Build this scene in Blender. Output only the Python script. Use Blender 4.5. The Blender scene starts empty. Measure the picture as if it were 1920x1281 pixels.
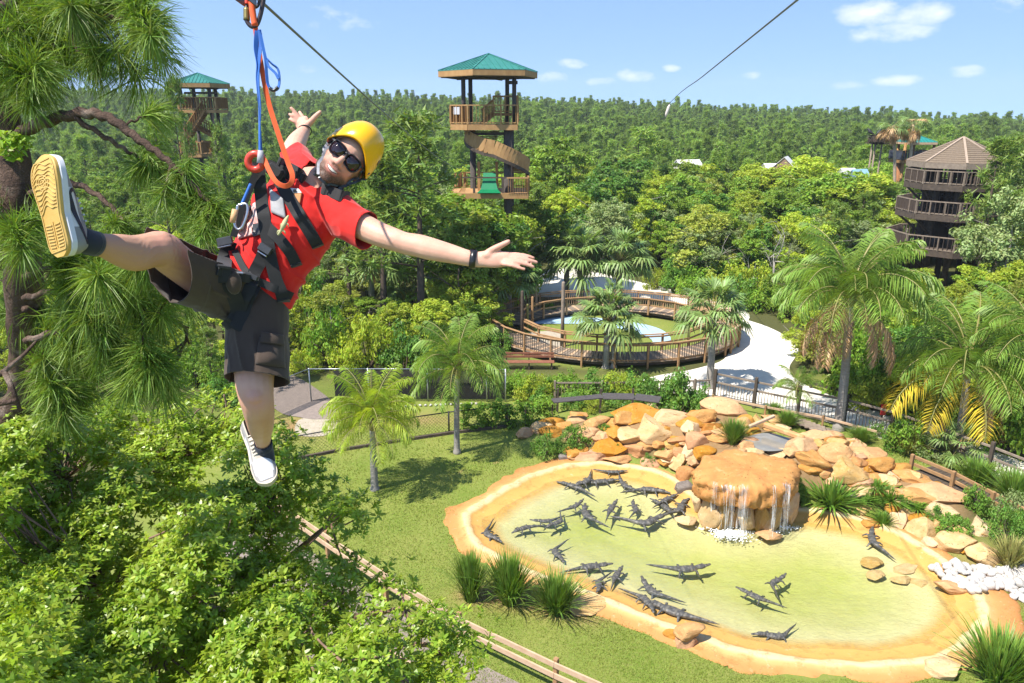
import bpy, bmesh, math, random
import numpy as np
from mathutils import Vector, Matrix, Quaternion
from mathutils.bvhtree import BVHTree

S = bpy.context.scene
COL = S.collection
R = math.radians
rng = np.random.default_rng(7)
random.seed(7)

# ------------------------------------------------------------------ camera
CAM_H, FPX, W, H = 14.0, 1400.0, 1920.0, 1281.0
PITCH = R(16.9)
cam_d = bpy.data.cameras.new('camera')
cam_d.sensor_width = 36.0
cam_d.lens = 36.0 * FPX / W
cam_d.clip_start = 0.05
cam_d.clip_end = 6000
cam = bpy.data.objects.new('camera', cam_d)
cam.location = (0, 0, CAM_H)
cam.rotation_euler = (math.pi / 2 - PITCH, 0, 0)
COL.objects.link(cam)
S.camera = cam

# ------------------------------------------------------------------ sky, sun, exposure
SUN_EL = R(58)
SUN_DIR = Vector((-math.cos(SUN_EL) * 0.84, -math.cos(SUN_EL) * 0.54, math.sin(SUN_EL))).normalized()
sun_d = bpy.data.lights.new('sun', 'SUN')
sun_d.energy = 4.5
sun_d.angle = R(0.5)
sun_d.color = (1.0, 0.95, 0.86)
sun = bpy.data.objects.new('sun', sun_d)
sun.rotation_euler = (-SUN_DIR).to_track_quat('-Z', 'Y').to_euler()
sun.location = (-30, -5, 60)
COL.objects.link(sun)

world = bpy.data.worlds.new('World')
S.world = world
world.use_nodes = True
world.cycles.sampling_method = 'MANUAL'
world.cycles.sample_map_resolution = 256


def build_world():
 nt = world.node_tree
 N, L = nt.nodes, nt.links
 N.clear()
 out = N.new('ShaderNodeOutputWorld')
 bg = N.new('ShaderNodeBackground')
 bg.inputs['Strength'].default_value = 0.12
 sky = N.new('ShaderNodeTexSky')
 sky.sky_type = 'NISHITA'
 sky.sun_disc = False
 sky.sun_elevation = SUN_EL
 sky.sun_rotation = R(237)
 sky.altitude = 20
 sky.air_density = 1.0
 sky.dust_density = 0.15
 sky.ozone_density = 2.5

 # low haze is thin on this clear day: look a little above the horizon band
 tcs = N.new('ShaderNodeTexCoord')
 lift = N.new('ShaderNodeVectorMath')
 lift.operation = 'MULTIPLY_ADD'
 lift.inputs[1].default_value = (1, 1, .9)
 lift.inputs[2].default_value = (0, 0, .24)
 L.new(tcs.outputs['Generated'], lift.inputs[0])
 nrm = N.new('ShaderNodeVectorMath')
 nrm.operation = 'NORMALIZE'
 L.new(lift.outputs[0], nrm.inputs[0])
 L.new(nrm.outputs[0], sky.inputs[0])

 def math_(op, a, b=None, c=None, clamp=False):
  n = N.new('ShaderNodeMath')
  n.operation = op
  n.use_clamp = clamp
  for i, v in enumerate((a, b, c)):
   if v is None:
    continue
   if isinstance(v, (int, float)):
    n.inputs[i].default_value = v
   else:
    L.new(v, n.inputs[i])
  return n.outputs[0]
 tc = N.new('ShaderNodeTexCoord')
 sep = N.new('ShaderNodeSeparateXYZ')
 L.new(tc.outputs['Generated'], sep.inputs[0])
 az = math_('ARCTAN2', sep.outputs[0], sep.outputs[1])
 el = math_('ARCSINE', sep.outputs[2])
 comb = N.new('ShaderNodeCombineXYZ')
 L.new(az, comb.inputs[0])
 L.new(math_('MULTIPLY', el, 2.0), comb.inputs[1])
 noi = N.new('ShaderNodeTexNoise')
 noi.inputs['Scale'].default_value = 24
 noi.inputs['Detail'].default_value = 7
 noi.inputs['Roughness'].default_value = 0.58
 L.new(comb.outputs[0], noi.inputs['Vector'])
 # (azimuth, elevation, half width, half height, strength), radians
 cl = []
 for (px, py, w, h, s) in [(1640, 26, 62, 24, 1.0), (1725, 24, 58, 22, 1.0), (1668, 60, 66, 18, .95),
        (1810, 133, 30, 11, .9), (1685, 150, 40, 11, .85), (1195, 141, 45, 13, .8), (1128, 153, 30, 9, .7),
        (1078, 120, 30, 11, .6), (1258, 129, 18, 7, .6), (238, 135, 34, 14, .7), (640, 38, 75, 20, .28),
        (578, 130, 28, 8, .35), (1030, 146, 40, 12, .45), (1410, 144, 20, 7, .35), (1590, 160, 22, 7, .3), (1900, 4, 50, 14, .5),
        (800, 178, 26, 7, .35)]:
  x, y = (px - 960) / FPX, (640.5 - py) / FPX
  d = Vector((x, math.cos(PITCH) + y * math.sin(PITCH), -math.sin(PITCH) + y * math.cos(PITCH)))
  cl.append((math.atan2(d.x, d.y), math.asin(d.normalized().z), w / FPX, h / FPX, s))
 rr = random.Random(3)
 for i in range(5):                       # the same kind of cloud goes on all round
  cl.append((rr.uniform(.75, 5.5), rr.uniform(.04, .4), rr.uniform(.03, .09), rr.uniform(.01, .025), rr.uniform(.4, 1)))
 pos = N.new('ShaderNodeCombineXYZ')
 L.new(az, pos.inputs[0])
 L.new(el, pos.inputs[1])
 tot = None
 for (a0, e0, wa, we, s) in cl:
  if a0 > math.pi:
   a0 -= 2 * math.pi
  v = N.new('ShaderNodeVectorMath')
  v.operation = 'MULTIPLY_ADD'
  L.new(pos.outputs[0], v.inputs[0])
  v.inputs[1].default_value = (1 / wa, 1 / we, 0)
  v.inputs[2].default_value = (-a0 / wa, -e0 / we, 0)
  d = N.new('ShaderNodeVectorMath')
  d.operation = 'DOT_PRODUCT'
  L.new(v.outputs[0], d.inputs[0])
  L.new(v.outputs[0], d.inputs[1])
  m = math_('MULTIPLY_ADD', d.outputs['Value'], -s, s)
  tot = m if tot is None else math_('MAXIMUM', tot, m)
 # ragged edges
 nz = math_('MULTIPLY_ADD', noi.outputs['Fac'], 3.2, -1.75)
 gate = math_('MULTIPLY_ADD', tot, .7, .75, clamp=True)
 tot = math_('MULTIPLY', math_('MULTIPLY', math_('MULTIPLY_ADD', nz, .9, tot), .62, clamp=True), gate)
 mix = N.new('ShaderNodeMix')
 mix.data_type = 'RGBA'
 L.new(tot, mix.inputs['Factor'])
 hs = N.new('ShaderNodeHueSaturation')
 hs.inputs['Saturation'].default_value = 1.0
 L.new(sky.outputs[0], hs.inputs['Color'])
 L.new(hs.outputs[0], mix.inputs[6])
 mix.inputs[7].default_value = (5.2, 5.25, 5.35, 1)
 L.new(mix.outputs[2], bg.inputs['Color'])
 L.new(bg.outputs[0], out.inputs[0])


build_world()
vs = S.view_settings
vs.view_transform = 'Standard'
vs.look = 'None'
vs.gamma = 1.0
vs.use_curve_mapping = False
vs.exposure = 1.1
S.render.engine = 'CYCLES'
S.cycles.use_denoising = True
S.cycles.max_bounces = 7
S.cycles.diffuse_bounces = 3
S.cycles.glossy_bounces = 3
S.cycles.transmission_bounces = 4
S.cycles.transparent_max_bounces = 16
S.cycles.caustics_reflective = False
S.cycles.caustics_refractive = False
S.cycles.sample_clamp_indirect = 6.0

# ------------------------------------------------------------------ pixel helpers
FWD = Vector((0, math.cos(PITCH), -math.sin(PITCH)))
UP = Vector((0, math.sin(PITCH), math.cos(PITCH)))
RIGHT = Vector((1, 0, 0))
EYE = Vector((0, 0, CAM_H))


def ray(px, py):
 return FWD + RIGHT * ((px - W / 2) / FPX) + UP * ((H / 2 - py) / FPX)


def P(px, py, d):
 """point on the pixel's ray at depth d (metres along the view axis)"""
 return EYE + ray(px, py) * d


def gp(px, py, z=0.0):
 """where the pixel's ray meets the level z"""
 r = ray(px, py)
 return EYE + r * ((z - CAM_H) / r.z)


def atD(px, py, D):
 """point on the pixel's ray over the ground distance y = D"""
 r = ray(px, py)
 return EYE + r * (D / r.y)


def sstep(a, b, x):
 t = np.clip((np.asarray(x, float) - a) / (b - a), 0, 1)
 return t * t * (3 - 2 * t)


# ------------------------------------------------------------------ object helpers
def tag(o, label=None, cat=None, group=None, kind=None):
 if label: o['label'] = label
 if cat: o['category'] = cat
 if group: o['group'] = group
 if kind: o['kind'] = kind
 return o


def empty(name, loc=(0, 0, 0), rz=0.0, label=None, cat=None, group=None):
 o = bpy.data.objects.new(name, None)
 o.empty_display_size = 0.3
 o.location = loc
 o.rotation_euler = (0, 0, rz)
 COL.objects.link(o)
 return tag(o, label, cat, group)


def link(name, me, parent=None):
 o = bpy.data.objects.new(name, me)
 COL.objects.link(o)
 if parent is not None:
  o.parent = parent
 return o


def copy_tree(o, parent=None):
 c = o.copy()
 COL.objects.link(c)
 if parent is not None:
  c.parent = parent
  c.matrix_parent_inverse = o.matrix_parent_inverse.copy()
 for ch in o.children:
  copy_tree(ch, c)
 return c


def np_mesh(name, V, F, mats=(), smooth=False, fmat=None, attrs=None):
 """mesh from arrays; F is (n,3) or (n,4), or a list of such arrays"""
 Fs = F if isinstance(F, list) else [F]
 Fs = [np.asarray(f, np.int32) for f in Fs if len(f)]
 me = bpy.data.meshes.new(name)
 V = np.asarray(V, np.float32)
 me.vertices.add(len(V))
 me.vertices.foreach_set('co', V.ravel())
 nl = sum(f.size for f in Fs)
 npoly = sum(len(f) for f in Fs)
 me.loops.add(nl)
 me.loops.foreach_set('vertex_index', np.concatenate([f.ravel() for f in Fs]))
 me.polygons.add(npoly)
 tot = np.concatenate([np.full(len(f), f.shape[1], np.int32) for f in Fs])
 st = np.concatenate([[0], np.cumsum(tot)[:-1]]).astype(np.int32)
 me.polygons.foreach_set('loop_start', st)
 if fmat is not None:
  me.polygons.foreach_set('material_index', np.asarray(fmat, np.int32))
 me.polygons.foreach_set('use_smooth', np.full(npoly, smooth))
 for m in mats:
  me.materials.append(m)
 if attrs:
  for k, v in attrs.items():
   a = me.attributes.new(k, 'FLOAT', 'POINT')
   a.data.foreach_set('value', np.asarray(v, np.float32))
 me.update(calc_edges=True)
 me.validate()
 return me


class MB:
 """collects shapes, then becomes one mesh"""

 def __init__(self):
  self.V, self.F, self.M, self.n = [], [], [], 0
  self.m = 0

 def add(self, V, F, m=None):
  V = np.asarray(V, float).reshape(-1, 3)
  self.V.append(V)
  for f in F:
   self.F.append([i + self.n for i in f])
   self.M.append(self.m if m is None else m)
  self.n += len(V)

 def box(self, c, s, rot=None, m=None, bevel=0.0):
  hx, hy, hz = s[0] / 2, s[1] / 2, s[2] / 2
  if bevel > 0:
   b = min(bevel, hx * .6, hy * .6, hz * .6)
   vs, idx = [], {}
   for sx in (-1, 1):
    for sy in (-1, 1):
     for sz in (-1, 1):
      for ax in range(3):
       p = [sx * hx, sy * hy, sz * hz]
       for k, hh, sg in ((0, hx, sx), (1, hy, sy), (2, hz, sz)):
        if k != ax:
         p[k] = sg * (hh - b)
       idx[(sx, sy, sz, ax)] = len(vs)
       vs.append(p)
   F = []
   for ax in range(3):
    o1, o2 = [k for k in range(3) if k != ax]
    for sg in (-1, 1):
     q = []
     for a, bb in ((-1, -1), (1, -1), (1, 1), (-1, 1)):
      k = [0, 0, 0]
      k[ax], k[o1], k[o2] = sg, a, bb
      q.append(idx[(k[0], k[1], k[2], ax)])
     if (sg > 0) != (ax != 1):
      q.reverse()
     F.append(q)
    # edge strips along axis ax
    for a in (-1, 1):
     for bb in (-1, 1):
      q = []
      for t, which in ((-1, o1), (1, o1), (1, o2), (-1, o2)):
       k = [0, 0, 0]
       k[ax], k[o1], k[o2] = t, a, bb
       q.append(idx[(k[0], k[1], k[2], which)])
      F.append(q)
   for sx in (-1, 1):
    for sy in (-1, 1):
     for sz in (-1, 1):
      F.append([idx[(sx, sy, sz, 0)], idx[(sx, sy, sz, 1)], idx[(sx, sy, sz, 2)]])
   V = np.array(vs)
  else:
   V = np.array([[x, y, z] for x in (-hx, hx) for y in (-hy, hy) for z in (-hz, hz)])
   F = [[0, 1, 3, 2], [4, 6, 7, 5], [0, 4, 5, 1], [2, 3, 7, 6], [0, 2, 6, 4], [1, 5, 7, 3]]
  if rot is not None:
   V = V @ np.array(rot).T
  self.add(V + np.array(c), F, m)
  return self

 def beam(self, a, b, w, h, m=None, up=(0, 0, 1), bevel=0.0):
  """box from a to b, w across, h along up"""
  a, b = Vector(a), Vector(b)
  x = (b - a)
  ln = x.length
  x.normalize()
  u = Vector(up)
  y = u.cross(x)
  if y.length < 1e-4:
   y = Vector((0, 1, 0)).cross(x)
  y.normalize()
  z = x.cross(y)
  M = np.array([[x[i], y[i], z[i]] for i in range(3)])
  return self.box((a + b) / 2, (ln, w, h), M, m, bevel)

 def tube(self, pts, rad, n=8, m=None, cap=True, squash=None):
  pts = [Vector(p) for p in pts]
  k = len(pts)
  if isinstance(rad, (int, float)):
   rad = [rad] * k
  t0 = (pts[1] - pts[0]).normalized()
  ref = Vector((0, 0, 1)) if abs(t0.z) < .9 else Vector((1, 0, 0))
  nx = t0.cross(ref).normalized()
  V = []
  for i, p in enumerate(pts):
   t = (pts[min(i + 1, k - 1)] - pts[max(i - 1, 0)]).normalized()
   nx = (nx - t * nx.dot(t))
   if nx.length < 1e-6:
    nx = t.orthogonal()
   nx.normalize()
   ny = t.cross(nx)
   for j in range(n):
    a = 2 * math.pi * j / n
    V.append(p + nx * (math.cos(a) * rad[i]) + ny * (math.sin(a) * rad[i]))
  F = []
  for i in range(k - 1):
   for j in range(n):
    j2 = (j + 1) % n
    F.append([i * n + j, i * n + j2, (i + 1) * n + j2, (i + 1) * n + j])
  if cap:
   F.append(list(range(n))[::-1])
   F.append([(k - 1) * n + j for j in range(n)])
  self.add([tuple(v) for v in V], F, m)
  return self

 def mesh(self, name, mats, smooth=False):
  me = bpy.data.meshes.new(name)
  V = np.concatenate(self.V) if self.V else np.zeros((0, 3))
  me.from_pydata(V.tolist(), [], self.F)
  for mm in (mats if isinstance(mats, (list, tuple)) else [mats]):
   me.materials.append(mm)
  me.polygons.foreach_set('material_index', np.array(self.M, np.int32))
  me.polygons.foreach_set('use_smooth', np.full(len(self.F), smooth))
  me.update()
  return me

 def build(self, name, mats, parent=None, smooth=False):
  return link(name, self.mesh(name, mats, smooth), parent)


def fix_normals(me):
 bm = bmesh.new()
 bm.from_mesh(me)
 bmesh.ops.recalc_face_normals(bm, faces=bm.faces)
 bm.to_mesh(me)
 bm.free()


def spline(pts, n, closed=False):
 """Catmull-Rom through pts, n samples per span"""
 pts = [Vector(p) for p in pts]
 k = len(pts)
 out = []
 for i in range(k if closed else k - 1):
  if closed:
   p0, p1, p2, p3 = pts[i - 1], pts[i], pts[(i + 1) % k], pts[(i + 2) % k]
  else:
   p0, p1, p2, p3 = pts[max(i - 1, 0)], pts[i], pts[i + 1], pts[min(i + 2, k - 1)]
  for j in range(n):
   t = j / n
   out.append(0.5 * ((2 * p1) + (p2 - p0) * t + (2 * p0 - 5 * p1 + 4 * p2 - p3) * t * t
        + (3 * p1 - p0 - 3 * p2 + p3) * t * t * t))
 if not closed:
  out.append(pts[-1].copy())
 return out


# ------------------------------------------------------------------ materials
def nodes(name):
 m = bpy.data.materials.new(name)
 m.use_nodes = True
 nt = m.node_tree
 nt.nodes.clear()
 out = nt.nodes.new('ShaderNodeOutputMaterial')
 return m, nt, nt.nodes, nt.links, out


def mixrgb(N, L, fac, a, b, mode='MIX'):
 n = N.new('ShaderNodeMix')
 n.data_type = 'RGBA'
 n.blend_type = mode
 for k, v in ((0, fac), (6, a), (7, b)):
  if isinstance(v, (int, float)):
   n.inputs[k].default_value = v
  elif isinstance(v, tuple):
   n.inputs[k].default_value = v if len(v) == 4 else (*v, 1)
  else:
   L.new(v, n.inputs[k])
 return n.outputs[2]


def noise(N, L, scale, detail=4, rough=.55, vec=None, dist=0.0):
 n = N.new('ShaderNodeTexNoise')
 n.inputs['Scale'].default_value = scale
 n.inputs['Detail'].default_value = detail
 n.inputs['Roughness'].default_value = rough
 n.inputs['Distortion'].default_value = dist
 if vec is not None:
  L.new(vec, n.inputs['Vector'])
 return n.outputs['Fac']


def ramp(N, L, fac, stops):
 n = N.new('ShaderNodeValToRGB')
 cr = n.color_ramp
 while len(cr.elements) < len(stops):
  cr.elements.new(.5)
 for e, (p, c) in zip(cr.elements, stops):
  e.position = p
  e.color = (c, c, c, 1) if isinstance(c, (int, float)) else (*c, 1)
 L.new(fac, n.inputs[0])
 return n.outputs[0]


def coords(N, kind='Object'):
 return N.new('ShaderNodeTexCoord').outputs[kind]


def bump(N, L, height, strength=.3, dist=.02):
 b = N.new('ShaderNodeBump')
 b.inputs['Strength'].default_value = strength
 b.inputs['Distance'].default_value = dist
 L.new(height, b.inputs['Height'])
 return b.outputs[0]


def surf(name, c1, c2=None, rough=.7, scale=6.0, detail=5, bmp=.25, bdist=.02, metal=0.0, spec=.35, stretch=None,
   spots=None, rnd=0.0, sheen=0.0):
 """a worn, two-tone procedural surface"""
 m, nt, N, L, out = nodes(name)
 b = N.new('ShaderNodeBsdfPrincipled')
 tc = coords(N)
 if stretch:
  mp = N.new('ShaderNodeMapping')
  mp.inputs['Scale'].default_value = stretch
  L.new(tc, mp.inputs[0])
  tc = mp.outputs[0]
 f = noise(N, L, scale, detail, .6, tc)
 c2 = c2 or tuple(v * .7 for v in c1)
 col = mixrgb(N, L, ramp(N, L, f, [(.3, 0.0), (.7, 1.0)]), c1, c2)
 if spots:
  sc, colr, lo, hi = spots
  col = mixrgb(N, L, ramp(N, L, noise(N, L, sc, 4, .6, tc), [(lo, 0.0), (hi, 1.0)]), col, colr)
 if rnd:
  oi = N.new('ShaderNodeObjectInfo')
  hsv = N.new('ShaderNodeHueSaturation')
  mr = N.new('ShaderNodeMapRange')
  L.new(oi.outputs['Random'], mr.inputs[0])
  mr.inputs[3].default_value = 1 - rnd
  mr.inputs[4].default_value = 1 + rnd
  L.new(mr.outputs[0], hsv.inputs['Value'])
  L.new(col, hsv.inputs['Color'])
  col = hsv.outputs[0]
 L.new(col, b.inputs['Base Color'])
 b.inputs['Roughness'].default_value = rough
 b.inputs['Metallic'].default_value = metal
 b.inputs['Specular IOR Level'].default_value = spec
 if sheen:
  b.inputs['Sheen Weight'].default_value = sheen
 if bmp:
  f2 = noise(N, L, scale * 4, 6, .65, tc)
  L.new(bump(N, L, f2, bmp, bdist), b.inputs['Normal'])
 L.new(b.outputs[0], out.inputs[0])
 return m


def leafmat(name, c1, c2, trans=.35, hue=.02, val=.25, clump=1.2, rough=.45, spec=.3, c3=None):
 """thin leaf: reflects and lets light through; colour wanders from clump to clump and tree to tree"""
 m, nt, N, L, out = nodes(name)
 c1, c2 = [(c[0] * 1.22, c[1] * 1.18, c[2] * 1.15) for c in (c1, c2)]
 g = N.new('ShaderNodeNewGeometry')
 oi = N.new('ShaderNodeObjectInfo')
 f = noise(N, L, clump, 3, .6, coords(N))
 col = mixrgb(N, L, ramp(N, L, f, [(.32, 0.0), (.68, 1.0)]), c1, c2)
 if c3:
  col = mixrgb(N, L, ramp(N, L, g.outputs['Random Per Island'], [(.86, 0.0), (.97, 1.0)]), col, c3)
 hsv = N.new('ShaderNodeHueSaturation')
 for src, key, amp, base in ((oi.outputs['Random'], 'Value', val, 1.0), (g.outputs['Random Per Island'], 'Hue', hue, .5)):
  mr = N.new('ShaderNodeMapRange')
  L.new(src, mr.inputs[0])
  mr.inputs[3].default_value = base - amp
  mr.inputs[4].default_value = base + amp
  L.new(mr.outputs[0], hsv.inputs[key])
 L.new(col, hsv.inputs['Color'])
 v2 = N.new('ShaderNodeHueSaturation')
 mr = N.new('ShaderNodeMapRange')
 L.new(g.outputs['Random Per Island'], mr.inputs[0])
 mr.inputs[3].default_value = .7
 mr.inputs[4].default_value = 1.3
 L.new(mr.outputs[0], v2.inputs['Value'])
 L.new(hsv.outputs[0], v2.inputs['Color'])
 col = v2.outputs[0]
 b = N.new('ShaderNodeBsdfPrincipled')
 L.new(col, b.inputs['Base Color'])
 b.inputs['Roughness'].default_value = rough
 b.inputs['Specular IOR Level'].default_value = spec
 t = N.new('ShaderNodeBsdfTranslucent')
 tcol = mixrgb(N, L, 1.0, col, (1.35, 1.3, .6), 'MULTIPLY')
 L.new(tcol, t.inputs['Color'])
 mx = N.new('ShaderNodeMixShader')
 mx.inputs[0].default_value = trans
 L.new(b.outputs[0], mx.inputs[1])
 L.new(t.outputs[0], mx.inputs[2])
 L.new(mx.outputs[0], out.inputs[0])
 return m
# ================================================================== terrain
CURB_PX = [(873, 964), (893, 947), (973, 901), (1040, 876), (1123, 867), (1207, 876), (1262, 896), (1300, 925), (1380, 950), (1470, 950),
   (1540, 956), (1620, 972), (1697, 1003), (1747, 1034), (1800, 1072), (1840, 1117), (1846, 1154), (1827, 1188), (1780, 1224),
   (1697, 1243), (1580, 1243), (1480, 1236), (1380, 1217), (1273, 1179), (1207, 1154), (1117, 1117), (1023, 1084), (927, 1041), (885, 1010)]
CURB = np.array([(p.x, p.y) for p in spline([gp(x, y, .12) for x, y in CURB_PX], 6, True)])
WATER_Z = -0.06


def poly_sd(pts, poly):
 """signed distance to a closed polygon, negative inside"""
 pts = np.asarray(pts, float)
 a = poly
 b = np.roll(poly, -1, axis=0)
 dmin = np.full(len(pts), 1e9)
 inside = np.zeros(len(pts), bool)
 for (x1, y1), (x2, y2) in zip(a, b):
  dx, dy = x2 - x1, y2 - y1
  t = np.clip(((pts[:, 0] - x1) * dx + (pts[:, 1] - y1) * dy) / (dx * dx + dy * dy + 1e-12), 0, 1)
  d = (pts[:, 0] - x1 - t * dx) ** 2 + (pts[:, 1] - y1 - t * dy) ** 2
  dmin = np.minimum(dmin, d)
  c = (y1 > pts[:, 1]) != (y2 > pts[:, 1])
  with np.errstate(divide='ignore', invalid='ignore'):
   xi = x1 + (pts[:, 1] - y1) * dx / (dy if dy else 1e-12)
  inside ^= c & (pts[:, 0] < xi)
 d = np.sqrt(dmin)
 return np.where(inside, -d, d)


MOUND = []
for (px, py, z, r) in [(1060, 812, .35, 1.5), (1140, 800, .85, 1.8), (1220, 790, 1.35, 1.9), (1300, 788, 1.6, 2.0), (1360, 785, 1.7, 2.0), (1425, 818, 1.5, 1.7),
      (1400, 850, 1.55, 1.5), (1340, 850, 1.3, 1.5), (1500, 832, 1.55, 1.6), (1570, 850, 1.3, 1.6), (1640, 872, 1.0, 1.5), (1700, 900, .85, 1.4),
      (1760, 940, .6, 1.3), (1600, 905, .75, 1.3), (1840, 1000, .3, 1.3)]:
 c = gp(px, py, z)
 MOUND.append((c.x, c.y, z, r))


def vnoise(x, y, s, seed=0):
 """cheap smooth 2-D noise, about -1..1"""
 x, y = np.asarray(x, float) / s, np.asarray(y, float) / s
 o = seed * 1.37
 return (np.sin(x * 1.7 + o + 1.3 * np.sin(y * 1.1 + o)) + np.sin(y * 1.9 - o + 1.2 * np.sin(x * 1.3 - o)) + np.sin((x + y) * 1.1 + 2 * o)) / 3


def terrain(x, y, sd=None):
 x, y = np.asarray(x, float), np.asarray(y, float)
 u = np.clip(x / np.maximum(y, 1), -1.2, 1.2)
 z = -1.6 * sstep(62, 110, y)
 amp = np.interp(u, [-1.0, -.62, -.3, 0, .3, .62, 1.0], [21, 19.5, 17, 14.5, 9.5, 4.0, 2.5])
 z = z + amp * sstep(170, 430, y) + 1.2 * vnoise(x, y, 40) * sstep(120, 240, y)
 z = z - 60 * sstep(500, 1000, y)
 m = np.zeros_like(z)
 for (mx, my, mz, r) in MOUND:
  d2 = ((x - mx) ** 2 + (y - my) ** 2) / (r * r)
  m = np.maximum(m, mz * np.exp(-d2 * d2 * .7))
 if np.any(m > 1e-3):
  if sd is None:
   sd = poly_sd(np.stack([x.ravel(), y.ravel()], 1), CURB).reshape(x.shape)
  m = m * sstep(.1, 1.5, sd)
 return z + m


def th(x, y):
 return float(terrain(np.array([x]), np.array([y]))[0])


def hit(px, py, lift=0.0):
 """where the pixel's ray meets the terrain"""
 r = ray(px, py)
 t0 = 8.0 / r.y
 ts = t0 * np.exp(np.linspace(0, math.log(90), 260))
 xs, ys, zs = r.x * ts, r.y * ts, CAM_H + r.z * ts
 g = terrain(xs, ys) + lift
 k = np.argmax(zs < g)
 if k == 0:
  k = len(ts) - 1
 a, b = ts[k - 1], ts[k]
 for _ in range(2):
  t2 = np.linspace(a, b, 40)
  below = CAM_H + r.z * t2 < terrain(r.x * t2, r.y * t2) + lift
  j = int(np.argmax(below)) if below.any() else 39
  a, b = t2[max(j - 1, 0)], t2[j]
 return EYE + r * b


# ------------------------------------------------------------------ ground sheet
def axis(lo, hi, f0, f1, step, grow=1.22):
 a = list(np.arange(f0, f1 + 1e-6, step))
 s, v = step, f1
 while v < hi:
  s *= grow
  v = min(v + s, hi)
  a.append(v)
 s, v = step, f0
 while v > lo:
  s *= grow
  v = max(v - s, lo)
  a.insert(0, v)
 return np.array(a)


def grass_mat():
 m, nt, N, L, out = nodes('grass_ground')
 b = N.new('ShaderNodeBsdfPrincipled')
 tc = coords(N)
 f1 = noise(N, L, .45, 5, .6, tc)
 f2 = noise(N, L, 9, 6, .7, tc)
 f3 = noise(N, L, 60, 3, .7, tc)
 c = mixrgb(N, L, ramp(N, L, f1, [(.35, 0.0), (.66, 1.0)]), (.15, .215, .03), (.225, .25, .055))
 c = mixrgb(N, L, ramp(N, L, f2, [(.42, 0.0), (.75, .75)]), c, (.27, .24, .085))
 c = mixrgb(N, L, ramp(N, L, f3, [(.3, .55), (.6, 0.0)]), c, (.06, .10, .012))
 dirt = mixrgb(N, L, f2, (.23, .125, .055), (.36, .23, .12))
 c = mixrgb(N, L, ramp(N, L, noise(N, L, 1.1, 6, .65, tc), [(.64, 0.0), (.74, .8)]), c, dirt)
 litter = mixrgb(N, L, f2, (.035, .055, .012), (.11, .095, .04))
 a = N.new('ShaderNodeAttribute')
 a.attribute_name = 'lawn'
 c = mixrgb(N, L, a.outputs['Fac'], litter, c)
 a2 = N.new('ShaderNodeAttribute')
 a2.attribute_name = 'bare'
 c = mixrgb(N, L, a2.outputs['Fac'], c, dirt)
 L.new(c, b.inputs['Base Color'])
 b.inputs['Roughness'].default_value = .9
 b.inputs['Specular IOR Level'].default_value = .15
 L.new(bump(N, L, noise(N, L, 35, 6, .75, tc), .6, .05), b.inputs['Normal'])
 L.new(b.outputs[0], out.inputs[0])
 return m


def make_ground():
 xs = axis(-900, 900, -18, 22, .3)
 ys = axis(-60, 1150, 12, 42, .3)
 X, Y = np.meshgrid(xs, ys)
 x, y = X.ravel(), Y.ravel()
 near = (np.abs(x - 4) < 14) & (y > 12) & (y < 36)
 sd = np.full(len(x), 99.0)
 sd[near] = poly_sd(np.stack([x[near], y[near]], 1), CURB)
 z = terrain(x, y, sd)
 z = z - 1.6 * sstep(-.05, -.5, sd) - .0
 lawn = sstep(41, 37.5, y) * sstep(-17, -13, x) + sstep(7.5, 6.3, np.hypot((x - 6.0) / 1.1, y - 47.4))
 lawn = np.clip(lawn - 1.2 * sstep(.15, .5, z), 0, 1)
 # the dirt strip along the wire fence and under the rocks
 bare = sstep(.25, .7, z) * sstep(60, 50, y) * .8
 s1 = gp(560, 800)
 bare += np.exp(-(((x - s1.x) / 2.2) ** 2 + ((y - s1.y) / 1.3) ** 2)) * .9
 s1 = gp(770, 788)
 bare += np.exp(-(((x - s1.x) / 2.6) ** 2 + ((y - s1.y) / .8) ** 2)) * .6
 for (qx, qy, qr) in [(950, 1120, 1.0), (1035, 1140, .7), (890, 1115, .6), (1110, 1150, .8), (1890, 1110, 1.2), (1790, 1070, 1.4)]:
  s1 = gp(qx, qy)
  bare += np.exp(-(((x - s1.x) / qr) ** 2 + ((y - s1.y) / (qr * .6)) ** 2)) * .85
 nx, ny = len(xs), len(ys)
 i = np.arange(nx * ny).reshape(ny, nx)
 F = np.stack([i[:-1, :-1], i[:-1, 1:], i[1:, 1:], i[1:, :-1]], -1).reshape(-1, 4)
 me = np_mesh('ground', np.stack([x, y, z], 1), F, [grass_mat()], True, attrs={'lawn': lawn, 'bare': np.clip(bare, 0, 1)})
 tag(link('ground', me), 'green lawn and shrubby park ground rising to a wooded ridge', 'ground', kind='structure')


make_ground()


def sheet(name, px, z, mat, label, cat, world_pts=None, n=5, thick=None):
 pts = world_pts or [gp(a, b, z) for a, b in px]
 pts = spline(pts, n, True)
 bm = bmesh.new()
 vs = [bm.verts.new((p.x, p.y, z)) for p in pts]
 f = bm.faces.new(vs)
 f.normal_update()
 if f.normal.z < 0:
  f.normal_flip()
 bmesh.ops.triangulate(bm, faces=[f])
 me = bpy.data.meshes.new(name)
 bm.to_mesh(me)
 bm.free()
 me.materials.append(mat)
 return tag(link(name, me), label, cat, kind='structure')


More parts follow.
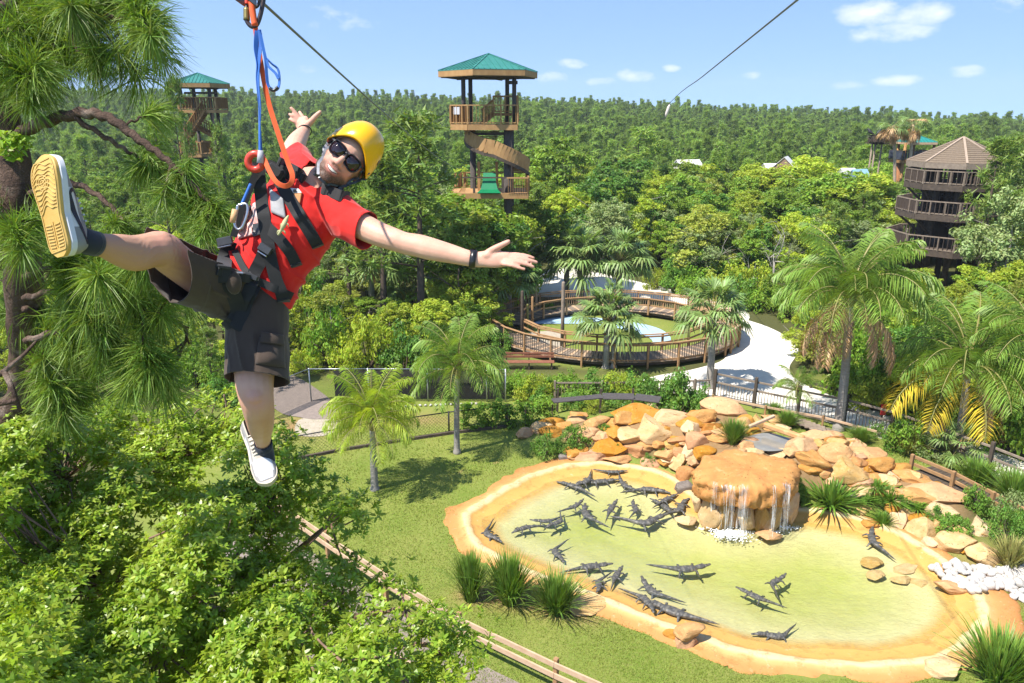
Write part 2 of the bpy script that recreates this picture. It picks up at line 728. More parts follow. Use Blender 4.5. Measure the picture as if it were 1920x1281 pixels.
M_SAND = surf('white_sand', (.66, .62, .55), (.58, .53, .46), .95, 3, 6, .3, .02, spec=.1)
M_PAVE = surf('grey_paving', (.26, .21, .18), (.19, .155, .135), .92, 5, 6, .4, .01, spec=.15)
M_CONC = surf('pale_concrete', (.40, .345, .27), (.31, .265, .20), .9, 4, 5, .2, .01, spec=.15)
sheet('sand_path', [(1374, 600), (1420, 606), (1470, 628), (1497, 655), (1480, 690), (1500, 716), (1570, 745), (1660, 772), (1760, 806), (1860, 845),
     (1960, 885), (1985, 935), (1900, 905), (1800, 868), (1700, 838), (1600, 806), (1500, 778), (1420, 764), (1340, 745), (1240, 735),
     (1180, 726), (1225, 706), (1310, 690), (1365, 665)], .024, M_SAND, 'white sand path curving round the wooden enclosure', 'path')
sheet('sand_path', [(1000, 540), (1020, 512), (1060, 500), (1160, 520), (1330, 560), (1400, 585), (1392, 604), (1330, 580), (1240, 566), (1120, 556), (1010, 556)],
  .02, M_SAND, 'white sand path behind the round enclosure', 'path')
sheet('paved_path', [(520, 690), (556, 706), (592, 728), (622, 752), (640, 778), (600, 786), (560, 782), (520, 770), (470, 720)], .028, M_PAVE,
  'greyish pink paved path beyond the wire fence', 'path')
sheet('gravel_patch', [(560, 788), (600, 780), (650, 790), (640, 806), (600, 818), (556, 814)], .016, M_CONC, 'pale bare patch beside the wire fence', 'ground')

# ------------------------------------------------------------------ pond basin
def basin_profile(sd, nz):
 s = -sd
 zi = np.interp(s, [0, .13, .22, .9, 1.6, 3.0, 5.0], [.13, .12, .045, -.10, -.26, -.50, -.66])
 zo = np.interp(sd, [0, .12, .2, .5, 1.2], [.13, .12, .07, .045, .02])
 return np.where(sd < 0, zi, zo) + nz


def basin_mat():
 m, nt, N, L, out = nodes('basin_concrete')
 b = N.new('ShaderNodeBsdfPrincipled')
 tc = coords(N)
 a = N.new('ShaderNodeAttribute')
 a.attribute_name = 'inset'
 wob = N.new('ShaderNodeMath')
 wob.operation = 'MULTIPLY_ADD'
 L.new(noise(N, L, 1.4, 5, .6, tc), wob.inputs[0])
 wob.inputs[1].default_value = .14
 L.new(a.outputs['Fac'], wob.inputs[2])
 mr = N.new('ShaderNodeMapRange')
 L.new(wob.outputs[0], mr.inputs[0])
 mr.inputs[1].default_value = -1.2 + .07
 mr.inputs[2].default_value = 4.8 + .07
 k = lambda s: (s + 1.2) / 6.0
 c = ramp(N, L, mr.outputs[0], [(k(-1.0), (.36, .155, .05)), (k(-.35), (.45, .225, .075)), (k(-.15), (.49, .30, .115)), (k(-.06), (.56, .43, .23)),
         (k(.13), (.55, .42, .22)), (k(.22), (.49, .265, .072)), (k(.90), (.50, .30, .085)), (k(1.35), (.50, .45, .25)), (k(2.1), (.455, .415, .225)),
         (k(4.0), (.39, .38, .165))])
 st = ramp(N, L, noise(N, L, 2.2, 7, .7, tc), [(.52, 0.0), (.70, .75)])
 sto = N.new('ShaderNodeMath')
 sto.operation = 'MULTIPLY'
 L.new(st, sto.inputs[0])
 L.new(ramp(N, L, mr.outputs[0], [(k(.6), 1.0), (k(1.2), .12)]), sto.inputs[1])
 c = mixrgb(N, L, sto.outputs[0], c, (.36, .145, .04))
 st2 = ramp(N, L, noise(N, L, 5.5, 5, .7, tc), [(.60, 0.0), (.70, .35)])
 c = mixrgb(N, L, st2, c, (.55, .47, .31))
 cr = N.new('ShaderNodeTexVoronoi')
 cr.feature = 'DISTANCE_TO_EDGE'
 cr.inputs['Scale'].default_value = .75
 dv = N.new('ShaderNodeVectorMath')
 dv.operation = 'MULTIPLY_ADD'
 nv = N.new('ShaderNodeTexNoise')
 nv.inputs['Scale'].default_value = 3.0
 L.new(tc, nv.inputs['Vector'])
 L.new(nv.outputs['Color'], dv.inputs[0])
 dv.inputs[1].default_value = (.9, .9, .9)
 L.new(tc, dv.inputs[2])
 L.new(dv.outputs[0], cr.inputs['Vector'])
 crk = N.new('ShaderNodeMath')
 crk.operation = 'MULTIPLY'
 L.new(ramp(N, L, cr.outputs['Distance'], [(.003, .35), (.010, 0.0)]), crk.inputs[0])
 L.new(ramp(N, L, mr.outputs[0], [(k(.2), 1.0), (k(.5), 0.0)]), crk.inputs[1])
 c = mixrgb(N, L, crk.outputs[0], c, (.16, .08, .035))
 # algae in patches on the deep floor
 al = N.new('ShaderNodeMath')
 al.operation = 'MULTIPLY'
 L.new(ramp(N, L, noise(N, L, .42, 4, .6, tc), [(.45, 0.0), (.66, .6)]), al.inputs[0])
 L.new(ramp(N, L, mr.outputs[0], [(k(1.7), 0.0), (k(3.2), 1.0)]), al.inputs[1])
 c = mixrgb(N, L, al.outputs[0], c, (.34, .36, .08))
 L.new(c, b.inputs['Base Color'])
 b.inputs['Roughness'].default_value = .8
 b.inputs['Specular IOR Level'].default_value = .25
 L.new(bump(N, L, noise(N, L, 7, 8, .7, tc), .2, .03), b.inputs['Normal'])
 L.new(b.outputs[0], out.inputs[0])
 return m


def make_pond():
 lo, hi = CURB.min(0) - 1.5, CURB.max(0) + 1.6
 st = .09
 xs, ys = np.arange(lo[0], hi[0], st), np.arange(lo[1], hi[1], st)
 X, Y = np.meshgrid(xs, ys)
 p = np.stack([X.ravel(), Y.ravel()], 1)
 sd = poly_sd(p, CURB) + .05 * vnoise(p[:, 0], p[:, 1], .5, 2) + .04 * vnoise(p[:, 0], p[:, 1], .21, 5)
 z = basin_profile(sd, .012 * vnoise(p[:, 0], p[:, 1], .35, 3) + .02 * vnoise(p[:, 0], p[:, 1], 1.3, 4))
 deck = .58 + .2 * vnoise(p[:, 0], p[:, 1], .8, 1) + .1 * vnoise(p[:, 0], p[:, 1], .25, 8)
 rt = gp(1890, 1150)
 deck = deck + .55 * np.exp(-((p[:, 0] - rt.x) ** 2 + (p[:, 1] - rt.y) ** 2) / 2.5)
 lf = gp(845, 985)
 deck = deck + .15 * np.exp(-((p[:, 0] - lf.x) ** 2 + (p[:, 1] - lf.y) ** 2) / 3)
 tp = gp(1060, 862)
 deck = deck + .5 * np.exp(-((p[:, 0] - tp.x) ** 2 + (p[:, 1] - tp.y) ** 2) / 9)
 # the slab edge curls down into the turf
 z = np.where(sd > deck - .1, z - .09 * sstep(deck - .1, deck + .12, sd), z)
 tz = terrain(p[:, 0], p[:, 1], sd)
 z = np.where(sd > 0, np.maximum(z, np.minimum(tz, .6) - .5 * (tz > .7) - .07), z)
 nx, ny = len(xs), len(ys)
 i = np.arange(nx * ny).reshape(ny, nx)
 F = np.stack([i[:-1, :-1], i[:-1, 1:], i[1:, 1:], i[1:, :-1]], -1).reshape(-1, 4)
 keep = (sd < deck + .13)
 F = F[keep[F].all(1)]
 used = np.unique(F)
 mp = np.full(nx * ny, -1)
 mp[used] = np.arange(len(used))
 me = np_mesh('pond_basin', np.stack([p[:, 0], p[:, 1], z], 1)[used], mp[F], [basin_mat()], True, attrs={'inset': -sd[used]})
 tag(link('pond_basin', me), 'orange concrete alligator pool basin with pale worn lip', 'pool')

 # water: a closed body, tinted by its own depth
 m, nt, N, L, out = nodes('pool_water')
 tr = N.new('ShaderNodeBsdfTransparent')
 tr.inputs[0].default_value = (.97, .985, .95, 1)
 gl = N.new('ShaderNodeBsdfGlossy')
 gl.inputs['Roughness'].default_value = .05
 fr = N.new('ShaderNodeFresnel')
 fr.inputs['IOR'].default_value = 1.33
 tc = coords(N)
 mp_ = N.new('ShaderNodeMapping')
 mp_.inputs['Scale'].default_value = (1.0, 1.9, 1.0)
 L.new(tc, mp_.inputs[0])
 h1 = noise(N, L, 5.0, 3, .5, mp_.outputs[0], .6)
 def mth(op, a, b):
  q = N.new('ShaderNodeMath')
  q.operation = op
  for i_, v_ in enumerate((a, b)):
   if isinstance(v_, (int, float)):
    q.inputs[i_].default_value = v_
   else:
    L.new(v_, q.inputs[i_])
  return q.outputs[0]
 h2 = noise(N, L, 3.2, 2, .5, mp_.outputs[0], 1.1)
 crest = mth('POWER', mth('SUBTRACT', 1.0, mth('ABSOLUTE', mth('MULTIPLY', mth('SUBTRACT', h2, .5), 5.0), 0)), 3.0)
 crest = mth('MAXIMUM', crest, 0.0)
 bn = bump(N, L, mth('ADD', mth('MULTIPLY', h1, .6), mth('MULTIPLY', crest, .35)), .25, .06)
 L.new(bn, gl.inputs['Normal'])
 L.new(bump(N, L, mth('ADD', mth('MULTIPLY', h1, .35), mth('MULTIPLY', crest, .6)), .5, .07), fr.inputs['Normal'])
 mx = N.new('ShaderNodeMixShader')
 L.new(mth('MINIMUM', fr.outputs[0], .32), mx.inputs[0])
 L.new(tr.outputs[0], mx.inputs[1])
 L.new(gl.outputs[0], mx.inputs[2])
 L.new(mx.outputs[0], out.inputs['Surface'])
 va = N.new('ShaderNodeVolumeAbsorption')
 va.inputs['Color'].default_value = (.79, .86, .36, 1)
 va.inputs['Density'].default_value = .50
 L.new(va.outputs[0], out.inputs['Volume'])
 pts = spline([gp(x, y, .12) for x, y in CURB_PX], 3, True)
 bm = bmesh.new()
 top = [bm.verts.new((q.x, q.y, WATER_Z)) for q in pts]
 bot = [bm.verts.new((q.x, q.y, -1.0)) for q in pts]
 bm.faces.new(top)
 bm.faces.new(bot[::-1])
 k = len(top)
 for j in range(k):
  bm.faces.new([top[j], bot[j], bot[(j + 1) % k], top[(j + 1) % k]])
 bmesh.ops.recalc_face_normals(bm, faces=bm.faces)
 bmesh.ops.triangulate(bm, faces=bm.faces)
 me = bpy.data.meshes.new('pond_water')
 bm.to_mesh(me)
 bm.free()
 me.materials.append(m)
 tag(link('pond_water', me), 'clear shallow yellow green water of the alligator pool', 'water', kind='structure')


make_pond()


def floor_z(x, y):
 sd = poly_sd(np.array([[x, y]]), CURB)
 return float(basin_profile(sd, 0)[0])


# ------------------------------------------------------------------ turf blades on the near lawn
def make_turf():
 n = 230000
 r = np.random.default_rng(11)
 # denser near the camera; spread evenly over the picture
 px = r.uniform(420, 1980, n)
 py = r.uniform(770, 1310, n)
 x = (px - W / 2) / FPX
 v = (H / 2 - py) / FPX
 dy = math.cos(PITCH) + v * math.sin(PITCH)
 dz = -math.sin(PITCH) + v * math.cos(PITCH)
 t = -CAM_H / dz
 X, Y = x * t, dy * t
 ok = terrain(X, Y) < .1
 sd = poly_sd(np.stack([X, Y], 1), CURB)
 ok &= sd > .5 + .12 * vnoise(X, Y, .6, 3)
 ok &= r.random(n) < np.clip((py - 770) / 90, 0, 1) * np.clip((px - 420) / 150, 0, 1)
 X, Y = X[ok], Y[ok]
 n = len(X)
 a = r.uniform(0, 2 * math.pi, n)
 hgt = r.uniform(.025, .065, n) * (1 + .4 * vnoise(X, Y, 1.0, 6)) * (Y / 20) ** .4
 wd = r.uniform(.006, .012, n) * (Y / 16)
 lean = r.normal(0, .03, (n, 2))
 V = np.zeros((n, 3, 3))
 V[:, 0, 0] = X - np.cos(a) * wd
 V[:, 0, 1] = Y - np.sin(a) * wd
 V[:, 1, 0] = X + np.cos(a) * wd
 V[:, 1, 1] = Y + np.sin(a) * wd
 V[:, 2, 0] = X + lean[:, 0]
 V[:, 2, 1] = Y + lean[:, 1]
 V[:, 2, 2] = hgt
 mat = leafmat('turf_blade', (.145, .215, .03), (.235, .265, .06), .3, .02, 0, .5, .6, .2)
 me = np_mesh('lawn_grass', V.reshape(-1, 3), np.arange(n * 3).reshape(-1, 3), [mat])
 tag(link('lawn_grass', me), 'short mown green grass covering the lawn round the pool', 'grass', kind='stuff')


make_turf()
# ================================================================== sandstone rocks
def rock_mat(name, c1, c2, c3, rnd=.14):
 m, nt, N, L, out = nodes(name)
 b = N.new('ShaderNodeBsdfPrincipled')
 tc = coords(N)
 oi = N.new('ShaderNodeObjectInfo')
 va = N.new('ShaderNodeVectorMath')
 va.operation = 'ADD'
 cb = N.new('ShaderNodeCombineXYZ')
 mm = N.new('ShaderNodeMath')
 mm.operation = 'MULTIPLY'
 mm.inputs[1].default_value = 37.0
 L.new(oi.outputs['Random'], mm.inputs[0])
 L.new(mm.outputs[0], cb.inputs[0])
 L.new(tc, va.inputs[0])
 L.new(cb.outputs[0], va.inputs[1])
 v = va.outputs[0]
 c = mixrgb(N, L, ramp(N, L, noise(N, L, 2.2, 6, .62, v), [(.35, 0.0), (.68, 1.0)]), c1, c2)
 c = mixrgb(N, L, ramp(N, L, noise(N, L, 3.4, 7, .7, v), [(.55, 0.0), (.72, .85)]), c, c3)
 c = mixrgb(N, L, ramp(N, L, noise(N, L, 15, 6, .7, v), [(.60, 0.0), (.75, .55)]), c, tuple(.35 * k for k in c2))
 vo = N.new('ShaderNodeTexVoronoi')
 vo.inputs['Scale'].default_value = 5.0
 L.new(v, vo.inputs['Vector'])
 pit = ramp(N, L, vo.outputs['Distance'], [(.07, 1.0), (.14, 0.0)])
 c = mixrgb(N, L, pit, c, tuple(.28 * k for k in c2))
 hs = N.new('ShaderNodeHueSaturation')
 mr = N.new('ShaderNodeMapRange')
 L.new(oi.outputs['Random'], mr.inputs[0])
 mr.inputs[3].default_value = 1 - rnd
 mr.inputs[4].default_value = 1 + rnd
 L.new(mr.outputs[0], hs.inputs['Value'])
 mr2 = N.new('ShaderNodeMapRange')
 L.new(oi.outputs['Random'], mr2.inputs[0])
 mr2.inputs[3].default_value = 1.12
 mr2.inputs[4].default_value = .78
 L.new(mr2.outputs[0], hs.inputs['Saturation'])
 L.new(c, hs.inputs['Color'])
 L.new(hs.outputs[0], b.inputs['Base Color'])
 b.inputs['Roughness'].default_value = .88
 b.inputs['Specular IOR Level'].default_value = .2
 hsum = N.new('ShaderNodeMath')
 hsum.operation = 'SUBTRACT'
 L.new(noise(N, L, 9, 8, .7, v), hsum.inputs[0])
 L.new(pit, hsum.inputs[1])
 L.new(bump(N, L, hsum.outputs[0], .55, .06), b.inputs['Normal'])
 L.new(b.outputs[0], out.inputs[0])
 return m


M_ROCK = rock_mat('orange_sandstone', (.47, .25, .078), (.40, .185, .052), (.52, .355, .155))
M_ROCKP = rock_mat('pale_sandstone', (.52, .355, .165), (.44, .26, .095), (.55, .42, .235))
M_ROCKR = rock_mat('red_sandstone', (.43, .205, .07), (.36, .155, .05), (.48, .29, .125))
M_ROCKG = rock_mat('grey_stone', (0.216, 0.180, 0.151), (0.144, 0.122, 0.108), (0.288, 0.245, 0.202))
M_PEB = rock_mat('white_pebble', (0.533, 0.504, 0.461), (0.446, 0.396, 0.346), (0.576, 0.562, 0.540), .1)


def rock_mesh(name, seed, mat, sub=4, cuts=15, flat=1.0, rough=.045):
 """a boulder: a ball cut by random planes, then worn and pitted"""
 r = np.random.default_rng(seed)
 bm = bmesh.new()
 bmesh.ops.create_icosphere(bm, subdivisions=sub, radius=1)
 V = np.array([v.co for v in bm.verts])
 n0 = V.copy()
 for k in range(cuts):
  d = r.normal(size=3)
  d[2] *= .8
  d /= np.linalg.norm(d)
  lim = r.uniform(.46, .80)
  over = np.maximum(V @ d - lim, 0)
  V -= np.outer(over * .985, d)
 ph = r.uniform(0, 9, (6, 3))
 for k in range(6):
  q = V * (1.6 + 1.5 * k) + ph[k]
  w = np.sin(q[:, 0] + np.sin(q[:, 1] * 1.3)) * np.sin(q[:, 1] + np.sin(q[:, 2] * 1.2)) * np.sin(q[:, 2] + .5)
  V += n0 * (w * rough * 1.6 / (1 + .8 * k))[:, None]
 V /= np.abs(V).max(0)
 for v, c in zip(bm.verts, V):
  v.co = c
 me = bpy.data.meshes.new(name)
 bm.to_mesh(me)
 bm.free()
 me.materials.append(mat)
 me.polygons.foreach_set('use_smooth', np.ones(len(me.polygons), bool))
 return me


def in_poly(x, y, poly):
 c = False
 j = len(poly) - 1
 for i in range(len(poly)):
  if (poly[i][1] > y) != (poly[j][1] > y) and x < (poly[j][0] - poly[i][0]) * (y - poly[i][1]) / (poly[j][1] - poly[i][1]) + poly[i][0]:
   c = not c
  j = i
 return c


ROCKS = {}
for key, mt in (('o', M_ROCK), ('p', M_ROCKP), ('r', M_ROCKR), ('g', M_ROCKG)):
 ROCKS[key] = [rock_mesh('boulder', 20 + i + 50 * 'oprg'.index(key), mt) for i in range(5 if key != 'g' else 2)]
SLABS = {k: [rock_mesh('slab', 80 + i + 40 * j, mt, cuts=12, rough=.04) for i in range(3)] for j, (k, mt) in enumerate((('o', M_ROCK), ('p', M_ROCKP)))}
rr = random.Random(5)
RK_GROUP = 'sandstone rocks heaped round the alligator pool'


RMARKS = [(1010, 810, 'at the lawn end of the rock pile'), (1080, 800, 'beside the fern clump above the pool'), (1190, 785, 'below the low board roofed shelter'), (1250, 800, 'in the tallest heap above the far lip'),
   (1130, 850, 'along the far pool lip'), (1230, 858, 'along the far lip near the waterfall'), (1360, 780, 'beside the grass clump above the slab'), (1300, 830, 'stacked on the lawn side of the waterfall slab'),
   (1290, 900, 'wedged at the crowded corner beside the waterfall'), (1430, 830, 'round the small upper pool'), (1540, 840, 'between upper pool and weathered rails'), (1600, 865, 'above the arching strap leaved plant'),
   (1680, 890, 'near the end of the split rail fence'), (1740, 920, 'in front of the dark deck'), (1640, 930, 'among strap leaved plants'), (1700, 980, 'above the basking alligator'), (1840, 1010, 'beside the straw coloured grass clump'),
   (1470, 780, 'beside the pale slanting beam')]


def put_rock(px, py, w, h, key='o', slab=False, z=None, tilt=None, label=None, group=None, name='boulder', sink=.25, depth=None):
 c = hit(px, py + h * .18) if z is None else gp(px, py + h * .18, z)
 dist = (c - EYE).dot(FWD)
 m_w = w / FPX * dist / 2
 m_h = h / FPX * dist / 2 * (1.0 if not slab else .92)
 me = rr.choice(SLABS[key] if slab and key in SLABS else ROCKS[key])
 o = link(name, me)
 dep = (m_w * rr.uniform(.65, .95)) if depth is None else depth
 o.scale = (m_w * 1.08, dep, m_h * rr.uniform(.9, 1.1))
 o.location = c + Vector((0, dep * .25, m_h * (.5 - sink)))
 t = tilt if tilt is not None else rr.uniform(-.16, .16)
 o.rotation_euler = (rr.uniform(-.12, .12), t, rr.uniform(-.35, .35))
 lab = label or {'o': 'orange sandstone boulder heaped behind the alligator pool', 'p': 'pale tan sandstone boulder heaped behind the alligator pool',
     'r': 'reddish sandstone boulder heaped behind the alligator pool', 'g': 'small grey stone among the orange pool rocks'}[key]
 if slab and not label and key in SLABS:
  lab = {'o': 'long flat orange sandstone slab behind the alligator pool', 'p': 'long flat pale sandstone slab behind the alligator pool'}[key]
 if label is None:
  size = 'big' if w * h > 1500 else ('small' if w * h < 750 else 'middling')
  mark = min(RMARKS, key=lambda m: (m[0] - px) ** 2 + ((m[1] - py) * 1.6) ** 2)[2]
  lab = size + ' ' + lab.split(' heaped ')[0].split(' behind ')[0].split(' among ')[0].replace('small ', '') + ' ' + mark
  group = 'rocks ' + mark
 tag(o, lab, 'rock', group or RK_GROUP)
 return o


for (px, py, w, h, k, s) in [
  (1082, 779, 34, 20, 'o', 0), (1042, 794, 46, 18, 'o', 1), (1077, 793, 34, 16, 'o', 0), (982, 815, 36, 26, 'o', 0), (1117, 796, 48, 26, 'o', 0),
  (1167, 789, 42, 28, 'o', 0), (1192, 777, 84, 28, 'o', 1), (1218, 769, 50, 28, 'p', 0), (1261, 785, 62, 38, 'p', 1), (1222, 803, 68, 42, 'p', 0),
  (1187, 817, 54, 34, 'p', 1), (1235, 829, 34, 24, 'o', 0), (1296, 802, 42, 32, 'p', 0), (1322, 784, 54, 36, 'o', 0), (1360, 768, 74, 38, 'o', 0),
  (1269, 827, 38, 32, 'o', 0), (1302, 830, 46, 34, 'r', 0), (1200, 843, 62, 30, 'r', 0), (1137, 838, 68, 30, 'o', 1), (1077, 848, 44, 20, 'o', 0),
  (1104, 856, 66, 20, 'r', 1 - 1), (1257, 856, 50, 28, 'o', 0), (1276, 864, 36, 28, 'p', 0), (1304, 866, 36, 24, 'o', 0), (1284, 894, 44, 36, 'r', 0),
  (1282, 917, 38, 24, 'g', 0), (1122, 820, 32, 20, 'o', 0), (1350, 822, 42, 22, 'o', 0), (1395, 795, 26, 26, 'o', 0), (1420, 790, 30, 24, 'p', 0),
  (1055, 858, 18, 14, 'g', 0), (1150, 814, 30, 20, 'o', 0), (1340, 804, 34, 22, 'p', 0), (1165, 862, 60, 16, 'o', 0), (1222, 868, 50, 18, 'r', 0),
  (1320, 850, 40, 24, 'o', 0), (1248, 812, 28, 20, 'o', 0), (1100, 808, 34, 18, 'o', 0), (1290, 845, 30, 22, 'p', 0), (1012, 806, 30, 16, 'o', 0),
  (1400, 792, 30, 26, 'o', 0), (1405, 826, 36, 14, 'r', 0), (1523, 819, 56, 18, 'o', 1), (1568, 820, 44, 18, 'o', 1), (1501, 838, 60, 30, 'o', 0),
  (1538, 832, 38, 20, 'p', 0), (1518, 855, 70, 32, 'o', 1), (1575, 834, 40, 22, 'p', 0), (1598, 833, 26, 18, 'o', 0), (1571, 855, 60, 36, 'o', 0),
  (1622, 852, 76, 36, 'o', 0), (1588, 880, 66, 38, 'p', 0), (1523, 880, 40, 24, 'o', 0), (1653, 875, 60, 38, 'o', 0), (1692, 882, 46, 24, 'o', 0),
  (1715, 897, 68, 26, 'o', 1), (1754, 924, 98, 28, 'o', 1), (1670, 904, 38, 26, 'p', 0), (1726, 933, 80, 36, 'o', 1), (1633, 921, 62, 24, 'p', 1),
  (1605, 931, 32, 20, 'g', 0), (1611, 956, 70, 22, 'p', 1), (1688, 980, 36, 40, 'p', 0), (1675, 956, 32, 28, 'o', 0), (1737, 995, 58, 46, 'p', 0),
  (1774, 963, 54, 24, 'p', 0), (1838, 991, 50, 44, 'p', 0), (1799, 1019, 70, 34, 'p', 0), (1848, 1039, 66, 38, 'p', 0), (1633, 984, 32, 16, 'o', 0),
  (1751, 1021, 34, 22, 'p', 0), (1545, 885, 34, 22, 'o', 0), (1560, 905, 30, 20, 'o', 0), (1640, 895, 34, 22, 'o', 0), (1700, 950, 36, 22, 'p', 0),
  (1465, 790, 60, 16, 'o', 1), (1470, 775, 30, 16, 'p', 0), (1435, 845, 40, 14, 'g', 0), (1465, 848, 44, 16, 'p', 0), (1385, 850, 40, 16, 'o', 0),
  (1396, 838, 30, 18, 'o', 0), (1418, 850, 36, 16, 'p', 0), (1450, 852, 34, 16, 'o', 0), (1484, 848, 32, 18, 'o', 0), (1500, 824, 30, 16, 'p', 0), (1410, 812, 30, 16, 'o', 0), (1440, 804, 34, 16, 'o', 0), (1470, 806, 32, 14, 'p', 0)]:
 put_rock(px, py, w * 1.16, h * 1.16, k, bool(s))
FILL = [([(1000, 800), (1080, 778), (1200, 768), (1380, 758), (1400, 800), (1325, 845), (1290, 880), (1180, 866), (1060, 860)], 46), ([(1500, 815), (1600, 825), (1700, 872), (1780, 930), (1860, 1010), (1830, 1050), (1740, 1010), (1660, 965), (1560, 890)], 44)]
for poly_, cnt_ in FILL:
 while cnt_:
  x_, y_ = rr.uniform(1000, 1860), rr.uniform(755, 1050)
  if in_poly(x_, y_, poly_):
   w_ = rr.uniform(26, 54)
   put_rock(x_, y_, w_, w_ * rr.uniform(.38, .6), rr.choice('oooopr'), rr.random() < .3)
   cnt_ -= 1

for (px, py, w, h) in [(1641, 1056, 46, 15), (1647, 1079, 38, 14), (1703, 1068, 54, 16), (1695, 1087, 44, 14), (1731, 1094, 40, 14), (1762, 1082, 36, 14)]:
 put_rock(px, py, w, h * .7, 'p', False, z=-.2, label='flat tan stone lying in the shallow pool water beside white pebbles', group='stepping stones in the pool', name='stone')
put_rock(1788, 1102, 62, 24, 'o', True, z=.06, label='flat orange slab below the white pebbles at the pool lip', group=None, name='boulder')
put_rock(1775, 1256, 74, 30, 'p', False, z=.03, label='pale rock on the pool deck beside the big grass clump', name='boulder')
put_rock(1806, 1240, 50, 20, 'p', False, z=.05, label='small pale stone behind the rock by the big grass clump', name='stone')
put_rock(1102, 1138, 76, 22, 'p', True, z=.03, label='flat pale stone half hidden by a grass clump on the lawn', name='stone')
put_rock(1083, 1098, 16, 12, 'p', False, z=.08, label='little white stone between two grass clumps', name='stone')
# the mushroom-shaped rock on the near lip
o = put_rock(1290, 1188, 62, 34, 'o', False, z=.25, label='orange mushroom shaped rock cap on the near pool lip', name='boulder', sink=.1)
put_rock(1285, 1203, 50, 34, 'r', False, z=.02, label='reddish rock stem under the mushroom shaped cap', name='boulder', sink=.3)
put_rock(1262, 1192, 36, 24, 'o', False, z=.05, label='small orange rock leaning on the mushroom shaped rock', name='boulder')


# ------------------------------------------------------------------ white pebble run
PEB = [rock_mesh('pebble', 300 + i, M_PEB, 2, 6, rough=.05) for i in range(4)]
polys = [[(1738, 1062), (1790, 1058), (1850, 1066), (1945, 1058), (1945, 1092), (1872, 1100), (1832, 1113), (1806, 1106), (1772, 1086)],
   [(1888, 1100), (1918, 1104), (1924, 1124), (1904, 1122)]]
placed = []
for poly, cnt in ((polys[0], 120), (polys[1], 16)):
 tries = 0
 while cnt and tries < 6000:
  tries += 1
  x, y = rr.uniform(1735, 1945), rr.uniform(1055, 1126)
  if not in_poly(x, y, poly):
   continue
  s = rr.uniform(5.5, 10.5)
  if any((x - a) ** 2 + ((y - b) * 1.5) ** 2 < ((s + c) * .66) ** 2 for a, b, c in placed):
   continue
  placed.append((x, y, s))
  cnt -= 1
for (x, y, s) in placed:
 g = gp(x, y, .1)
 k = s / FPX * (g - EYE).length
 o = link('pebble', rr.choice(PEB))
 o.scale = (k * rr.uniform(.85, 1.25), k * rr.uniform(.8, 1.1), k * rr.uniform(.6, .85))
 o.rotation_euler = (rr.uniform(-.4, .4), rr.uniform(-.4, .4), rr.uniform(0, 6))
 o.location = (g.x, g.y, max(floor_z(g.x, g.y), .02) + k * .35 + rr.uniform(0, .05))
 tag(o, 'white rounded pebble in the run spilling over the pool lip', 'pebble', 'white pebbles at the pool lip')


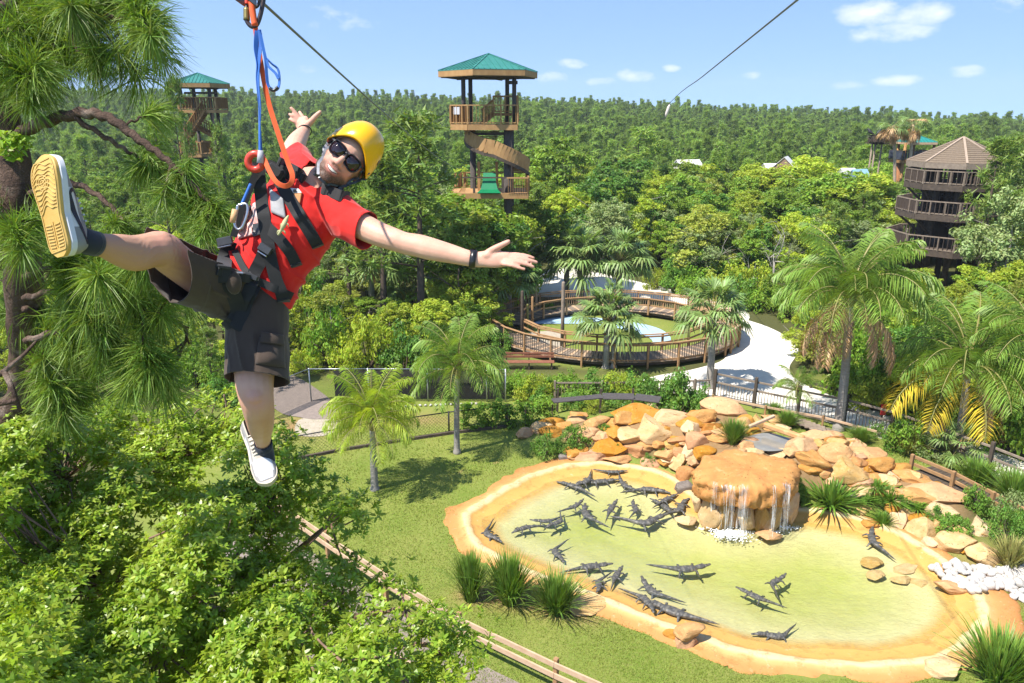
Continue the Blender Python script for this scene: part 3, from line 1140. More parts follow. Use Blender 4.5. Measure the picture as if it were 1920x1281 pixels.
# ------------------------------------------------------------------ waterfall rock
def make_fall_rock():
 top = [(1340, 849), (1378, 843), (1440, 855), (1478, 858), (1500, 868), (1502, 884), (1493, 898), (1484, 908), (1465, 915), (1432, 919), (1400, 917),
   (1372, 911), (1345, 908), (1318, 902), (1302, 892), (1300, 880), (1314, 862)]
 ztop = 1.95
 pts = spline([gp(x, y - 6, ztop) for x, y in top], 8, True)
 cx = sum((p for p in pts), Vector()) / len(pts)
 k = len(pts)
 rings, prof = [], [(0.0, 0.02), (.12, .03), (.25, .03), (.38, .02), (.5, .02), (.62, .01), (.72, 0.0), (.80, -.01), (.87, -.03), (.92, -.06), (.96, -.11), (.99, -.18), (1.0, -.27), (.98, -.35), (.99, -.43), (1.0, -.5), (1.0, -.62), (.99, -.74), (.97, -.84), (.9, -.93), (.75, -.98), (.5, -1.0), (.3, -1.0), (0, -1.0)]
 V, F = [], []
 r = np.random.default_rng(4)
 for (f, dz) in prof:
  for j, p in enumerate(pts):
   q = cx + (p - cx) * max(f, .001)
   n1 = .05 * math.sin(j * .55 + dz * 6) + .035 * math.sin(j * 1.7 + f * 7) + .02 * math.sin(j * 3.1 + dz * 11)
   q = q + (p - cx).normalized() * n1 * min(1, f * 1.4)
   zz = ztop + dz + .03 * math.sin(q.x * 3.1 + q.y * 2.2) + .02 * math.sin(q.x * 7.3 - q.y * 5) - .05 * f * f * (1 if q.y < cx.y else .2)
   V.append((q.x, q.y, zz))
 for i in range(len(prof) - 1):
  for j in range(k):
   F.append([i * k + j, i * k + (j + 1) % k, (i + 1) * k + (j + 1) % k, (i + 1) * k + j][::-1])
 me = np_mesh('waterfall_rock', V, np.array(F), [rock_mat('slab_sandstone', (.42, .185, .062), (.45, .235, .08), (.50, .33, .15), 0)], True)
 sub = link('waterfall_rock', me)
 fix_normals(me)
 from mathutils import noise as mn
 nrm = [v.normal.copy() for v in me.vertices]
 for v, q in zip(me.vertices, nrm):
  c = v.co
  side = 1.0 - .55 * max(0, q.z)
  lump = abs(mn.noise(c * 1.9)) * .10 + mn.noise(c * 4.3 + Vector((5, 1, 2))) * .055 + mn.noise(c * 11) * .03 + abs(mn.noise(c * 7.7)) * .03
  pit = max(0, mn.noise(c * 6.5 + Vector((2, 7, 1))) - .35) * .16
  v.co = c + q * ((lump - .05) * side - pit * side)
 me.update()
 tag(sub, 'huge flat topped orange rock slab the waterfall pours over', 'rock')
 # supporting rocks
 for (px, py, w, h) in [(1332, 968, 50, 44), (1356, 972, 40, 44), (1398, 976, 46, 44), (1425, 974, 34, 46), (1450, 976, 38, 46), (1478, 966, 48, 50),
       (1308, 944, 30, 44), (1375, 968, 36, 44)]:
  g = gp(px, py + h * .45, -.1)
  d = (g - EYE).dot(FWD)
  o = link('boulder', rr.choice(ROCKS['o'] + ROCKS['p']))
  o.scale = (w / FPX * d * .60, w / FPX * d * .55, h / FPX * d * .82)
  o.location = (g.x, g.y + w / FPX * d * .30, .46)
  o.rotation_euler = (rr.uniform(-.1, .1), rr.uniform(-.1, .1), rr.uniform(-.3, .3))
  tag(o, 'wet tan boulder standing in the pool under the waterfall slab', 'rock', 'boulders under the waterfall slab')
 core = MB()
 put = gp(1400, 985, 0)
 o = link('boulder', ROCKS['r'][1])
 o.scale = (1.75, 1.0, 1.0)
 o.location = (put.x, put.y + 1.5, .5)
 tag(o, 'dark reddish rock mass hidden deep under the waterfall slab', 'rock')
 put_rock(1441, 1004, 54, 12, 'o', True, z=-.06, label='flat wet ledge at the foot of the waterfall boulders', name='boulder', depth=.3)
 put_rock(1292, 976, 46, 15, 'p', False, z=-.03, label='low pale ledge left of the splashing water', name='boulder', depth=.35)
 # falling water: thin strands
 m, nt, N, L, out = nodes('falling_water')
 a = N.new('ShaderNodeBsdfTransparent')
 b = N.new('ShaderNodeBsdfPrincipled')
 b.inputs['Base Color'].default_value = (.86, .88, .9, 1)
 b.inputs['Roughness'].default_value = .2
 mx = N.new('ShaderNodeMixShader')
 L.new(ramp(N, L, noise(N, L, 9, 5, .7, coords(N)), [(.3, .05), (.7, .5)]), mx.inputs[0])
 L.new(a.outputs[0], mx.inputs[1])
 L.new(b.outputs[0], mx.inputs[2])
 L.new(mx.outputs[0], out.inputs[0])
 wf = empty('waterfall', gp(1380, 1000, WATER_Z), label='thin white water strands falling from the rock slab into the pool', cat='waterfall')
 base = wf.location.copy()
 # sheets of broken water: a curtain whose streaks run down it
 sm, nt, N, L, out = nodes('water_curtain')
 a = N.new('ShaderNodeBsdfTransparent')
 b = N.new('ShaderNodeBsdfPrincipled')
 b.inputs['Base Color'].default_value = (.86, .88, .9, 1)
 b.inputs['Roughness'].default_value = .25
 mp_ = N.new('ShaderNodeMapping')
 mp_.inputs['Scale'].default_value = (26, 4, 1.1)
 L.new(coords(N), mp_.inputs[0])
 mx = N.new('ShaderNodeMixShader')
 L.new(ramp(N, L, noise(N, L, 1.0, 4, .6, mp_.outputs[0]), [(.50, 0.0), (.74, .6)]), mx.inputs[0])
 L.new(a.outputs[0], mx.inputs[1])
 L.new(b.outputs[0], mx.inputs[2])
 L.new(mx.outputs[0], out.inputs[0])
 for (x0, x1, y0, ln, n_str) in [(1352, 1379, 912, 1.0, 7), (1384, 1403, 912, 1.0, 9), (1448, 1457, 914, .9, 3), (1467, 1483, 908, .85, 4), (1334, 1348, 906, .35, 3)]:
  for layer in range(2):
   V_, F_ = [], []
   nx, nz_ = 8, 14
   zb = WATER_Z + (1 - ln) * 1.5
   for i in range(nx + 1):
    px = x0 + (x1 - x0) * i / nx
    t = gp(px, y0 - 3 * layer + 1.5 * math.sin(i * 1.3), 1.9)
    fl = rr.uniform(.16, .26) + .05 * layer
    for j in range(nz_ + 1):
     s_ = j / nz_
     V_.append(tuple(t + Vector((.02 * math.sin(i * 2 + s_ * 5), -fl * s_ ** .55, -(t.z - zb) * s_ ** 1.5)) - base))
   for i in range(nx):
    for j in range(nz_):
     q = i * (nz_ + 1) + j
     F_.append([q, q + nz_ + 1, q + nz_ + 2, q + 1])
   mb = MB()
   mb.add(V_, F_)
   mb.build('water_sheet', sm, wf, True)
  mb = MB()
  for q in range(n_str):
   t = gp(rr.uniform(x0, x1), y0 + rr.uniform(-4, 2), 1.88)
   zb = WATER_Z + (1 - ln * rr.uniform(.8, 1)) * 1.5
   pts_ = [t + Vector((rr.uniform(-.02, .02), -.24 * s_ ** .6, -(t.z - zb) * s_ ** 1.6)) - base for s_ in np.linspace(0, 1, 8)]
   mb.tube(pts_, rr.uniform(.002, .0045), 5)
  mb.build('water_strand', m, wf, True)
 # foam where it lands
 fm, nt, N, L, out = nodes('white_foam')
 a = N.new('ShaderNodeBsdfTransparent')
 b = N.new('ShaderNodeBsdfPrincipled')
 b.inputs['Base Color'].default_value = (.9, .92, .92, 1)
 b.inputs['Roughness'].default_value = .6
 L.new(b.outputs[0], out.inputs[0])
 V, F = [], []
 g = gp(1372, 1002, WATER_Z)
 r = np.random.default_rng(6)
 bm = bmesh.new()
 for q in range(800):
  rad = abs(r.normal()) * .34
  an = r.uniform(0, 2 * math.pi)
  s_ = r.uniform(.008, .030) * (1.25 - min(rad, 1))
  M_ = Matrix.Translation(Vector((g.x - .05 + rad * 1.25 * math.cos(an), g.y + rad * .62 * math.sin(an), WATER_Z + s_ * .3 + max(0, .10 - rad * .25) * r.random())) - base) @ Matrix.Diagonal((s_ * 1.5, s_ * 1.2, s_ * .8, 1))
  bmesh.ops.create_icosphere(bm, subdivisions=1, radius=1, matrix=M_)
 for (px, py, n_, sp) in ((1449, 997, 50, .16), (1476, 989, 60, .22), (1330, 990, 40, .22), (1395, 1012, 30, .3)):
  g2 = gp(px, py, WATER_Z)
  for q in range(n_):
   s_ = r.uniform(.008, .022)
   M_ = Matrix.Translation(Vector((g2.x + r.normal() * sp, g2.y + r.normal() * sp * .4, WATER_Z + s_ * .3)) - base) @ Matrix.Diagonal((s_ * 1.6, s_ * 1.3, s_ * .6, 1))
   bmesh.ops.create_icosphere(bm, subdivisions=1, radius=1, matrix=M_)
 me = bpy.data.meshes.new('foam')
 bm.to_mesh(me)
 bm.free()
 me.materials.append(fm)
 me.polygons.foreach_set('use_smooth', np.ones(len(me.polygons), bool))
 tag(link('foam', me, wf), kind='stuff')


make_fall_rock()
# upper pool behind the slab
M_UPW = surf('still_grey_water', (.24, .225, .19), (.17, .165, .15), .10, 2, 3, .05, .01, spec=.5)
sheet('upper_pool_water', [(1398, 822), (1430, 812), (1468, 818), (1492, 830), (1478, 842), (1440, 846), (1408, 838)], 1.58, M_UPW,
  'small still grey pool above the waterfall slab', 'water')
mb = MB()
mb.beam(gp(1432, 796, 1.92), gp(1508, 822, 1.92), .22, .22, bevel=.05)
tag(mb.build('stone_edging', M_ROCK), 'long straight orange edging stone along the small upper pool', 'rock')

# ================================================================== alligators
def gator_mat():
 m, nt, N, L, out = nodes('alligator_hide')
 b = N.new('ShaderNodeBsdfPrincipled')
 tc = coords(N)
 vo = N.new('ShaderNodeTexVoronoi')
 vo.inputs['Scale'].default_value = 22
 L.new(tc, vo.inputs['Vector'])
 f = noise(N, L, 4, 5, .6, tc)
 c = mixrgb(N, L, f, (.07, .069, .067), (.155, .145, .125))
 c = mixrgb(N, L, ramp(N, L, vo.outputs['Distance'], [(.1, .0), (.55, .6)]), c, (.03, .03, .03))
 wv = N.new('ShaderNodeTexWave')
 wv.wave_type = 'BANDS'
 wv.bands_direction = 'X'
 wv.inputs['Scale'].default_value = 2.6
 wv.inputs['Distortion'].default_value = 1.5
 L.new(tc, wv.inputs[0])
 c = mixrgb(N, L, ramp(N, L, wv.outputs['Fac'], [(.75, 0.0), (.95, .35)]), c, (.20, .18, .14))
 L.new(c, b.inputs['Base Color'])
 b.inputs['Roughness'].default_value = .5
 b.inputs['Specular IOR Level'].default_value = .4
 L.new(bump(N, L, vo.outputs['Distance'], .8, .03), b.inputs['Normal'])
 L.new(b.outputs[0], out.inputs[0])
 return m


M_GATOR = gator_mat()
M_GEYE = surf('alligator_eye', (.16, .12, .03), (.05, .04, .02), .2, 8, 2, 0)


def gator_mesh(name, bend, tail, mouth=0.0, legs=0.0):
 """length 1 along +X (snout) with the body bent sideways; one continuous skin"""
 # spine: s from tail tip (0) to snout (1)
 key = [(0, .003, .006), (.08, .008, .018), (.2, .015, .027), (.32, .023, .032), (.42, .036, .037), (.5, .052, .042), (.58, .062, .046), (.66, .058, .044), (.73, .040, .036),
   (.77, .034, .032), (.82, .043, .034), (.86, .041, .031), (.90, .027, .019), (.95, .022, .014), (.985, .021, .012), (1.0, .010, .006)]
 ks = np.array(key)

 def spine(s):
  # heading change along the body
  x, y, a = 0.0, 0.0, 0.0
  pts = []
  S_ = np.linspace(.6, s, 24)
  for i in range(1, 24):
   mid = (S_[i] + S_[i - 1]) / 2
   a = (bend * (mid - .6) * 2.4) if mid > .6 else (tail * (mid - .6) * 3.0 + tail * .9 * math.sin((mid - .6) * 9) * .5)
   ds = S_[i] - S_[i - 1]
   x += math.cos(a) * ds
   y += math.sin(a) * ds
  return x, y, a
 mb = MB()
 n = 14
 rows = []
 SS = np.linspace(0, 1, 60)
 V = []
 for s in SS:
  x, y, a = spine(s)
  w = np.interp(s, ks[:, 0], ks[:, 1])
  h = np.interp(s, ks[:, 0], ks[:, 2])
  zc = .058 + (.012 if s > .75 else 0)
  for j in range(n):
   t = 2 * math.pi * j / n
   cy, cz = math.cos(t), math.sin(t)
   zz = h * cz * (1.0 if cz > 0 else .85)
   yy = w * math.copysign(abs(cy) ** .8, cy)
   V.append((x - math.sin(a) * yy, y + math.cos(a) * yy, zc + zz))
 F = []
 for i in range(59):
  for j in range(n):
   F.append([i * n + j, i * n + (j + 1) % n, (i + 1) * n + (j + 1) % n, (i + 1) * n + j])
 F.append(list(range(n))[::-1])
 F.append([59 * n + j for j in range(n)])
 mb.add(V, F)
 # legs
 for s, fwd, ln in ((.71, .35, .072), (.5, -.25, .084)):
  x, y, a = spine(s)
  for sd_ in (-1, 1):
   ca, sa = math.cos(a), math.sin(a)

   def at(f, l, z):
    return (x + ca * f - sa * l * sd_, y + sa * f + ca * l * sd_, z)
   k = fwd + legs * sd_ * .6
   mb.tube([at(0, .035, .06), at(.012 * (1 if k > 0 else -1), .075, .062), at(k * .09, .075 + ln * .45, .03), at(k * .11, .08 + ln * .62, .008)], [.022, .02, .014, .011], 8)
   for q in (-.4, 0, .4):
    mb.tube([at(k * .11, .08 + ln * .6, .009), at(k * .11 + .03 * (1 if k > 0 else .7) + q * .012, .08 + ln * .75 + q * .022, .005)], [.007, .003], 5)
 # eyes and nostril bumps
 for s, l, z, r_ in ((.862, .026, .104, .012), (.985, .008, .082, .007)):
  x, y, a = spine(s)
  for sd_ in (-1, 1):
   mb.tube([(x - math.sin(a) * l * sd_, y + math.cos(a) * l * sd_, z - .014), (x - math.sin(a) * l * sd_, y + math.cos(a) * l * sd_, z)], [r_, r_ * .6], 6)
 # scutes: rows of raised keels along the back and tail
 for s in np.arange(.06, .78, .018):
  x, y, a = spine(s)
  w = np.interp(s, ks[:, 0], ks[:, 1])
  h = np.interp(s, ks[:, 0], ks[:, 2])
  lats = (0.0,) if s < .22 else ((-.35, .35) if s < .42 else (-.62, -.22, .22, .62))
  for l in lats:
   yy = w * l
   zz = .056 + h * math.sqrt(max(0, 1 - l * l))
   hh = .014 if s < .22 else .006
   p0 = (x - math.sin(a) * yy, y + math.cos(a) * yy, zz - .006)
   mb.tube([p0, (p0[0] - .004 * math.cos(a), p0[1] - .004 * math.sin(a), zz + hh)], [.0085, .002], 4)
 me = mb.mesh('tmp', M_GATOR)
 o = link('tmp', me)
 md = o.modifiers.new('r', 'REMESH')
 md.mode = 'VOXEL'
 md.voxel_size = .0075
 md2 = o.modifiers.new('s', 'SMOOTH')
 md2.factor = .5
 md2.iterations = 3
 dg = bpy.context.evaluated_depsgraph_get()
 me2 = bpy.data.meshes.new_from_object(o.evaluated_get(dg))
 me2.name = name
 me2.materials.clear()
 me2.materials.append(M_GATOR)
 me2.polygons.foreach_set('use_smooth', np.ones(len(me2.polygons), bool))
 bpy.data.objects.remove(o)
 co = np.array([v.co for v in me2.vertices])
 ends = (spine(1.0)[:2], spine(0.0)[:2])
 return me2, ends


GV = [gator_mesh('alligator', b, t, legs=l) for (b, t, l) in ((.25, .3, .2), (-.35, -.5, -.2), (.5, -1.0, .3), (-.3, 1.1, -.3), (.05, -.15, 0), (-.6, .7, .2))]
GATORS = [  # head px, tail px, body variant, label
 ((942, 1018), (921, 977), 3, 'small alligator with curled tail on the orange shelf at the pool end'),
 ((961, 997), (1024, 980), 0, 'alligator in shallow water with its snout toward the curled tail one'),
 ((993, 972), (1061, 962), 1, 'alligator resting below a pair with touching tails in pale water'),
 ((1022, 988), (1050, 952), 2, 'alligator whose head points at the tail of a shallow water one'),
 ((1093, 934), (1046, 956), 0, 'alligator arched nose to tail between two others'),
 ((1096, 941), (1138, 986), 1, 'alligator lying head to head with the arched one'),
 ((1158, 934), (1134, 976), 4, 'alligator facing the rocks with its tail crossing another tail'),
 ((1186, 934), (1183, 970), 5, 'alligator facing the rocks beside the crossing tails pair'),
 ((1254, 962), (1147, 966), 3, 'bluish submerged alligator stretched below the crowd near the waterfall'),
 ((1218, 932), (1272, 974), 0, 'alligator lying across others in the crowd beside the waterfall'),
 ((1258, 928), (1162, 922), 1, 'long alligator at the back of the crowd beside the waterfall'),
 ((1270, 931), (1222, 952), 4, 'alligator pressed against the rocks beside the waterfall'),
 ((1290, 938), (1238, 970), 5, 'alligator hauled out nearest the waterfall boulders'),
 ((1043, 903), (1118, 928), 0, 'alligator with raised open snout at the far end of the pool'),
 ((1074, 912), (1113, 884), 1, 'alligator climbing toward the far lip behind the open snouted one'),
 ((1176, 887), (1110, 884), 0, 'alligator lying along the far pool lip under the piled rocks'),
 ((1162, 898), (1072, 908), 4, 'alligator lying parallel to and below the far lip one'),
 ((1160, 893), (1212, 924), 1, 'alligator slanting from the far lip into deeper water'),
 ((1058, 1052), (1063, 1008), 3, 'lone alligator in shallow water with its tail curling away'),
 ((1150, 1057), (1047, 1076), 4, 'alligator stretched along the shelf above the small grass clump'),
 ((1168, 1060), (1143, 1110), 4, 'alligator lying flank to flank with a small one'),
 ((1124, 1112), (1140, 1080), 5, 'small alligator flank to flank with a bigger one on the shelf'),
 ((1201, 1077), (1282, 1127), 1, 'alligator slanting down in clear water above the biggest one'),
 ((1334, 1055), (1211, 1055), 0, 'half sunken alligator swimming across the middle of the pool'),
 ((1226, 1160), (1160, 1107), 1, 'alligator on the orange shelf heading for the pool lip'),
 ((1207, 1130), (1348, 1177), 4, 'biggest alligator stretched out on the orange shelf by the lip'),
 ((1379, 1097), (1477, 1136), 4, 'alligator floating in open water beside a smaller turned one'),
 ((1475, 1072), (1461, 1120), 2, 'smaller alligator floating crosswise in open water'),
 ((1408, 1188), (1494, 1166), 2, 'alligator in shallow water near the lip with tail swept back'),
 ((1635, 994), (1678, 1051), 1, 'alligator basking on the orange slope below the boulders'),
]
for i, (hd, tl, var, lab) in enumerate(GATORS):
 me, ends = GV[var]
 a, b = gp(*hd, -.02), gp(*tl, -.02)
 e0, e1 = Vector((*ends[0], 0)), Vector((*ends[1], 0))
 v0, v1 = e0 - e1, a - b
 v1.z = 0
 s = v1.length / v0.length
 s = min(max(s, 1.5), 3.3)
 rz = math.atan2(v1.y, v1.x) - math.atan2(v0.y, v0.x)
 mid = (a + b) / 2
 m0 = (e0 + e1) / 2
 off = Matrix.Rotation(rz, 3, 'Z') @ m0 * s
 o = link('alligator', me)
 o.scale = (s, s, s)
 cx, cy = mid.x - off.x, mid.y - off.y
 s *= 1.0
 fz = max(floor_z(a.x, a.y), floor_z(b.x, b.y), floor_z(mid.x, mid.y)) * .5 + .5 * floor_z(mid.x, mid.y)
 z = max(fz, WATER_Z - .084 * s) + (.02 * (i % 3) if 8 <= i <= 12 else 0)
 o.location = (cx, cy, z + .008)
 # lie along the slope of the shelf
 za, zb = max(floor_z(a.x, a.y), WATER_Z - .09), max(floor_z(b.x, b.y), WATER_Z - .14)
 o.rotation_euler = (0, -math.atan2((za - zb) * .6, v1.length), rz)
 o.scale = (s, s * rr.uniform(1.08, 1.3), s * rr.uniform(.85, 1.0))
 tag(o, lab, 'alligator', 'alligators in the pool')
# ================================================================== vegetation kit
def leaves(pos, nrm, size, r, aspect=.55, bend=.12, jitter=.45):
 """diamond leaves at pos, facing roughly nrm"""
 n = len(pos)
 nn = nrm + r.normal(0, jitter, (n, 3))
 nn /= np.linalg.norm(nn, axis=1)[:, None] + 1e-9
 t = np.cross(nn, r.normal(size=(n, 3)))
 t /= np.linalg.norm(t, axis=1)[:, None] + 1e-9
 b = np.cross(nn, t)
 L_ = (np.asarray(size) * r.uniform(.7, 1.3, n))[:, None]
 V = np.zeros((n, 4, 3))
 V[:, 0] = pos - t * L_ * .5
 V[:, 1] = pos + b * L_ * aspect * .5 + nn * L_ * bend
 V[:, 2] = pos + t * L_ * .5
 V[:, 3] = pos - b * L_ * aspect * .5 + nn * L_ * bend
 return V.reshape(-1, 3), np.arange(4 * n).reshape(-1, 4)


def clumps_to_leaves(C, rad, per, size, r, aspect=.5, up=.75, shell=.5):
 C = np.asarray(C, float)
 rad = np.broadcast_to(np.asarray(rad, float), (len(C),))
 d = r.normal(size=(len(C) * per, 3))
 d[:, 2] = d[:, 2] * .85 + .12
 d /= np.linalg.norm(d, axis=1)[:, None]
 q = r.uniform(0, 1, len(d)) ** shell
 pos = np.repeat(C, per, 0) + d * (np.repeat(rad, per) * q)[:, None] * np.array([1, 1, .72])
 nrm = d + np.array([0, 0, up])
 return leaves(pos, nrm, size, r, aspect)


BARK = surf('bark_brown', (.13, .095, .07), (.065, .05, .04), .95, 9, 6, .7, .03, stretch=(1, 1, .25), spec=.1)
BARK_G = surf('bark_grey', (.30, .27, .24), (.19, .17, .15), .95, 9, 6, .6, .03, stretch=(1, 1, .3), spec=.1)
LF_OAK = leafmat('leaf_oak', (.125, .215, .024), (.215, .31, .04), .42)
LF_DARK = leafmat('leaf_dark', (.065, .15, .024), (.12, .22, .036), .38)
LF_BRIGHT = leafmat('leaf_bright', (.23, .32, .03), (.36, .41, .05), .44)
LF_YEL = leafmat('leaf_yellow', (.215, .26, .04), (.29, .32, .06), .42)
LF_PINE = leafmat('needle_mid', (.125, .215, .036), (.23, .31, .06), .32)
LF_GREY = leafmat('leaf_greygreen', (.16, .23, .085), (.25, .30, .125), .36)
LF_FAR = leafmat('leaf_far', (.12, .21, .033), (.205, .295, .055), .4, val=.3, clump=.3)


def trunk_mb(h, r0, r, limbs=5, spread=.45, top=.75, wob=.05):
 mb = MB()
 pts, x, y = [], 0, 0
 for i in range(7):
  t = i / 6
  pts.append((x, y, h * top * t - .15))
  x += r.normal(0, wob * h * .2)
  y += r.normal(0, wob * h * .2)
 rad = [r0 * (1.25 if i == 0 else 1) * (1 - .75 * i / 6) for i in range(7)]
 mb.tube(pts, rad, 8)
 ends = []
 for k in range(limbs):
  a = 2 * math.pi * (k + r.uniform(0, .7)) / limbs
  i = int(r.integers(2, 6))
  p0 = Vector(pts[i])
  ln = h * spread * r.uniform(.6, 1)
  p1 = p0 + Vector((math.cos(a) * ln * .5, math.sin(a) * ln * .5, ln * .35))
  p2 = p0 + Vector((math.cos(a) * ln, math.sin(a) * ln, ln * r.uniform(.4, .8)))
  mb.tube([p0, p1, p2], [rad[i] * .6, rad[i] * .35, rad[i] * .12], 6)
  ends.append(p2)
 return mb, ends


def broad(seed, lf, h=7.0, w=2.6, ncl=100, per=62, size=.27, low=.16, irregular=.35, aspect=.5):
 """one broadleaf tree: (trunk mesh, crown mesh), 7 m tall"""
 r = np.random.default_rng(seed)
 mb, ends = trunk_mb(h, .16, r)
 tm = mb.mesh('trunk', BARK if seed % 2 else BARK_G, True)
 # lobes first, then clumps on each lobe's skin, so the outline is uneven
 nl = 7
 lob = []
 for k in range(nl):
  a = 2 * math.pi * k / nl * 2.4 + r.uniform(0, 1)
  z = low + (1 - low) * r.uniform(.15, .82)
  rr_ = w * (1 - irregular * r.random()) * .55 * (1.15 - abs(z - .5) * .9)
  lob.append(((math.cos(a) * rr_, math.sin(a) * rr_, z * h), w * r.uniform(.42, .66)))
 lob.append(((0, 0, h * .86), w * .5))
 C = []
 for k in range(ncl):
  c, rad = lob[int(r.integers(len(lob)))]
  d = r.normal(size=3)
  d[2] = abs(d[2]) * .9 - .25
  d /= np.linalg.norm(d)
  C.append(np.array(c) + d * rad * r.uniform(.65, 1.08))
 C = np.array(C)
 C[:, 2] = np.clip(C[:, 2], h * max(low * .8, .03), h * 1.02)
 V, F = clumps_to_leaves(C, r.uniform(.32, .62, ncl) * w / 2.6, per, size, r, aspect)
 return tm, np_mesh('crown', V, F, [lf])


def pine(seed, lf, h=11.0, w=2.3, low=.35, ncl=64, per=34, ln=.55):
 r = np.random.default_rng(seed)
 mb = MB()
 lean = r.normal(0, .02, 2)
 pts = [(lean[0] * h * t, lean[1] * h * t, h * t * .97 - .2) for t in np.linspace(0, 1, 7)]
 mb.tube(pts, [.17 * (1.1 - t) for t in np.linspace(0, 1, 7)], 8)
 C = []
 for k in range(ncl):
  z = low + (1 - low) * r.uniform(0, 1) ** .8
  a = r.uniform(0, 6.28)
  rad = w * (1.05 - (z - low) / (1 - low) * .75) * r.uniform(.35, 1.0)
  p = np.array([math.cos(a) * rad, math.sin(a) * rad, z * h + rad * .12])
  C.append(p)
  if k % 2 == 0:
   q = Vector((lean[0] * h * z, lean[1] * h * z, z * h - rad * .2))
   mb.tube([q, q.lerp(Vector(p), .55) + Vector((0, 0, .06)), Vector(p)], [.04, .028, .012], 5)
 C = np.array(C)
 n = ncl * per
 d = r.normal(size=(n, 3))
 d[:, 2] += .25
 d /= np.linalg.norm(d, axis=1)[:, None]
 base = np.repeat(C, per, 0) + r.normal(0, .13, (n, 3))
 L_ = ln * r.uniform(.6, 1.15, n)[:, None]
 s = np.cross(d, r.normal(size=(n, 3)))
 s /= np.linalg.norm(s, axis=1)[:, None]
 V = np.zeros((n, 3, 3))
 V[:, 0] = base - s * .05
 V[:, 1] = base + s * .05
 V[:, 2] = base + d * L_
 V[:, 2, 2] -= .12 * L_[:, 0]
 return mb.mesh('trunk', BARK, True), np_mesh('crown', V.reshape(-1, 3), np.arange(3 * n).reshape(-1, 3), [lf])


def bare_tree(seed, h=6.0):
 r = np.random.default_rng(seed)
 mb = MB()

 def grow(p, d, ln, rad, lev):
  pts = [p]
  for k in range(4):
   d = (d + Vector(r.normal(0, .16, 3))).normalized()
   p = p + d * ln / 4
   pts.append(p)
  mb.tube(pts, [rad * (1 - .15 * k) for k in range(5)], 5)
  if lev < 3:
   for k in range(3):
    grow(pts[int(r.integers(2, 5))], (d + Vector(r.normal(0, .55, 3)) + Vector((0, 0, .2))).normalized(), ln * .62, rad * .45, lev + 1)
 grow(Vector((0, 0, -.1)), Vector((0, 0, 1)), h * .5, .09, 0)
 return mb.mesh('trunk', surf('bleached_wood', (.42, .38, .33), (.30, .27, .24), .9, 8, 5, .4), True)


KIT = {
 'oak': [broad(10 + i, LF_OAK) for i in range(3)],
 'dark': [broad(20 + i, LF_DARK, per=66, size=.28) for i in range(2)],
 'bright': [broad(30 + i, LF_BRIGHT, low=-.05, ncl=120, size=.25) for i in range(3)],
 'yellow': [broad(40 + i, LF_YEL, low=-.05, ncl=110, per=56, size=.23) for i in range(2)],
 'grey': [broad(50 + i, LF_GREY, per=60, size=.22) for i in range(1)],
 'pine': [pine(60 + i, LF_PINE) for i in range(3)],
}
KH = {'oak': 7.0, 'dark': 7.0, 'bright': 7.0, 'yellow': 7.0, 'grey': 7.0, 'pine': 11.0}


def joined(tm, cm, name):
 mb = link('tmp', tm.copy())
 oc = link('tmp2', cm.copy())
 bm = bmesh.new()
 bm.from_mesh(tm)
 for f in bm.faces:
  f.material_index = 0
 k = len(bm.faces)
 bm.from_mesh(cm)
 bm.faces.ensure_lookup_table()
 for f in bm.faces[k:]:
  f.material_index = 1
 me = bpy.data.meshes.new(name)
 bm.to_mesh(me)
 bm.free()
 me.materials.append(tm.materials[0])
 me.materials.append(cm.materials[0])
 bpy.data.objects.remove(mb)
 bpy.data.objects.remove(oc)
 return me


KITJ = {k: [joined(t, c, 'tree') for t, c in v] for k, v in KIT.items()}
TREE_LABEL = {
 'oak': ('broadleaf_tree', 'rounded mid green broadleaf tree in the woodland behind the enclosure'),
 'dark': ('broadleaf_tree', 'dense dark green broadleaf tree in the woodland behind the enclosure'),
 'bright': ('leafy_shrub', 'tall bright yellow green leafy shrub in the thicket along the paths'),
 'yellow': ('leafy_shrub', 'olive yellow shrubby tree in the thicket along the paths'),
 'grey': ('broadleaf_tree', 'grey green loose crowned tree in the woodland behind the enclosure'),
 'pine': ('pine_tree', 'slender green pine in the woodland behind the enclosure'),
}
tr = random.Random(21)
NTREE = [0]


MARKS = [(918, 57, 'the central lookout tower'), (383, 78, 'the farther lookout tower'), (1800, 62, 'the dark observation tower'), (1474, 104, 'the white roofed house'), (1290, 106, 'the small white building'),
   (1712, 92, 'the straw headed palms'), (1612, 82, 'the blue roofed hut'), (1150, 47, 'the round enclosure'), (1530, 47, 'the white sand path'), (750, 39, 'the tall wire fence'), (1330, 60, 'the leafless trees'),
   (1095, 58, 'the fan palms behind the enclosure'), (700, 48, 'the pine behind the yellow helmet'), (1175, 78, 'the dark round trees'), (1205, 100, 'the end of the second zip line'), (1870, 52, 'the brown pond')]
MARKS = [((px - 960) / FPX * D / .957, D, t) for px, D, t in MARKS]


def near_mark(x, y):
 return min(MARKS, key=lambda m: (m[0] - x) ** 2 + (m[1] - y) ** 2)[2]


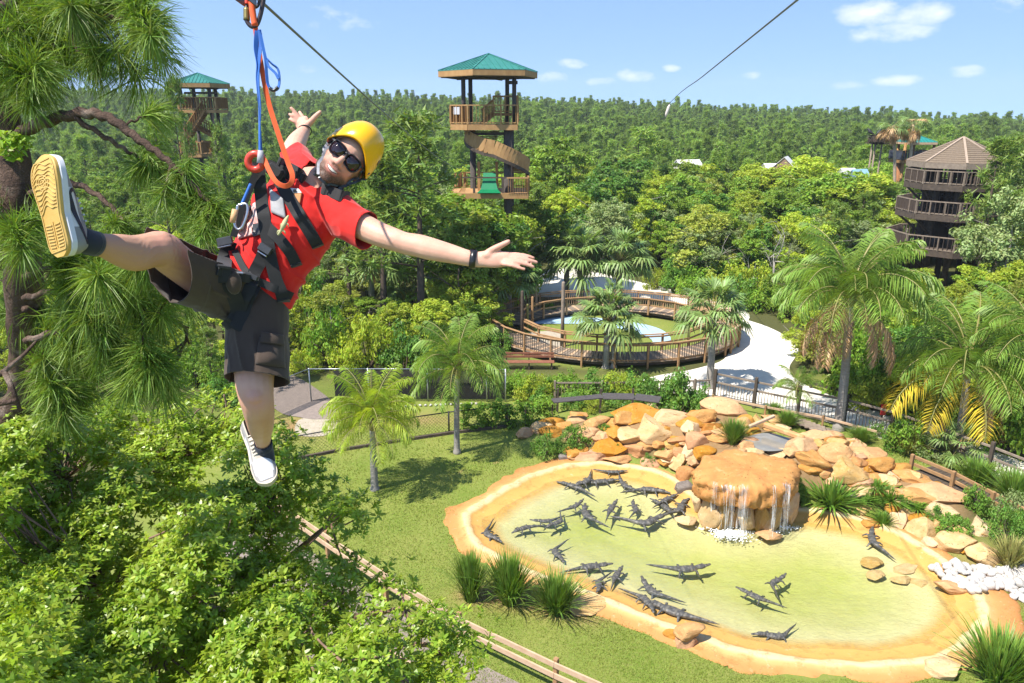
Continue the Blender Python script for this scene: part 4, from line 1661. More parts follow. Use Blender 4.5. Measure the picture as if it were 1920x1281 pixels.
def put_tree(kind, px, ytop, D, wide=1.0, parts=True, label=None, group='woodland trees and shrubs', var=None):
 t = atD(px, ytop, D)
 gz = th(t.x, D)
 hh = max(t.z - gz, 1.6)
 k = hh / KH[kind]
 sx = k * wide
 if kind not in ('pine',):
  sx = max(sx, .55) if hh < 5 else sx
 nm, lab = TREE_LABEL[kind]
 if label is None:
  mark = near_mark(t.x, D)
  size = 'tall' if hh > (8.0 if kind != 'pine' else 9.5) else ('low' if hh < (5.2 if kind != 'pine' else 7) else 'middling')
  label = size + ' ' + lab.split(' in the ')[0].replace('tall ', '') + ' toward ' + mark
  group = group + ' toward ' + mark
 i = tr.randrange(len(KIT[kind])) if var is None else var
 rz = tr.uniform(0, 6.28)
 if parts:
  e = empty(nm, (t.x, D, gz), rz)
  link('trunk', KIT[kind][i][0], e)
  link('crown', KIT[kind][i][1], e)
 else:
  e = link(nm, KITJ[kind][i])
  e.location = (t.x, D, gz)
  e.rotation_euler = (0, 0, rz)
 e.scale = (sx, sx, k)
 NTREE[0] += 1
 return tag(e, label or lab, 'shrub' if nm == 'leafy_shrub' else 'tree', group)


BOUND = np.array([(-200, 770), (450, 770), (545, 690), (640, 688), (880, 684), (925, 640), (925, 590), (985, 552), (1010, 500), (1090, 490), (1180, 525), (1330, 556),
     (1440, 588), (1512, 640), (1500, 690), (1600, 735), (1760, 785), (1920, 845), (2100, 915)], float)
TOWER_C = atD(918, 380, 57)
KEEP_OUT = [(TOWER_C.x, 57, 3.2), (atD(1800, 300, 62).x, 62, 5.4), (atD(1474, 310, 104).x, 104, 4), (atD(1612, 330, 82).x, 82, 3.5), (atD(1712, 330, 92).x, 92, 3.5), (atD(1845, 520, 56).x, 55, 5.0)]
CAN_D = [34, 38, 45, 52, 60, 75, 95, 120, 150, 185]
CAN_Y = [640, 590, 532, 484, 436, 378, 340, 306, 285, 272]


def plant_woods():
 D = 35.0
 while D < 108:
  stepx = 1.9 + D * .024
  half = D * .82 + 6
  x = -half + tr.uniform(0, stepx)
  while x < half:
   d = D + tr.uniform(-.45, .45) * (2.2 + D * .03)
   xx = x + tr.uniform(-.4, .4) * stepx
   x += stepx * tr.uniform(.8, 1.25)
   # its foot in the picture
   v = Vector((xx, d, th(xx, d))) - EYE
   zz = v.dot(FWD)
   px, py = W / 2 + v.x / zz * FPX, H / 2 - v.dot(UP) / zz * FPX
   if py > np.interp(px, BOUND[:, 0], BOUND[:, 1]) - 6:
    continue
   if any((xx - a) ** 2 + (d - b) ** 2 < c * c for a, b, c in KEEP_OUT):
    continue
   yt = np.interp(d, CAN_D, CAN_Y)
   u = tr.random()
   low = vnoise(xx, d, 6.0, 3)
   if d < 50:
    kind = 'bright' if u < .62 else ('yellow' if u < .78 else ('oak' if u < .93 else 'dark'))
   elif d < 95:
    kind = 'oak' if u < .36 else ('bright' if u < .60 else ('dark' if u < .76 else ('grey' if u < .84 else ('yellow' if u < .9 else 'pine'))))
   else:
    kind = 'oak' if u < .5 else ('pine' if u < .72 else ('dark' if u < .88 else 'bright'))
   if px < 560 and d < 90 and u > .45:
    kind = 'pine'
   # keep clear sight lines to the towers
   up = -tr.uniform(-26, 30) * (50 / d) ** .6 + float(low) * 10
   if 820 < px < 1010 and d < 57:
    yt = max(yt, 405)
    up = abs(up) * .6
   if 640 < px < 860 and d < 58:
    yt = max(yt, 562)
    up = abs(up) * .5
   if 630 < px < 1000 and d < 50:
    yt = max(yt, 565)
    up = abs(up) * .5
    kind = 'bright' if kind in ('pine', 'yellow') else kind
   if 1640 < px < 1860 and d < 62:
    yt = max(yt, 500)
    up = abs(up) * .4
   if 300 < px < 450 and d < 80:
    up = abs(up)
    yt = max(yt, 300)
   if kind == 'pine' and not 630 < px < 1010:
    up -= 26 * (60 / d) if d > 50 else 30
   put_tree(kind, px, yt + up, d, wide=tr.uniform(.9, 1.35) if kind != 'pine' else tr.uniform(.8, 1.2), parts=d < 100)
  D += 1.7 + D * .026


plant_woods()

# the yellow-green pine just behind the rider, and other trees one can single out
put_tree('pine', 775, 215, 46, 1.35, label='big yellow green pine beside the central lookout tower', var=1)
put_tree('pine', 700, 258, 47, 1.3, label='pine standing behind the yellow helmet', var=2)
put_tree('pine', 640, 330, 48, 1.2, label='short pine among the palms behind the outstretched arm', var=0)
put_tree('dark', 1175, 300, 78, 1.25, label='tallest dark round tree behind the fan palms')
put_tree('dark', 1120, 330, 74, 1.1, label='second dark round tree behind the fan palms')
put_tree('oak', 1055, 265, 92, 1.2, label='broad tree just beside the central tower stairs')
put_tree('grey', 1130, 380, 68, 1.2, label='grey green tree in front of the dark round ones')
put_tree('pine', 1205, 240, 100, 1.5, label='spreading pine where the far zip line ends')
put_tree('yellow', 1330, 395, 62, 1.5, label='olive yellow tree above the white sand bend')
# crowns that hide the tower's legs
for (kd, px, yt_, d, wd) in (('oak', 836, 372, 53, 1.3), ('bright', 868, 392, 51, 1.3), ('oak', 900, 398, 53, 1.3), ('dark', 930, 396, 52, 1.2), ('bright', 962, 396, 55, 1.0), ('oak', 996, 384, 58, 1.1),
        ('oak', 880, 425, 49, 1.0), ('bright', 930, 445, 52, 1.0), ('bright', 860, 450, 47, 1.0)):
 put_tree(kd, px, yt_, d, wd, label='leafy tree crowding the legs of the central tower', group='trees round the central tower')
# pines screening the farther tower, and the grey green tree by the dark tower
for (px, yt_, d, wd, v) in ((322, 150, 70, .5, 0), (290, 225, 60, .8, 1), (404, 235, 60, .45, 1)):
 put_tree('pine', px, yt_, d, wd, label='loose pine partly screening the farther tower', group='pines screening the farther tower', var=v)
for (kd, px, yt_, d, wd) in (('pine', 1882, 264, 54, 1.0), ('grey', 1905, 350, 51, .9), ('grey', 1872, 430, 52, .8), ('pine', 1915, 255, 57, 1.0)):
 put_tree(kd, px, yt_, d, wd, label='spreading grey green tree beside the dark observation tower', group='trees beside the dark tower')
# trees in front of the far roofs
for (px, yt_, d) in ((1462, 323, 99), (1484, 322, 98), (1440, 320, 99), (1516, 300, 100), (1278, 311, 101), (1300, 306, 101), (1286, 313, 98), (1600, 336, 79), (1622, 340, 78), (1585, 326, 80), (1640, 330, 79), (1612, 346, 76), (1420, 312, 99)):
 put_tree('oak' if px % 4 else 'bright', px, yt_, d, 1.5, label='round tree in front of a far roof', group='trees in front of the far roofs')
for (px, py, D) in ((1455, 400, 56), (1420, 418, 57), (1340, 410, 60)):
 t = atD(px, py, D)
 o = link('bare_tree', bare_tree(int(px)))
 o.location = (t.x, D, th(t.x, D))
 k = (t.z - th(t.x, D)) / 5.6
 o.scale = (k, k, k)
 tag(o, 'bleached leafless tree standing in the olive thicket', 'tree', 'leafless trees in the thicket')


# ------------------------------------------------------------------ the wooded ridge (one mass)
def far_forest():
 r = np.random.default_rng(31)
 pts = []
 D = 109.0
 while D < 520:
  half = D * .80 + 10
  st = 4.3 + (D - 110) * .004
  n = int(2 * half / st)
  xs = np.linspace(-half, half, n) + r.uniform(-.45, .45, n) * st
  ds = D + r.uniform(-.5, .5, n) * st
  pts.append(np.stack([xs, ds, terrain(xs, ds) - .6], 1))
  D += st * .95
 pts = np.concatenate(pts)
 me = bpy.data.meshes.new('far_forest')
 me.vertices.add(len(pts))
 me.vertices.foreach_set('co', pts.astype(np.float32).ravel())
 a = me.attributes.new('size', 'FLOAT', 'POINT')
 a.data.foreach_set('value', (np.interp(pts[:, 1], [105, 200, 400], [.74, .9, .8]) * r.uniform(.66, 1.3, len(pts)) * (1 + .18 * vnoise(pts[:, 0], pts[:, 1], 14, 2))).astype(np.float32))
 me.update()
 o = link('far_forest', me)
 tag(o, 'dense green pine and hardwood forest covering the far ridge', 'forest', kind='stuff')
 srcs = []
 for k, (tm, cm) in enumerate([broad(70, LF_FAR, h=9.5, w=2.7, ncl=64, per=26, size=.62, low=.03), broad(71, LF_FAR, h=10, w=2.2, ncl=60, per=26, size=.58, low=.05, irregular=.2),
         pine(72, LF_FAR, h=11.5, w=2.2, low=.08, ncl=110, per=40, ln=.7) if True else broad(72, LF_FAR, h=11.5, w=2.1, ncl=62, per=26, size=.58, low=.2, irregular=.25), pine(74, LF_FAR, h=12.0, w=2.5, low=.12, ncl=100, per=40, ln=.75)]):
  srcs.append(joined(tm, cm, 'forest_tree'))
 # one visible tree of each kind stands at the forest edge and is the pattern for the rest
 objs = []
 for k, (mx, my) in enumerate(((-60, 112), (-15, 113), (30, 112), (66, 113))):
  q = link('broadleaf_tree' if k < 2 else 'pine_tree', srcs[k])
  q.location = (mx, my, th(mx, my))
  tag(q, ['rounded tree at the front edge of the ridge forest', 'narrow tree at the front edge of the ridge forest', 'full crowned pine at the front edge of the ridge forest', 'ragged pine at the front edge of the ridge forest'][k], 'tree')
  objs.append(q)
 ng = bpy.data.node_groups.new('forest', 'GeometryNodeTree')
 ng.interface.new_socket('Geometry', in_out='INPUT', socket_type='NodeSocketGeometry')
 ng.interface.new_socket('Geometry', in_out='OUTPUT', socket_type='NodeSocketGeometry')
 N, L = ng.nodes, ng.links
 gi, go = N.new('NodeGroupInput'), N.new('NodeGroupOutput')
 jn = N.new('GeometryNodeJoinGeometry')
 for q in objs:
  oi = N.new('GeometryNodeObjectInfo')
  oi.inputs['Object'].default_value = q
  oi.inputs['As Instance'].default_value = True
  L.new(oi.outputs['Geometry'], jn.inputs[0])
 m2p = N.new('GeometryNodeMeshToPoints')
 iop = N.new('GeometryNodeInstanceOnPoints')
 iop.inputs['Pick Instance'].default_value = True
 ri = N.new('FunctionNodeRandomValue')
 ri.data_type = 'INT'
 ri.inputs['Min'].default_value = 0
 [s for s in ri.inputs if s.name == 'Max' and s.type == 'INT'][0].default_value = 3
 [s for s in ri.inputs if s.name == 'Min' and s.type == 'INT'][0].default_value = 0
 rv = N.new('FunctionNodeRandomValue')
 rv.data_type = 'FLOAT_VECTOR'
 rv.inputs[0].default_value = (0, 0, 0)
 rv.inputs[1].default_value = (0, 0, 6.28)
 na = N.new('GeometryNodeInputNamedAttribute')
 na.data_type = 'FLOAT'
 na.inputs['Name'].default_value = 'size'
 L.new(gi.outputs[0], m2p.inputs[0])
 L.new(m2p.outputs[0], iop.inputs['Points'])
 L.new(jn.outputs[0], iop.inputs['Instance'])
 L.new([s for s in ri.outputs if s.type == 'INT'][0], iop.inputs['Instance Index'])
 L.new(rv.outputs[0], iop.inputs['Rotation'])
 L.new(na.outputs[0], iop.inputs['Scale'])
 L.new(iop.outputs[0], go.inputs[0])
 md = o.modifiers.new('forest', 'NODES')
 md.node_group = ng


far_forest()
# ================================================================== palms
LF_QUEEN = leafmat('frond_queen', (.13, .225, .04), (.21, .31, .06), .38, clump=.8, val=.12)
LF_QYEL = leafmat('frond_yellowing', (.40, .33, .03), (.50, .40, .05), .35, val=.1)
LF_QLIME = leafmat('frond_lime', (.22, .32, .035), (.33, .40, .05), .42, val=.1)
LF_FAN = leafmat('frond_fan', (.12, .195, .055), (.20, .28, .085), .32, clump=1.0, val=.12, spec=.45)
LF_DEAD = leafmat('frond_dead', (.33, .20, .10), (.44, .30, .17), .25, val=.12)
RACHIS = surf('frond_stalk', (.20, .22, .06), (.26, .20, .08), .6, 6, 3, .1)
M_PTRUNK = surf('palm_trunk_grey', (.36, .33, .29), (.24, .215, .19), .95, 4, 5, .6, .03, stretch=(1, 1, 7), spec=.1)
M_BOOT = surf('palm_boot_brown', (.22, .13, .07), (.13, .075, .04), .95, 9, 5, .8, .04, spec=.1)


def feather_frond(name, mat, L=2.0, e0=.9, droop=1.9, leaf=.56, n=66, seed=0, plume=.55, hang=.5):
 """pinnate frond leaving the origin along +X, rising by e0 and arching over"""
 r = np.random.default_rng(seed)
 ts = np.linspace(0, 1, 40)
 ang = e0 - droop * ts ** 1.35
 dx, dz = np.cos(ang), np.sin(ang)
 X = np.concatenate([[0], np.cumsum((dx[1:] + dx[:-1]) / 2)]) / 39 * L
 Z = np.concatenate([[0], np.cumsum((dz[1:] + dz[:-1]) / 2)]) / 39 * L
 mb = MB()
 mb.tube([(X[i], 0, Z[i]) for i in range(0, 40, 3)], [.022 * (1 - .85 * ts[i]) + .003 for i in range(0, 40, 3)], 5, m=1)
 V, F = [], []
 for side in (-1, 1):
  t = np.clip(np.linspace(.13, 1.0, n) + r.normal(0, .004, n), .1, 1)
  l = leaf * np.sin(np.pi * (.14 + .80 * t)) ** .7 * r.uniform(.85, 1.15, n)
  bx, bz, an = np.interp(t, ts, X), np.interp(t, ts, Z), np.interp(t, ts, ang)
  fwd = np.stack([np.cos(an), 0 * an, np.sin(an)], 1)
  upv = np.stack([-np.sin(an), 0 * an, np.cos(an)], 1)
  sidev = np.array([0, side, 0.0])
  d = fwd * r.uniform(.45, .8, n)[:, None] + sidev * 1.0 + upv * r.uniform(-plume, plume, n)[:, None]
  d /= np.linalg.norm(d, axis=1)[:, None]
  base = np.stack([bx, 0 * bx, bz], 1)
  mid = base + d * (l * .5)[:, None]
  mid[:, 2] -= l * .5 * hang * .35
  tip = base + d * (l * .92)[:, None]
  tip[:, 2] -= l * hang
  w = np.cross(d, upv)
  w /= np.linalg.norm(w, axis=1)[:, None] + 1e-9
  w = np.cross(w, d) * .4 + fwd * .6
  wd = .019 + .008 * r.random(n)
  for i in range(n):
   k = len(V)
   V += [base[i], mid[i] + w[i] * wd[i], tip[i], mid[i] - w[i] * wd[i]]
   F.append([k, k + 1, k + 2, k + 3])
 mb.add(V, F, 0)
 return mb.mesh(name, [mat, RACHIS])


def fan_frond(name, mat, seed=0, pet=.75, rad=.62, n=30, e0=.4, droop=.5):
 """costapalmate frond: a stalk and a pleated fan with drooping tips"""
 r = np.random.default_rng(seed)
 mb = MB()
 c = Vector((math.cos(e0) * pet, 0, math.sin(e0) * pet - .06))
 mb.tube([(0, 0, 0), (c.x * .5, 0, c.z * .5 + .05), c], [.02, .014, .010], 5, m=1)
 V, F = [], []
 for i in range(n):
  a = (i / (n - 1) - .5) * 4.6
  l = rad * (1 - .2 * abs(a) / 2.3) * r.uniform(.88, 1.08)
  e = e0 - .35
  # fan plane: spanned by forward (tilted) and Y
  f = Vector((math.cos(e), 0, math.sin(e)))
  d = f * math.cos(a) + Vector((0, 1, 0)) * math.sin(a) + Vector((0, 0, .12 * (1 if i % 2 else -1) + .16 * abs(math.sin(a))))
  d.normalize()
  mid = c + d * l * .55
  tip = c + d * l
  tip.z -= droop * l * r.uniform(.5, 1.1)
  s = d.cross(Vector((0, 0, 1)))
  if s.length < .05:
   s = Vector((0, 1, 0))
  s.normalize()
  wd = l * .062
  k = len(V)
  V += [tuple(c), tuple(mid + s * wd), tuple(tip), tuple(mid - s * wd)]
  F.append([k, k + 1, k + 2, k + 3])
 mb.add(V, F, 0)
 return mb.mesh(name, [mat, RACHIS])


QF = {k: [feather_frond('frond', m, 2.0, e, d, seed=i + 7) for i, (e, d) in enumerate(((1.35, 1.3), (1.05, 1.9), (.65, 1.9), (.2, 1.6)))] for k, m in (('g', LF_QUEEN), ('l', LF_QLIME))}
QF['y'] = [feather_frond('frond', LF_QYEL, 2.0, .1, 1.5, seed=3)]
QF['d'] = [feather_frond('dead_frond', LF_DEAD, 2.0, -.2, 1.25, seed=4, leaf=.36, hang=.8)]
FF = [fan_frond('frond', LF_FAN, i, e0=e, droop=dr) for i, (e, dr) in enumerate(((1.25, .25), (.8, .4), (.35, .5), (-.1, .6)))]
FFD = [fan_frond('dead_frond', LF_DEAD, 9, e0=-.95, droop=.5, rad=.5)]


def ringed_trunk(h, r0, r1, n=26, lean=(0, 0), boots=0, swell=0.0, seed=0):
 r = np.random.default_rng(seed)
 mb = MB()
 pts, rad = [], []
 for i in range(n * 2 + 1):
  t = i / (n * 2)
  pts.append((lean[0] * t * t, lean[1] * t * t, h * t - .1 * (i == 0)))
  w = r0 + (r1 - r0) * t + swell * math.exp(-((t - .12) / .1) ** 2)
  if t < .04:
   w *= 1.25
  rad.append(w * (1.05 if i % 2 else .985))
 mb.tube(pts, rad, 12)
 bt = MB()
 for k in range(boots):
  t = 1 - .3 * r.random() * (boots / 40)
  a = r.uniform(0, 6.28)
  c = Vector((lean[0] * t * t, lean[1] * t * t, h * t))
  d = Vector((math.cos(a), math.sin(a), .9))
  bt.tube([c + d * r1 * .5, c + d * (r1 + .10 + .05 * r.random())], [.05, .03], 4)
 return mb, bt


def put_palm(kind, foot, top_h, radius, nf=20, label='', name='palm_tree', group=None, trunk_r=.11, pal='g', lean=(0, 0), extra=(), seed=0, rng_e=None, maxv=3):
 r = random.Random(seed)
 e = empty(name, foot, 0, label, 'palm tree', group)
 tm, bt = ringed_trunk(top_h, trunk_r * 1.15, trunk_r * (.8 if kind == 'q' else 1.0), n=int(top_h * 7), lean=lean, boots=14 if kind == 'q' else 46, seed=seed)
 tm.build('trunk', M_PTRUNK, e, True)
 bt.build('leaf_bases', M_BOOT, e, False)
 head = Vector((lean[0], lean[1], top_h))
 if kind == 'q':
  mb = MB()
  mb.tube([head - Vector((0, 0, .45)), head - Vector((0, 0, .1)), head + Vector((0, 0, .35))], [trunk_r * .95, trunk_r * 1.25, trunk_r * .45], 9)
  mb.build('crown_shaft', surf('crown_shaft_%s' % seed, (.24, .26, .10), (.26, .17, .09), .7, 6, 4, .3), e, True)
 for i in range(nf):
  a = i * 2.39996 + r.uniform(-.25, .25)
  t = i / max(nf - 1, 1)
  if kind == 'q':
   me = QF[pal][min(maxv, int(t * 3.6 + r.uniform(0, .5)))]
   k = radius / 1.75 * r.uniform(.9, 1.1) * (1.05 - .12 * t)
  else:
   me = FF[min(3, int(t * 4))]
   k = radius / 1.25 * r.uniform(.88, 1.1)
  o = link('frond', me, e)
  o.location = head + Vector((math.cos(a) * trunk_r * .6, math.sin(a) * trunk_r * .6, .12 - .2 * t))
  o.rotation_euler = (r.uniform(-.15, .15), r.uniform(-.12, .1), a)
  o.scale = (k, k, k)
 for (typ, az, tilt, k) in extra:
  me = {'y': QF['y'][0], 'd': QF['d'][0], 'f': FFD[0]}[typ]
  o = link('dead_frond' if typ != 'y' else 'frond', me, e)
  o.location = head + Vector((math.cos(az) * trunk_r, math.sin(az) * trunk_r, -.1))
  o.rotation_euler = (0, tilt, az)
  o.scale = (k, k, k)
  tag(o, 'yellowing drooping frond' if typ == 'y' else 'dead brown hanging frond')
 return e


def palm_at(kind, bx, by, topy, rad_px, **kw):
 """foot at pixel (bx,by) on the ground, crown centre at row topy, frond reach in pixels"""
 f = kw.pop('foot', None) or hit(bx, by)
 tx = kw.pop('tx', bx)
 t = atD(tx, topy, f.y)
 depth = (Vector((f.x, f.y, t.z)) - EYE).dot(FWD)
 lean = (t.x - f.x, 0)
 return put_palm(kind, f, t.z - f.z, rad_px / FPX * depth, lean=lean, **kw)


palm_at('q', 703, 918, 786, 92, tx=698, nf=32, pal='l', seed=1, label='short lime green feather palm on the lawn in front of the fence', trunk_r=.13)
palm_at('q', 857, 850, 690, 98, tx=858, nf=30, pal='g', seed=2, label='slim grey trunked feather palm on the lawn behind the lime one', trunk_r=.115)
palm_at('q', 1572, 806, 556, 136, tx=1594, nf=38, pal='g', seed=3, trunk_r=.19, label='tallest feather palm with brown dead fronds beside the sand path',
  maxv=2,
  extra=(('d', 3.5, .45, 1.75), ('d', 3.9, .35, 1.7), ('d', -.5, .30, 1.9), ('d', -.9, .4, 1.6), ('d', 4.3, .6, 1.4), ('d', 3.2, .25, 1.6)))
palm_at('q', 1796, 832, 690, 136, tx=1815, nf=30, pal='g', seed=4, trunk_r=.16, label='feather palm with golden yellow fronds beyond the sand path',
  maxv=2,
  extra=(('y', 3.4, -.15, 2.1), ('y', 3.8, .1, 1.9), ('y', 4.5, .1, 1.9), ('y', -.6, 0, 1.5), ('d', -.3, .35, 1.9), ('d', -.8, .5, 1.6)))
palm_at('q', 1940, 850, 640, 120, nf=18, pal='g', seed=14, trunk_r=.15, label='feather palm whose fronds enter beyond the golden fronded one')
palm_at('q', 1495, 782, 728, 46, nf=13, pal='g', seed=5, trunk_r=.06, label='little young feather palm inside the picket fence')
palm_at('f', 1330, 728, 590, 74, tx=1337, nf=30, seed=6, trunk_r=.17, label='fan palm leaning over the plank wall of the enclosure')
palm_at('f', 1136, 690, 604, 72, tx=1139, nf=28, seed=7, trunk_r=.17, label='fan palm with twin grey trunk in front of the enclosure fence')
palm_at('f', 1150, 690, 560, 40, tx=1149, nf=10, seed=17, trunk_r=.14, label='slimmer fan palm growing through the twin trunked one')
palm_at('f', 1088, 566, 496, 76, nf=28, seed=8, trunk_r=.24, label='fan palm with thick brown trunk behind the enclosure rail')
palm_at('f', 1160, 566, 492, 72, nf=28, seed=9, trunk_r=.24, label='second thick trunked fan palm behind the enclosure rail')
palm_at('f', 1062, 560, 470, 60, nf=24, seed=10, trunk_r=.2, label='tall fan palm rising behind the thick trunked one')
palm_at('f', 955, 600, 522, 56, nf=22, seed=11, trunk_r=.16, label='fan palm below the outstretched hand')
palm_at('f', 782, 575, 520, 78, nf=26, seed=12, trunk_r=.22, label='wide fan palm under the outstretched forearm')
palm_at('f', 698, 590, 490, 66, nf=24, seed=13, trunk_r=.2, label='fan palm with brown skirt behind the elbow', extra=(('f', 1, 0, 1), ('f', 3, 0, 1), ('f', 5, 0, 1), ('f', 4, 0, 1)))
palm_at('f', 1535, 640, 560, 48, nf=18, seed=15, trunk_r=.15, label='fan palm in the thicket beside the tallest feather palm')
palm_at('f', 1800, 870, 838, 52, nf=16, seed=16, trunk_r=.14, label='low fan palm at the weathered rail beside the rocks')

# two tall palms with straw coloured heads, far off
for (bx, by, tx, ty, lab, sd) in ((1672, 425, 1675, 236, 'tall thin palm with straw coloured dead skirt beside the far green roof', 21), (1703, 360, 1712, 234, 'tall thin palm leaning in front of the far green roof', 22)):
 D = 88.0
 t = atD(tx, ty, D)
 b = atD(bx, by, D)
 e = empty('palm_tree', (b.x, D, th(b.x, D)), 0, lab, 'palm tree', None)
 hh = t.z - th(b.x, D)
 tm, bt = ringed_trunk(hh, .2, .15, 30, lean=(t.x - b.x, 0), boots=20, seed=sd)
 tm.build('trunk', surf('pale_trunk_%d' % sd, (.45, .34, .24), (.33, .24, .17), .95, 4, 4, .4), e, True)
 r_ = random.Random(sd)
 for i in range(26):
  a = i * 2.4
  k = 1.55
  dead = i > 6
  o = link('dead_frond' if dead else 'frond', FF[min(3, (i - 7) // 5)] if not dead else fan_frond('dead_frond', LF_DEAD, i, e0=r_.uniform(-1.2, .7)) if i < 12 else FFD[0], e)
  o.location = (t.x - b.x, 0, hh)
  o.rotation_euler = (0, r_.uniform(-.5, .3), a)
  o.scale = (k, k, k)

# ================================================================== bushes, grass clumps
def bush_mesh(seed, lf, n=46, per=40, size=.11):
 r = np.random.default_rng(seed)
 d = r.normal(size=(n, 3))
 d[:, 2] = np.abs(d[:, 2]) * .9
 d /= np.linalg.norm(d, axis=1)[:, None]
 C = d * r.uniform(.45, .92, n)[:, None] * np.array([1, 1, .95])
 C[:, 2] += .08
 V, F = clumps_to_leaves(C, r.uniform(.16, .3, n), per, size, r, .5, .8)
 mb = MB()
 for k in range(7):
  c = C[k]
  mb.tube([(0, 0, -.05), tuple(c * .5 + np.array([0, 0, .1])), tuple(c)], [.03, .02, .008], 5)
 return mb.mesh('stems', BARK, True), np_mesh('foliage', V, F, [lf])


def tuft_mesh(seed, mat, n=420, h=1.0, spread=.55, w=.012, arch=.5):
 """a clump of arching blades"""
 r = np.random.default_rng(seed)
 a = r.uniform(0, 2 * math.pi, n)
 le = np.abs(r.normal(0, 1, n)) * spread
 hh = h * r.uniform(.6, 1.05, n)
 b0 = r.uniform(0, .16, n)
 V, F = [], []
 for i in range(n):
  ca, sa = math.cos(a[i]), math.sin(a[i])
  l = min(le[i], 1.25)
  base = Vector((ca * b0[i], sa * b0[i], 0))
  ptsb = []
  for t in (0, .4, .75, 1):
   out = l * t * (1 + arch * t) * .6 * hh[i]
   z = hh[i] * t * math.cos(min(l * t * .75, 1.4))
   ptsb.append(base + Vector((ca * out, sa * out, z)))
  s = Vector((-sa, ca, 0)) * w
  k = len(V)
  for q, t in zip(ptsb, (1, 1, .7, .15)):
   V += [tuple(q - s * t), tuple(q + s * t)]
  F += [[k, k + 1, k + 3, k + 2], [k + 2, k + 3, k + 5, k + 4], [k + 4, k + 5, k + 7, k + 6]]
 return np_mesh('blades', np.array(V), np.array(F), [mat])


LF_TUFT = leafmat('blade_green', (.085, .17, .025), (.17, .26, .04), .3, val=.1, clump=3, spec=.4)
LF_TUFTD = leafmat('blade_straw', (.30, .27, .10), (.20, .22, .07), .3, val=.1, clump=3)
LF_FERN = leafmat('leaf_fern', (.10, .21, .03), (.19, .31, .045), .38, val=.15, clump=2.0)
LF_SHR = leafmat('leaf_shrub', (.085, .19, .03), (.16, .28, .045), .36, val=.15, clump=2.0)
LF_VINE = leafmat('leaf_vine', (.13, .25, .025), (.22, .33, .04), .4, val=.1, clump=2.0)
BUSH = {'s': [bush_mesh(i, LF_SHR) for i in range(2)], 'f': [bush_mesh(5 + i, LF_FERN, size=.13) for i in range(2)], 'b': [bush_mesh(8, LF_BRIGHT), bush_mesh(9, LF_VINE)],
  'g': [bush_mesh(12, LF_GREY, size=.09)]}
TUFT = [tuft_mesh(i, LF_TUFT, 900, 1.0, .46) for i in range(2)]
TUFTA = tuft_mesh(4, LF_FERN, 260, .8, .8, .022, .7)
TUFTD = tuft_mesh(5, LF_TUFTD, 480, 1.0, .5)


def put_tuft(px, base_y, top_y, w_px, me, label, name='grass_clump', group=None, z=None):
 f = hit(px, base_y) if z is None else gp(px, base_y, z)
 d = (f - EYE).dot(FWD)
 hh = (base_y - top_y) / FPX * d * 1.0
 ww = w_px / FPX * d / .98
 e = empty(name, f, tr.uniform(0, 6), label, 'grass', group)
 link('blades', me, e).scale = (ww, ww, hh)
 return e


put_tuft(882, 1125, 1026, 66, TUFT[0], 'upright green grass clump between the other two and the lawn fence')
put_tuft(955, 1130, 1030, 84, TUFT[1], 'biggest of three green grass clumps by the pool lip')
put_tuft(1042, 1148, 1074, 84, TUFT[0], 'low green grass clump next to the flat pale stone')
put_tuft(1870, 1285, 1180, 128, TUFT[1], 'large green grass clump on the pool deck beside pale rocks')
put_tuft(1374, 832, 784, 48, TUFT[0], 'green grass clump sprouting from the rocks above the slab')
put_tuft(1892, 1064, 1002, 62, TUFTD, 'straw coloured grass clump beside the white pebbles')
put_tuft(1556, 950, 886, 90, TUFTA, 'arching strap leaved plant right of the waterfall')
for (px, by, ty, w) in ((1655, 985, 950, 36), (1640, 918, 893, 44), (1668, 940, 905, 60), (1625, 940, 915, 44), (1720, 955, 935, 40)):
 put_tuft(px, by, ty, w, TUFTA, 'small strap leaved plant tucked between the pool boulders', group='strap leaved plants among the boulders')
for (px, by, ty, w) in ((1475, 800, 770, 40), (1450, 780, 755, 34), (1700, 850, 800, 60), (1612, 830, 800, 40), (1830, 905, 860, 70), (1900, 940, 880, 80), (1780, 860, 815, 60)):
 put_tuft(px, by, ty, w, TUFTD if w == 60 else TUFT[0], 'loose grass clump beside the weathered rails', group='grass clumps beside the weathered rails')


def put_bush(kind, px, base_y, top_y, w_px, label, name='shrub', group=None, var=None):
 f = hit(px, base_y)
 d = (f - EYE).dot(FWD)
 hh = (base_y - top_y) / FPX * d * 1.02
 ww = w_px / FPX * d / 2
 e = empty(name, f, tr.uniform(0, 6), label, 'shrub', group)
 t, c = BUSH[kind][tr.randrange(len(BUSH[kind])) if var is None else var]
 link('stems', t, e)
 link('foliage', c, e)
 e.scale = (ww, ww, hh)
 return e


G1 = 'shrubs planted along the picket fence'
for (k, px, by, ty, w) in (('s', 1225, 768, 690, 90), ('s', 1275, 772, 682, 110), ('b', 1180, 752, 690, 60), ('f', 1135, 750, 700, 70), ('b', 1000, 748, 690, 80), ('s', 1310, 770, 715, 60),
       ('b', 1085, 750, 712, 60), ('b', 960, 730, 690, 60), ('f', 1245, 765, 705, 70), ('s', 1030, 740, 700, 40),
       ('b', 1060, 738, 688, 70), ('s', 1105, 742, 690, 80), ('b', 1150, 744, 684, 80), ('f', 1195, 750, 688, 80), ('b', 985, 742, 690, 60), ('s', 1075, 765, 728, 60), ('f', 1160, 768, 735, 60), ('b', 1110, 770, 738, 50), ('s', 1205, 772, 735, 60), ('b', 930, 735, 685, 70), ('s', 1010, 765, 722, 60)):
 put_bush(k, px, by, ty, w, 'leafy green shrub growing against the picket fence', group=G1)
G2 = 'green plants among the pool rocks'
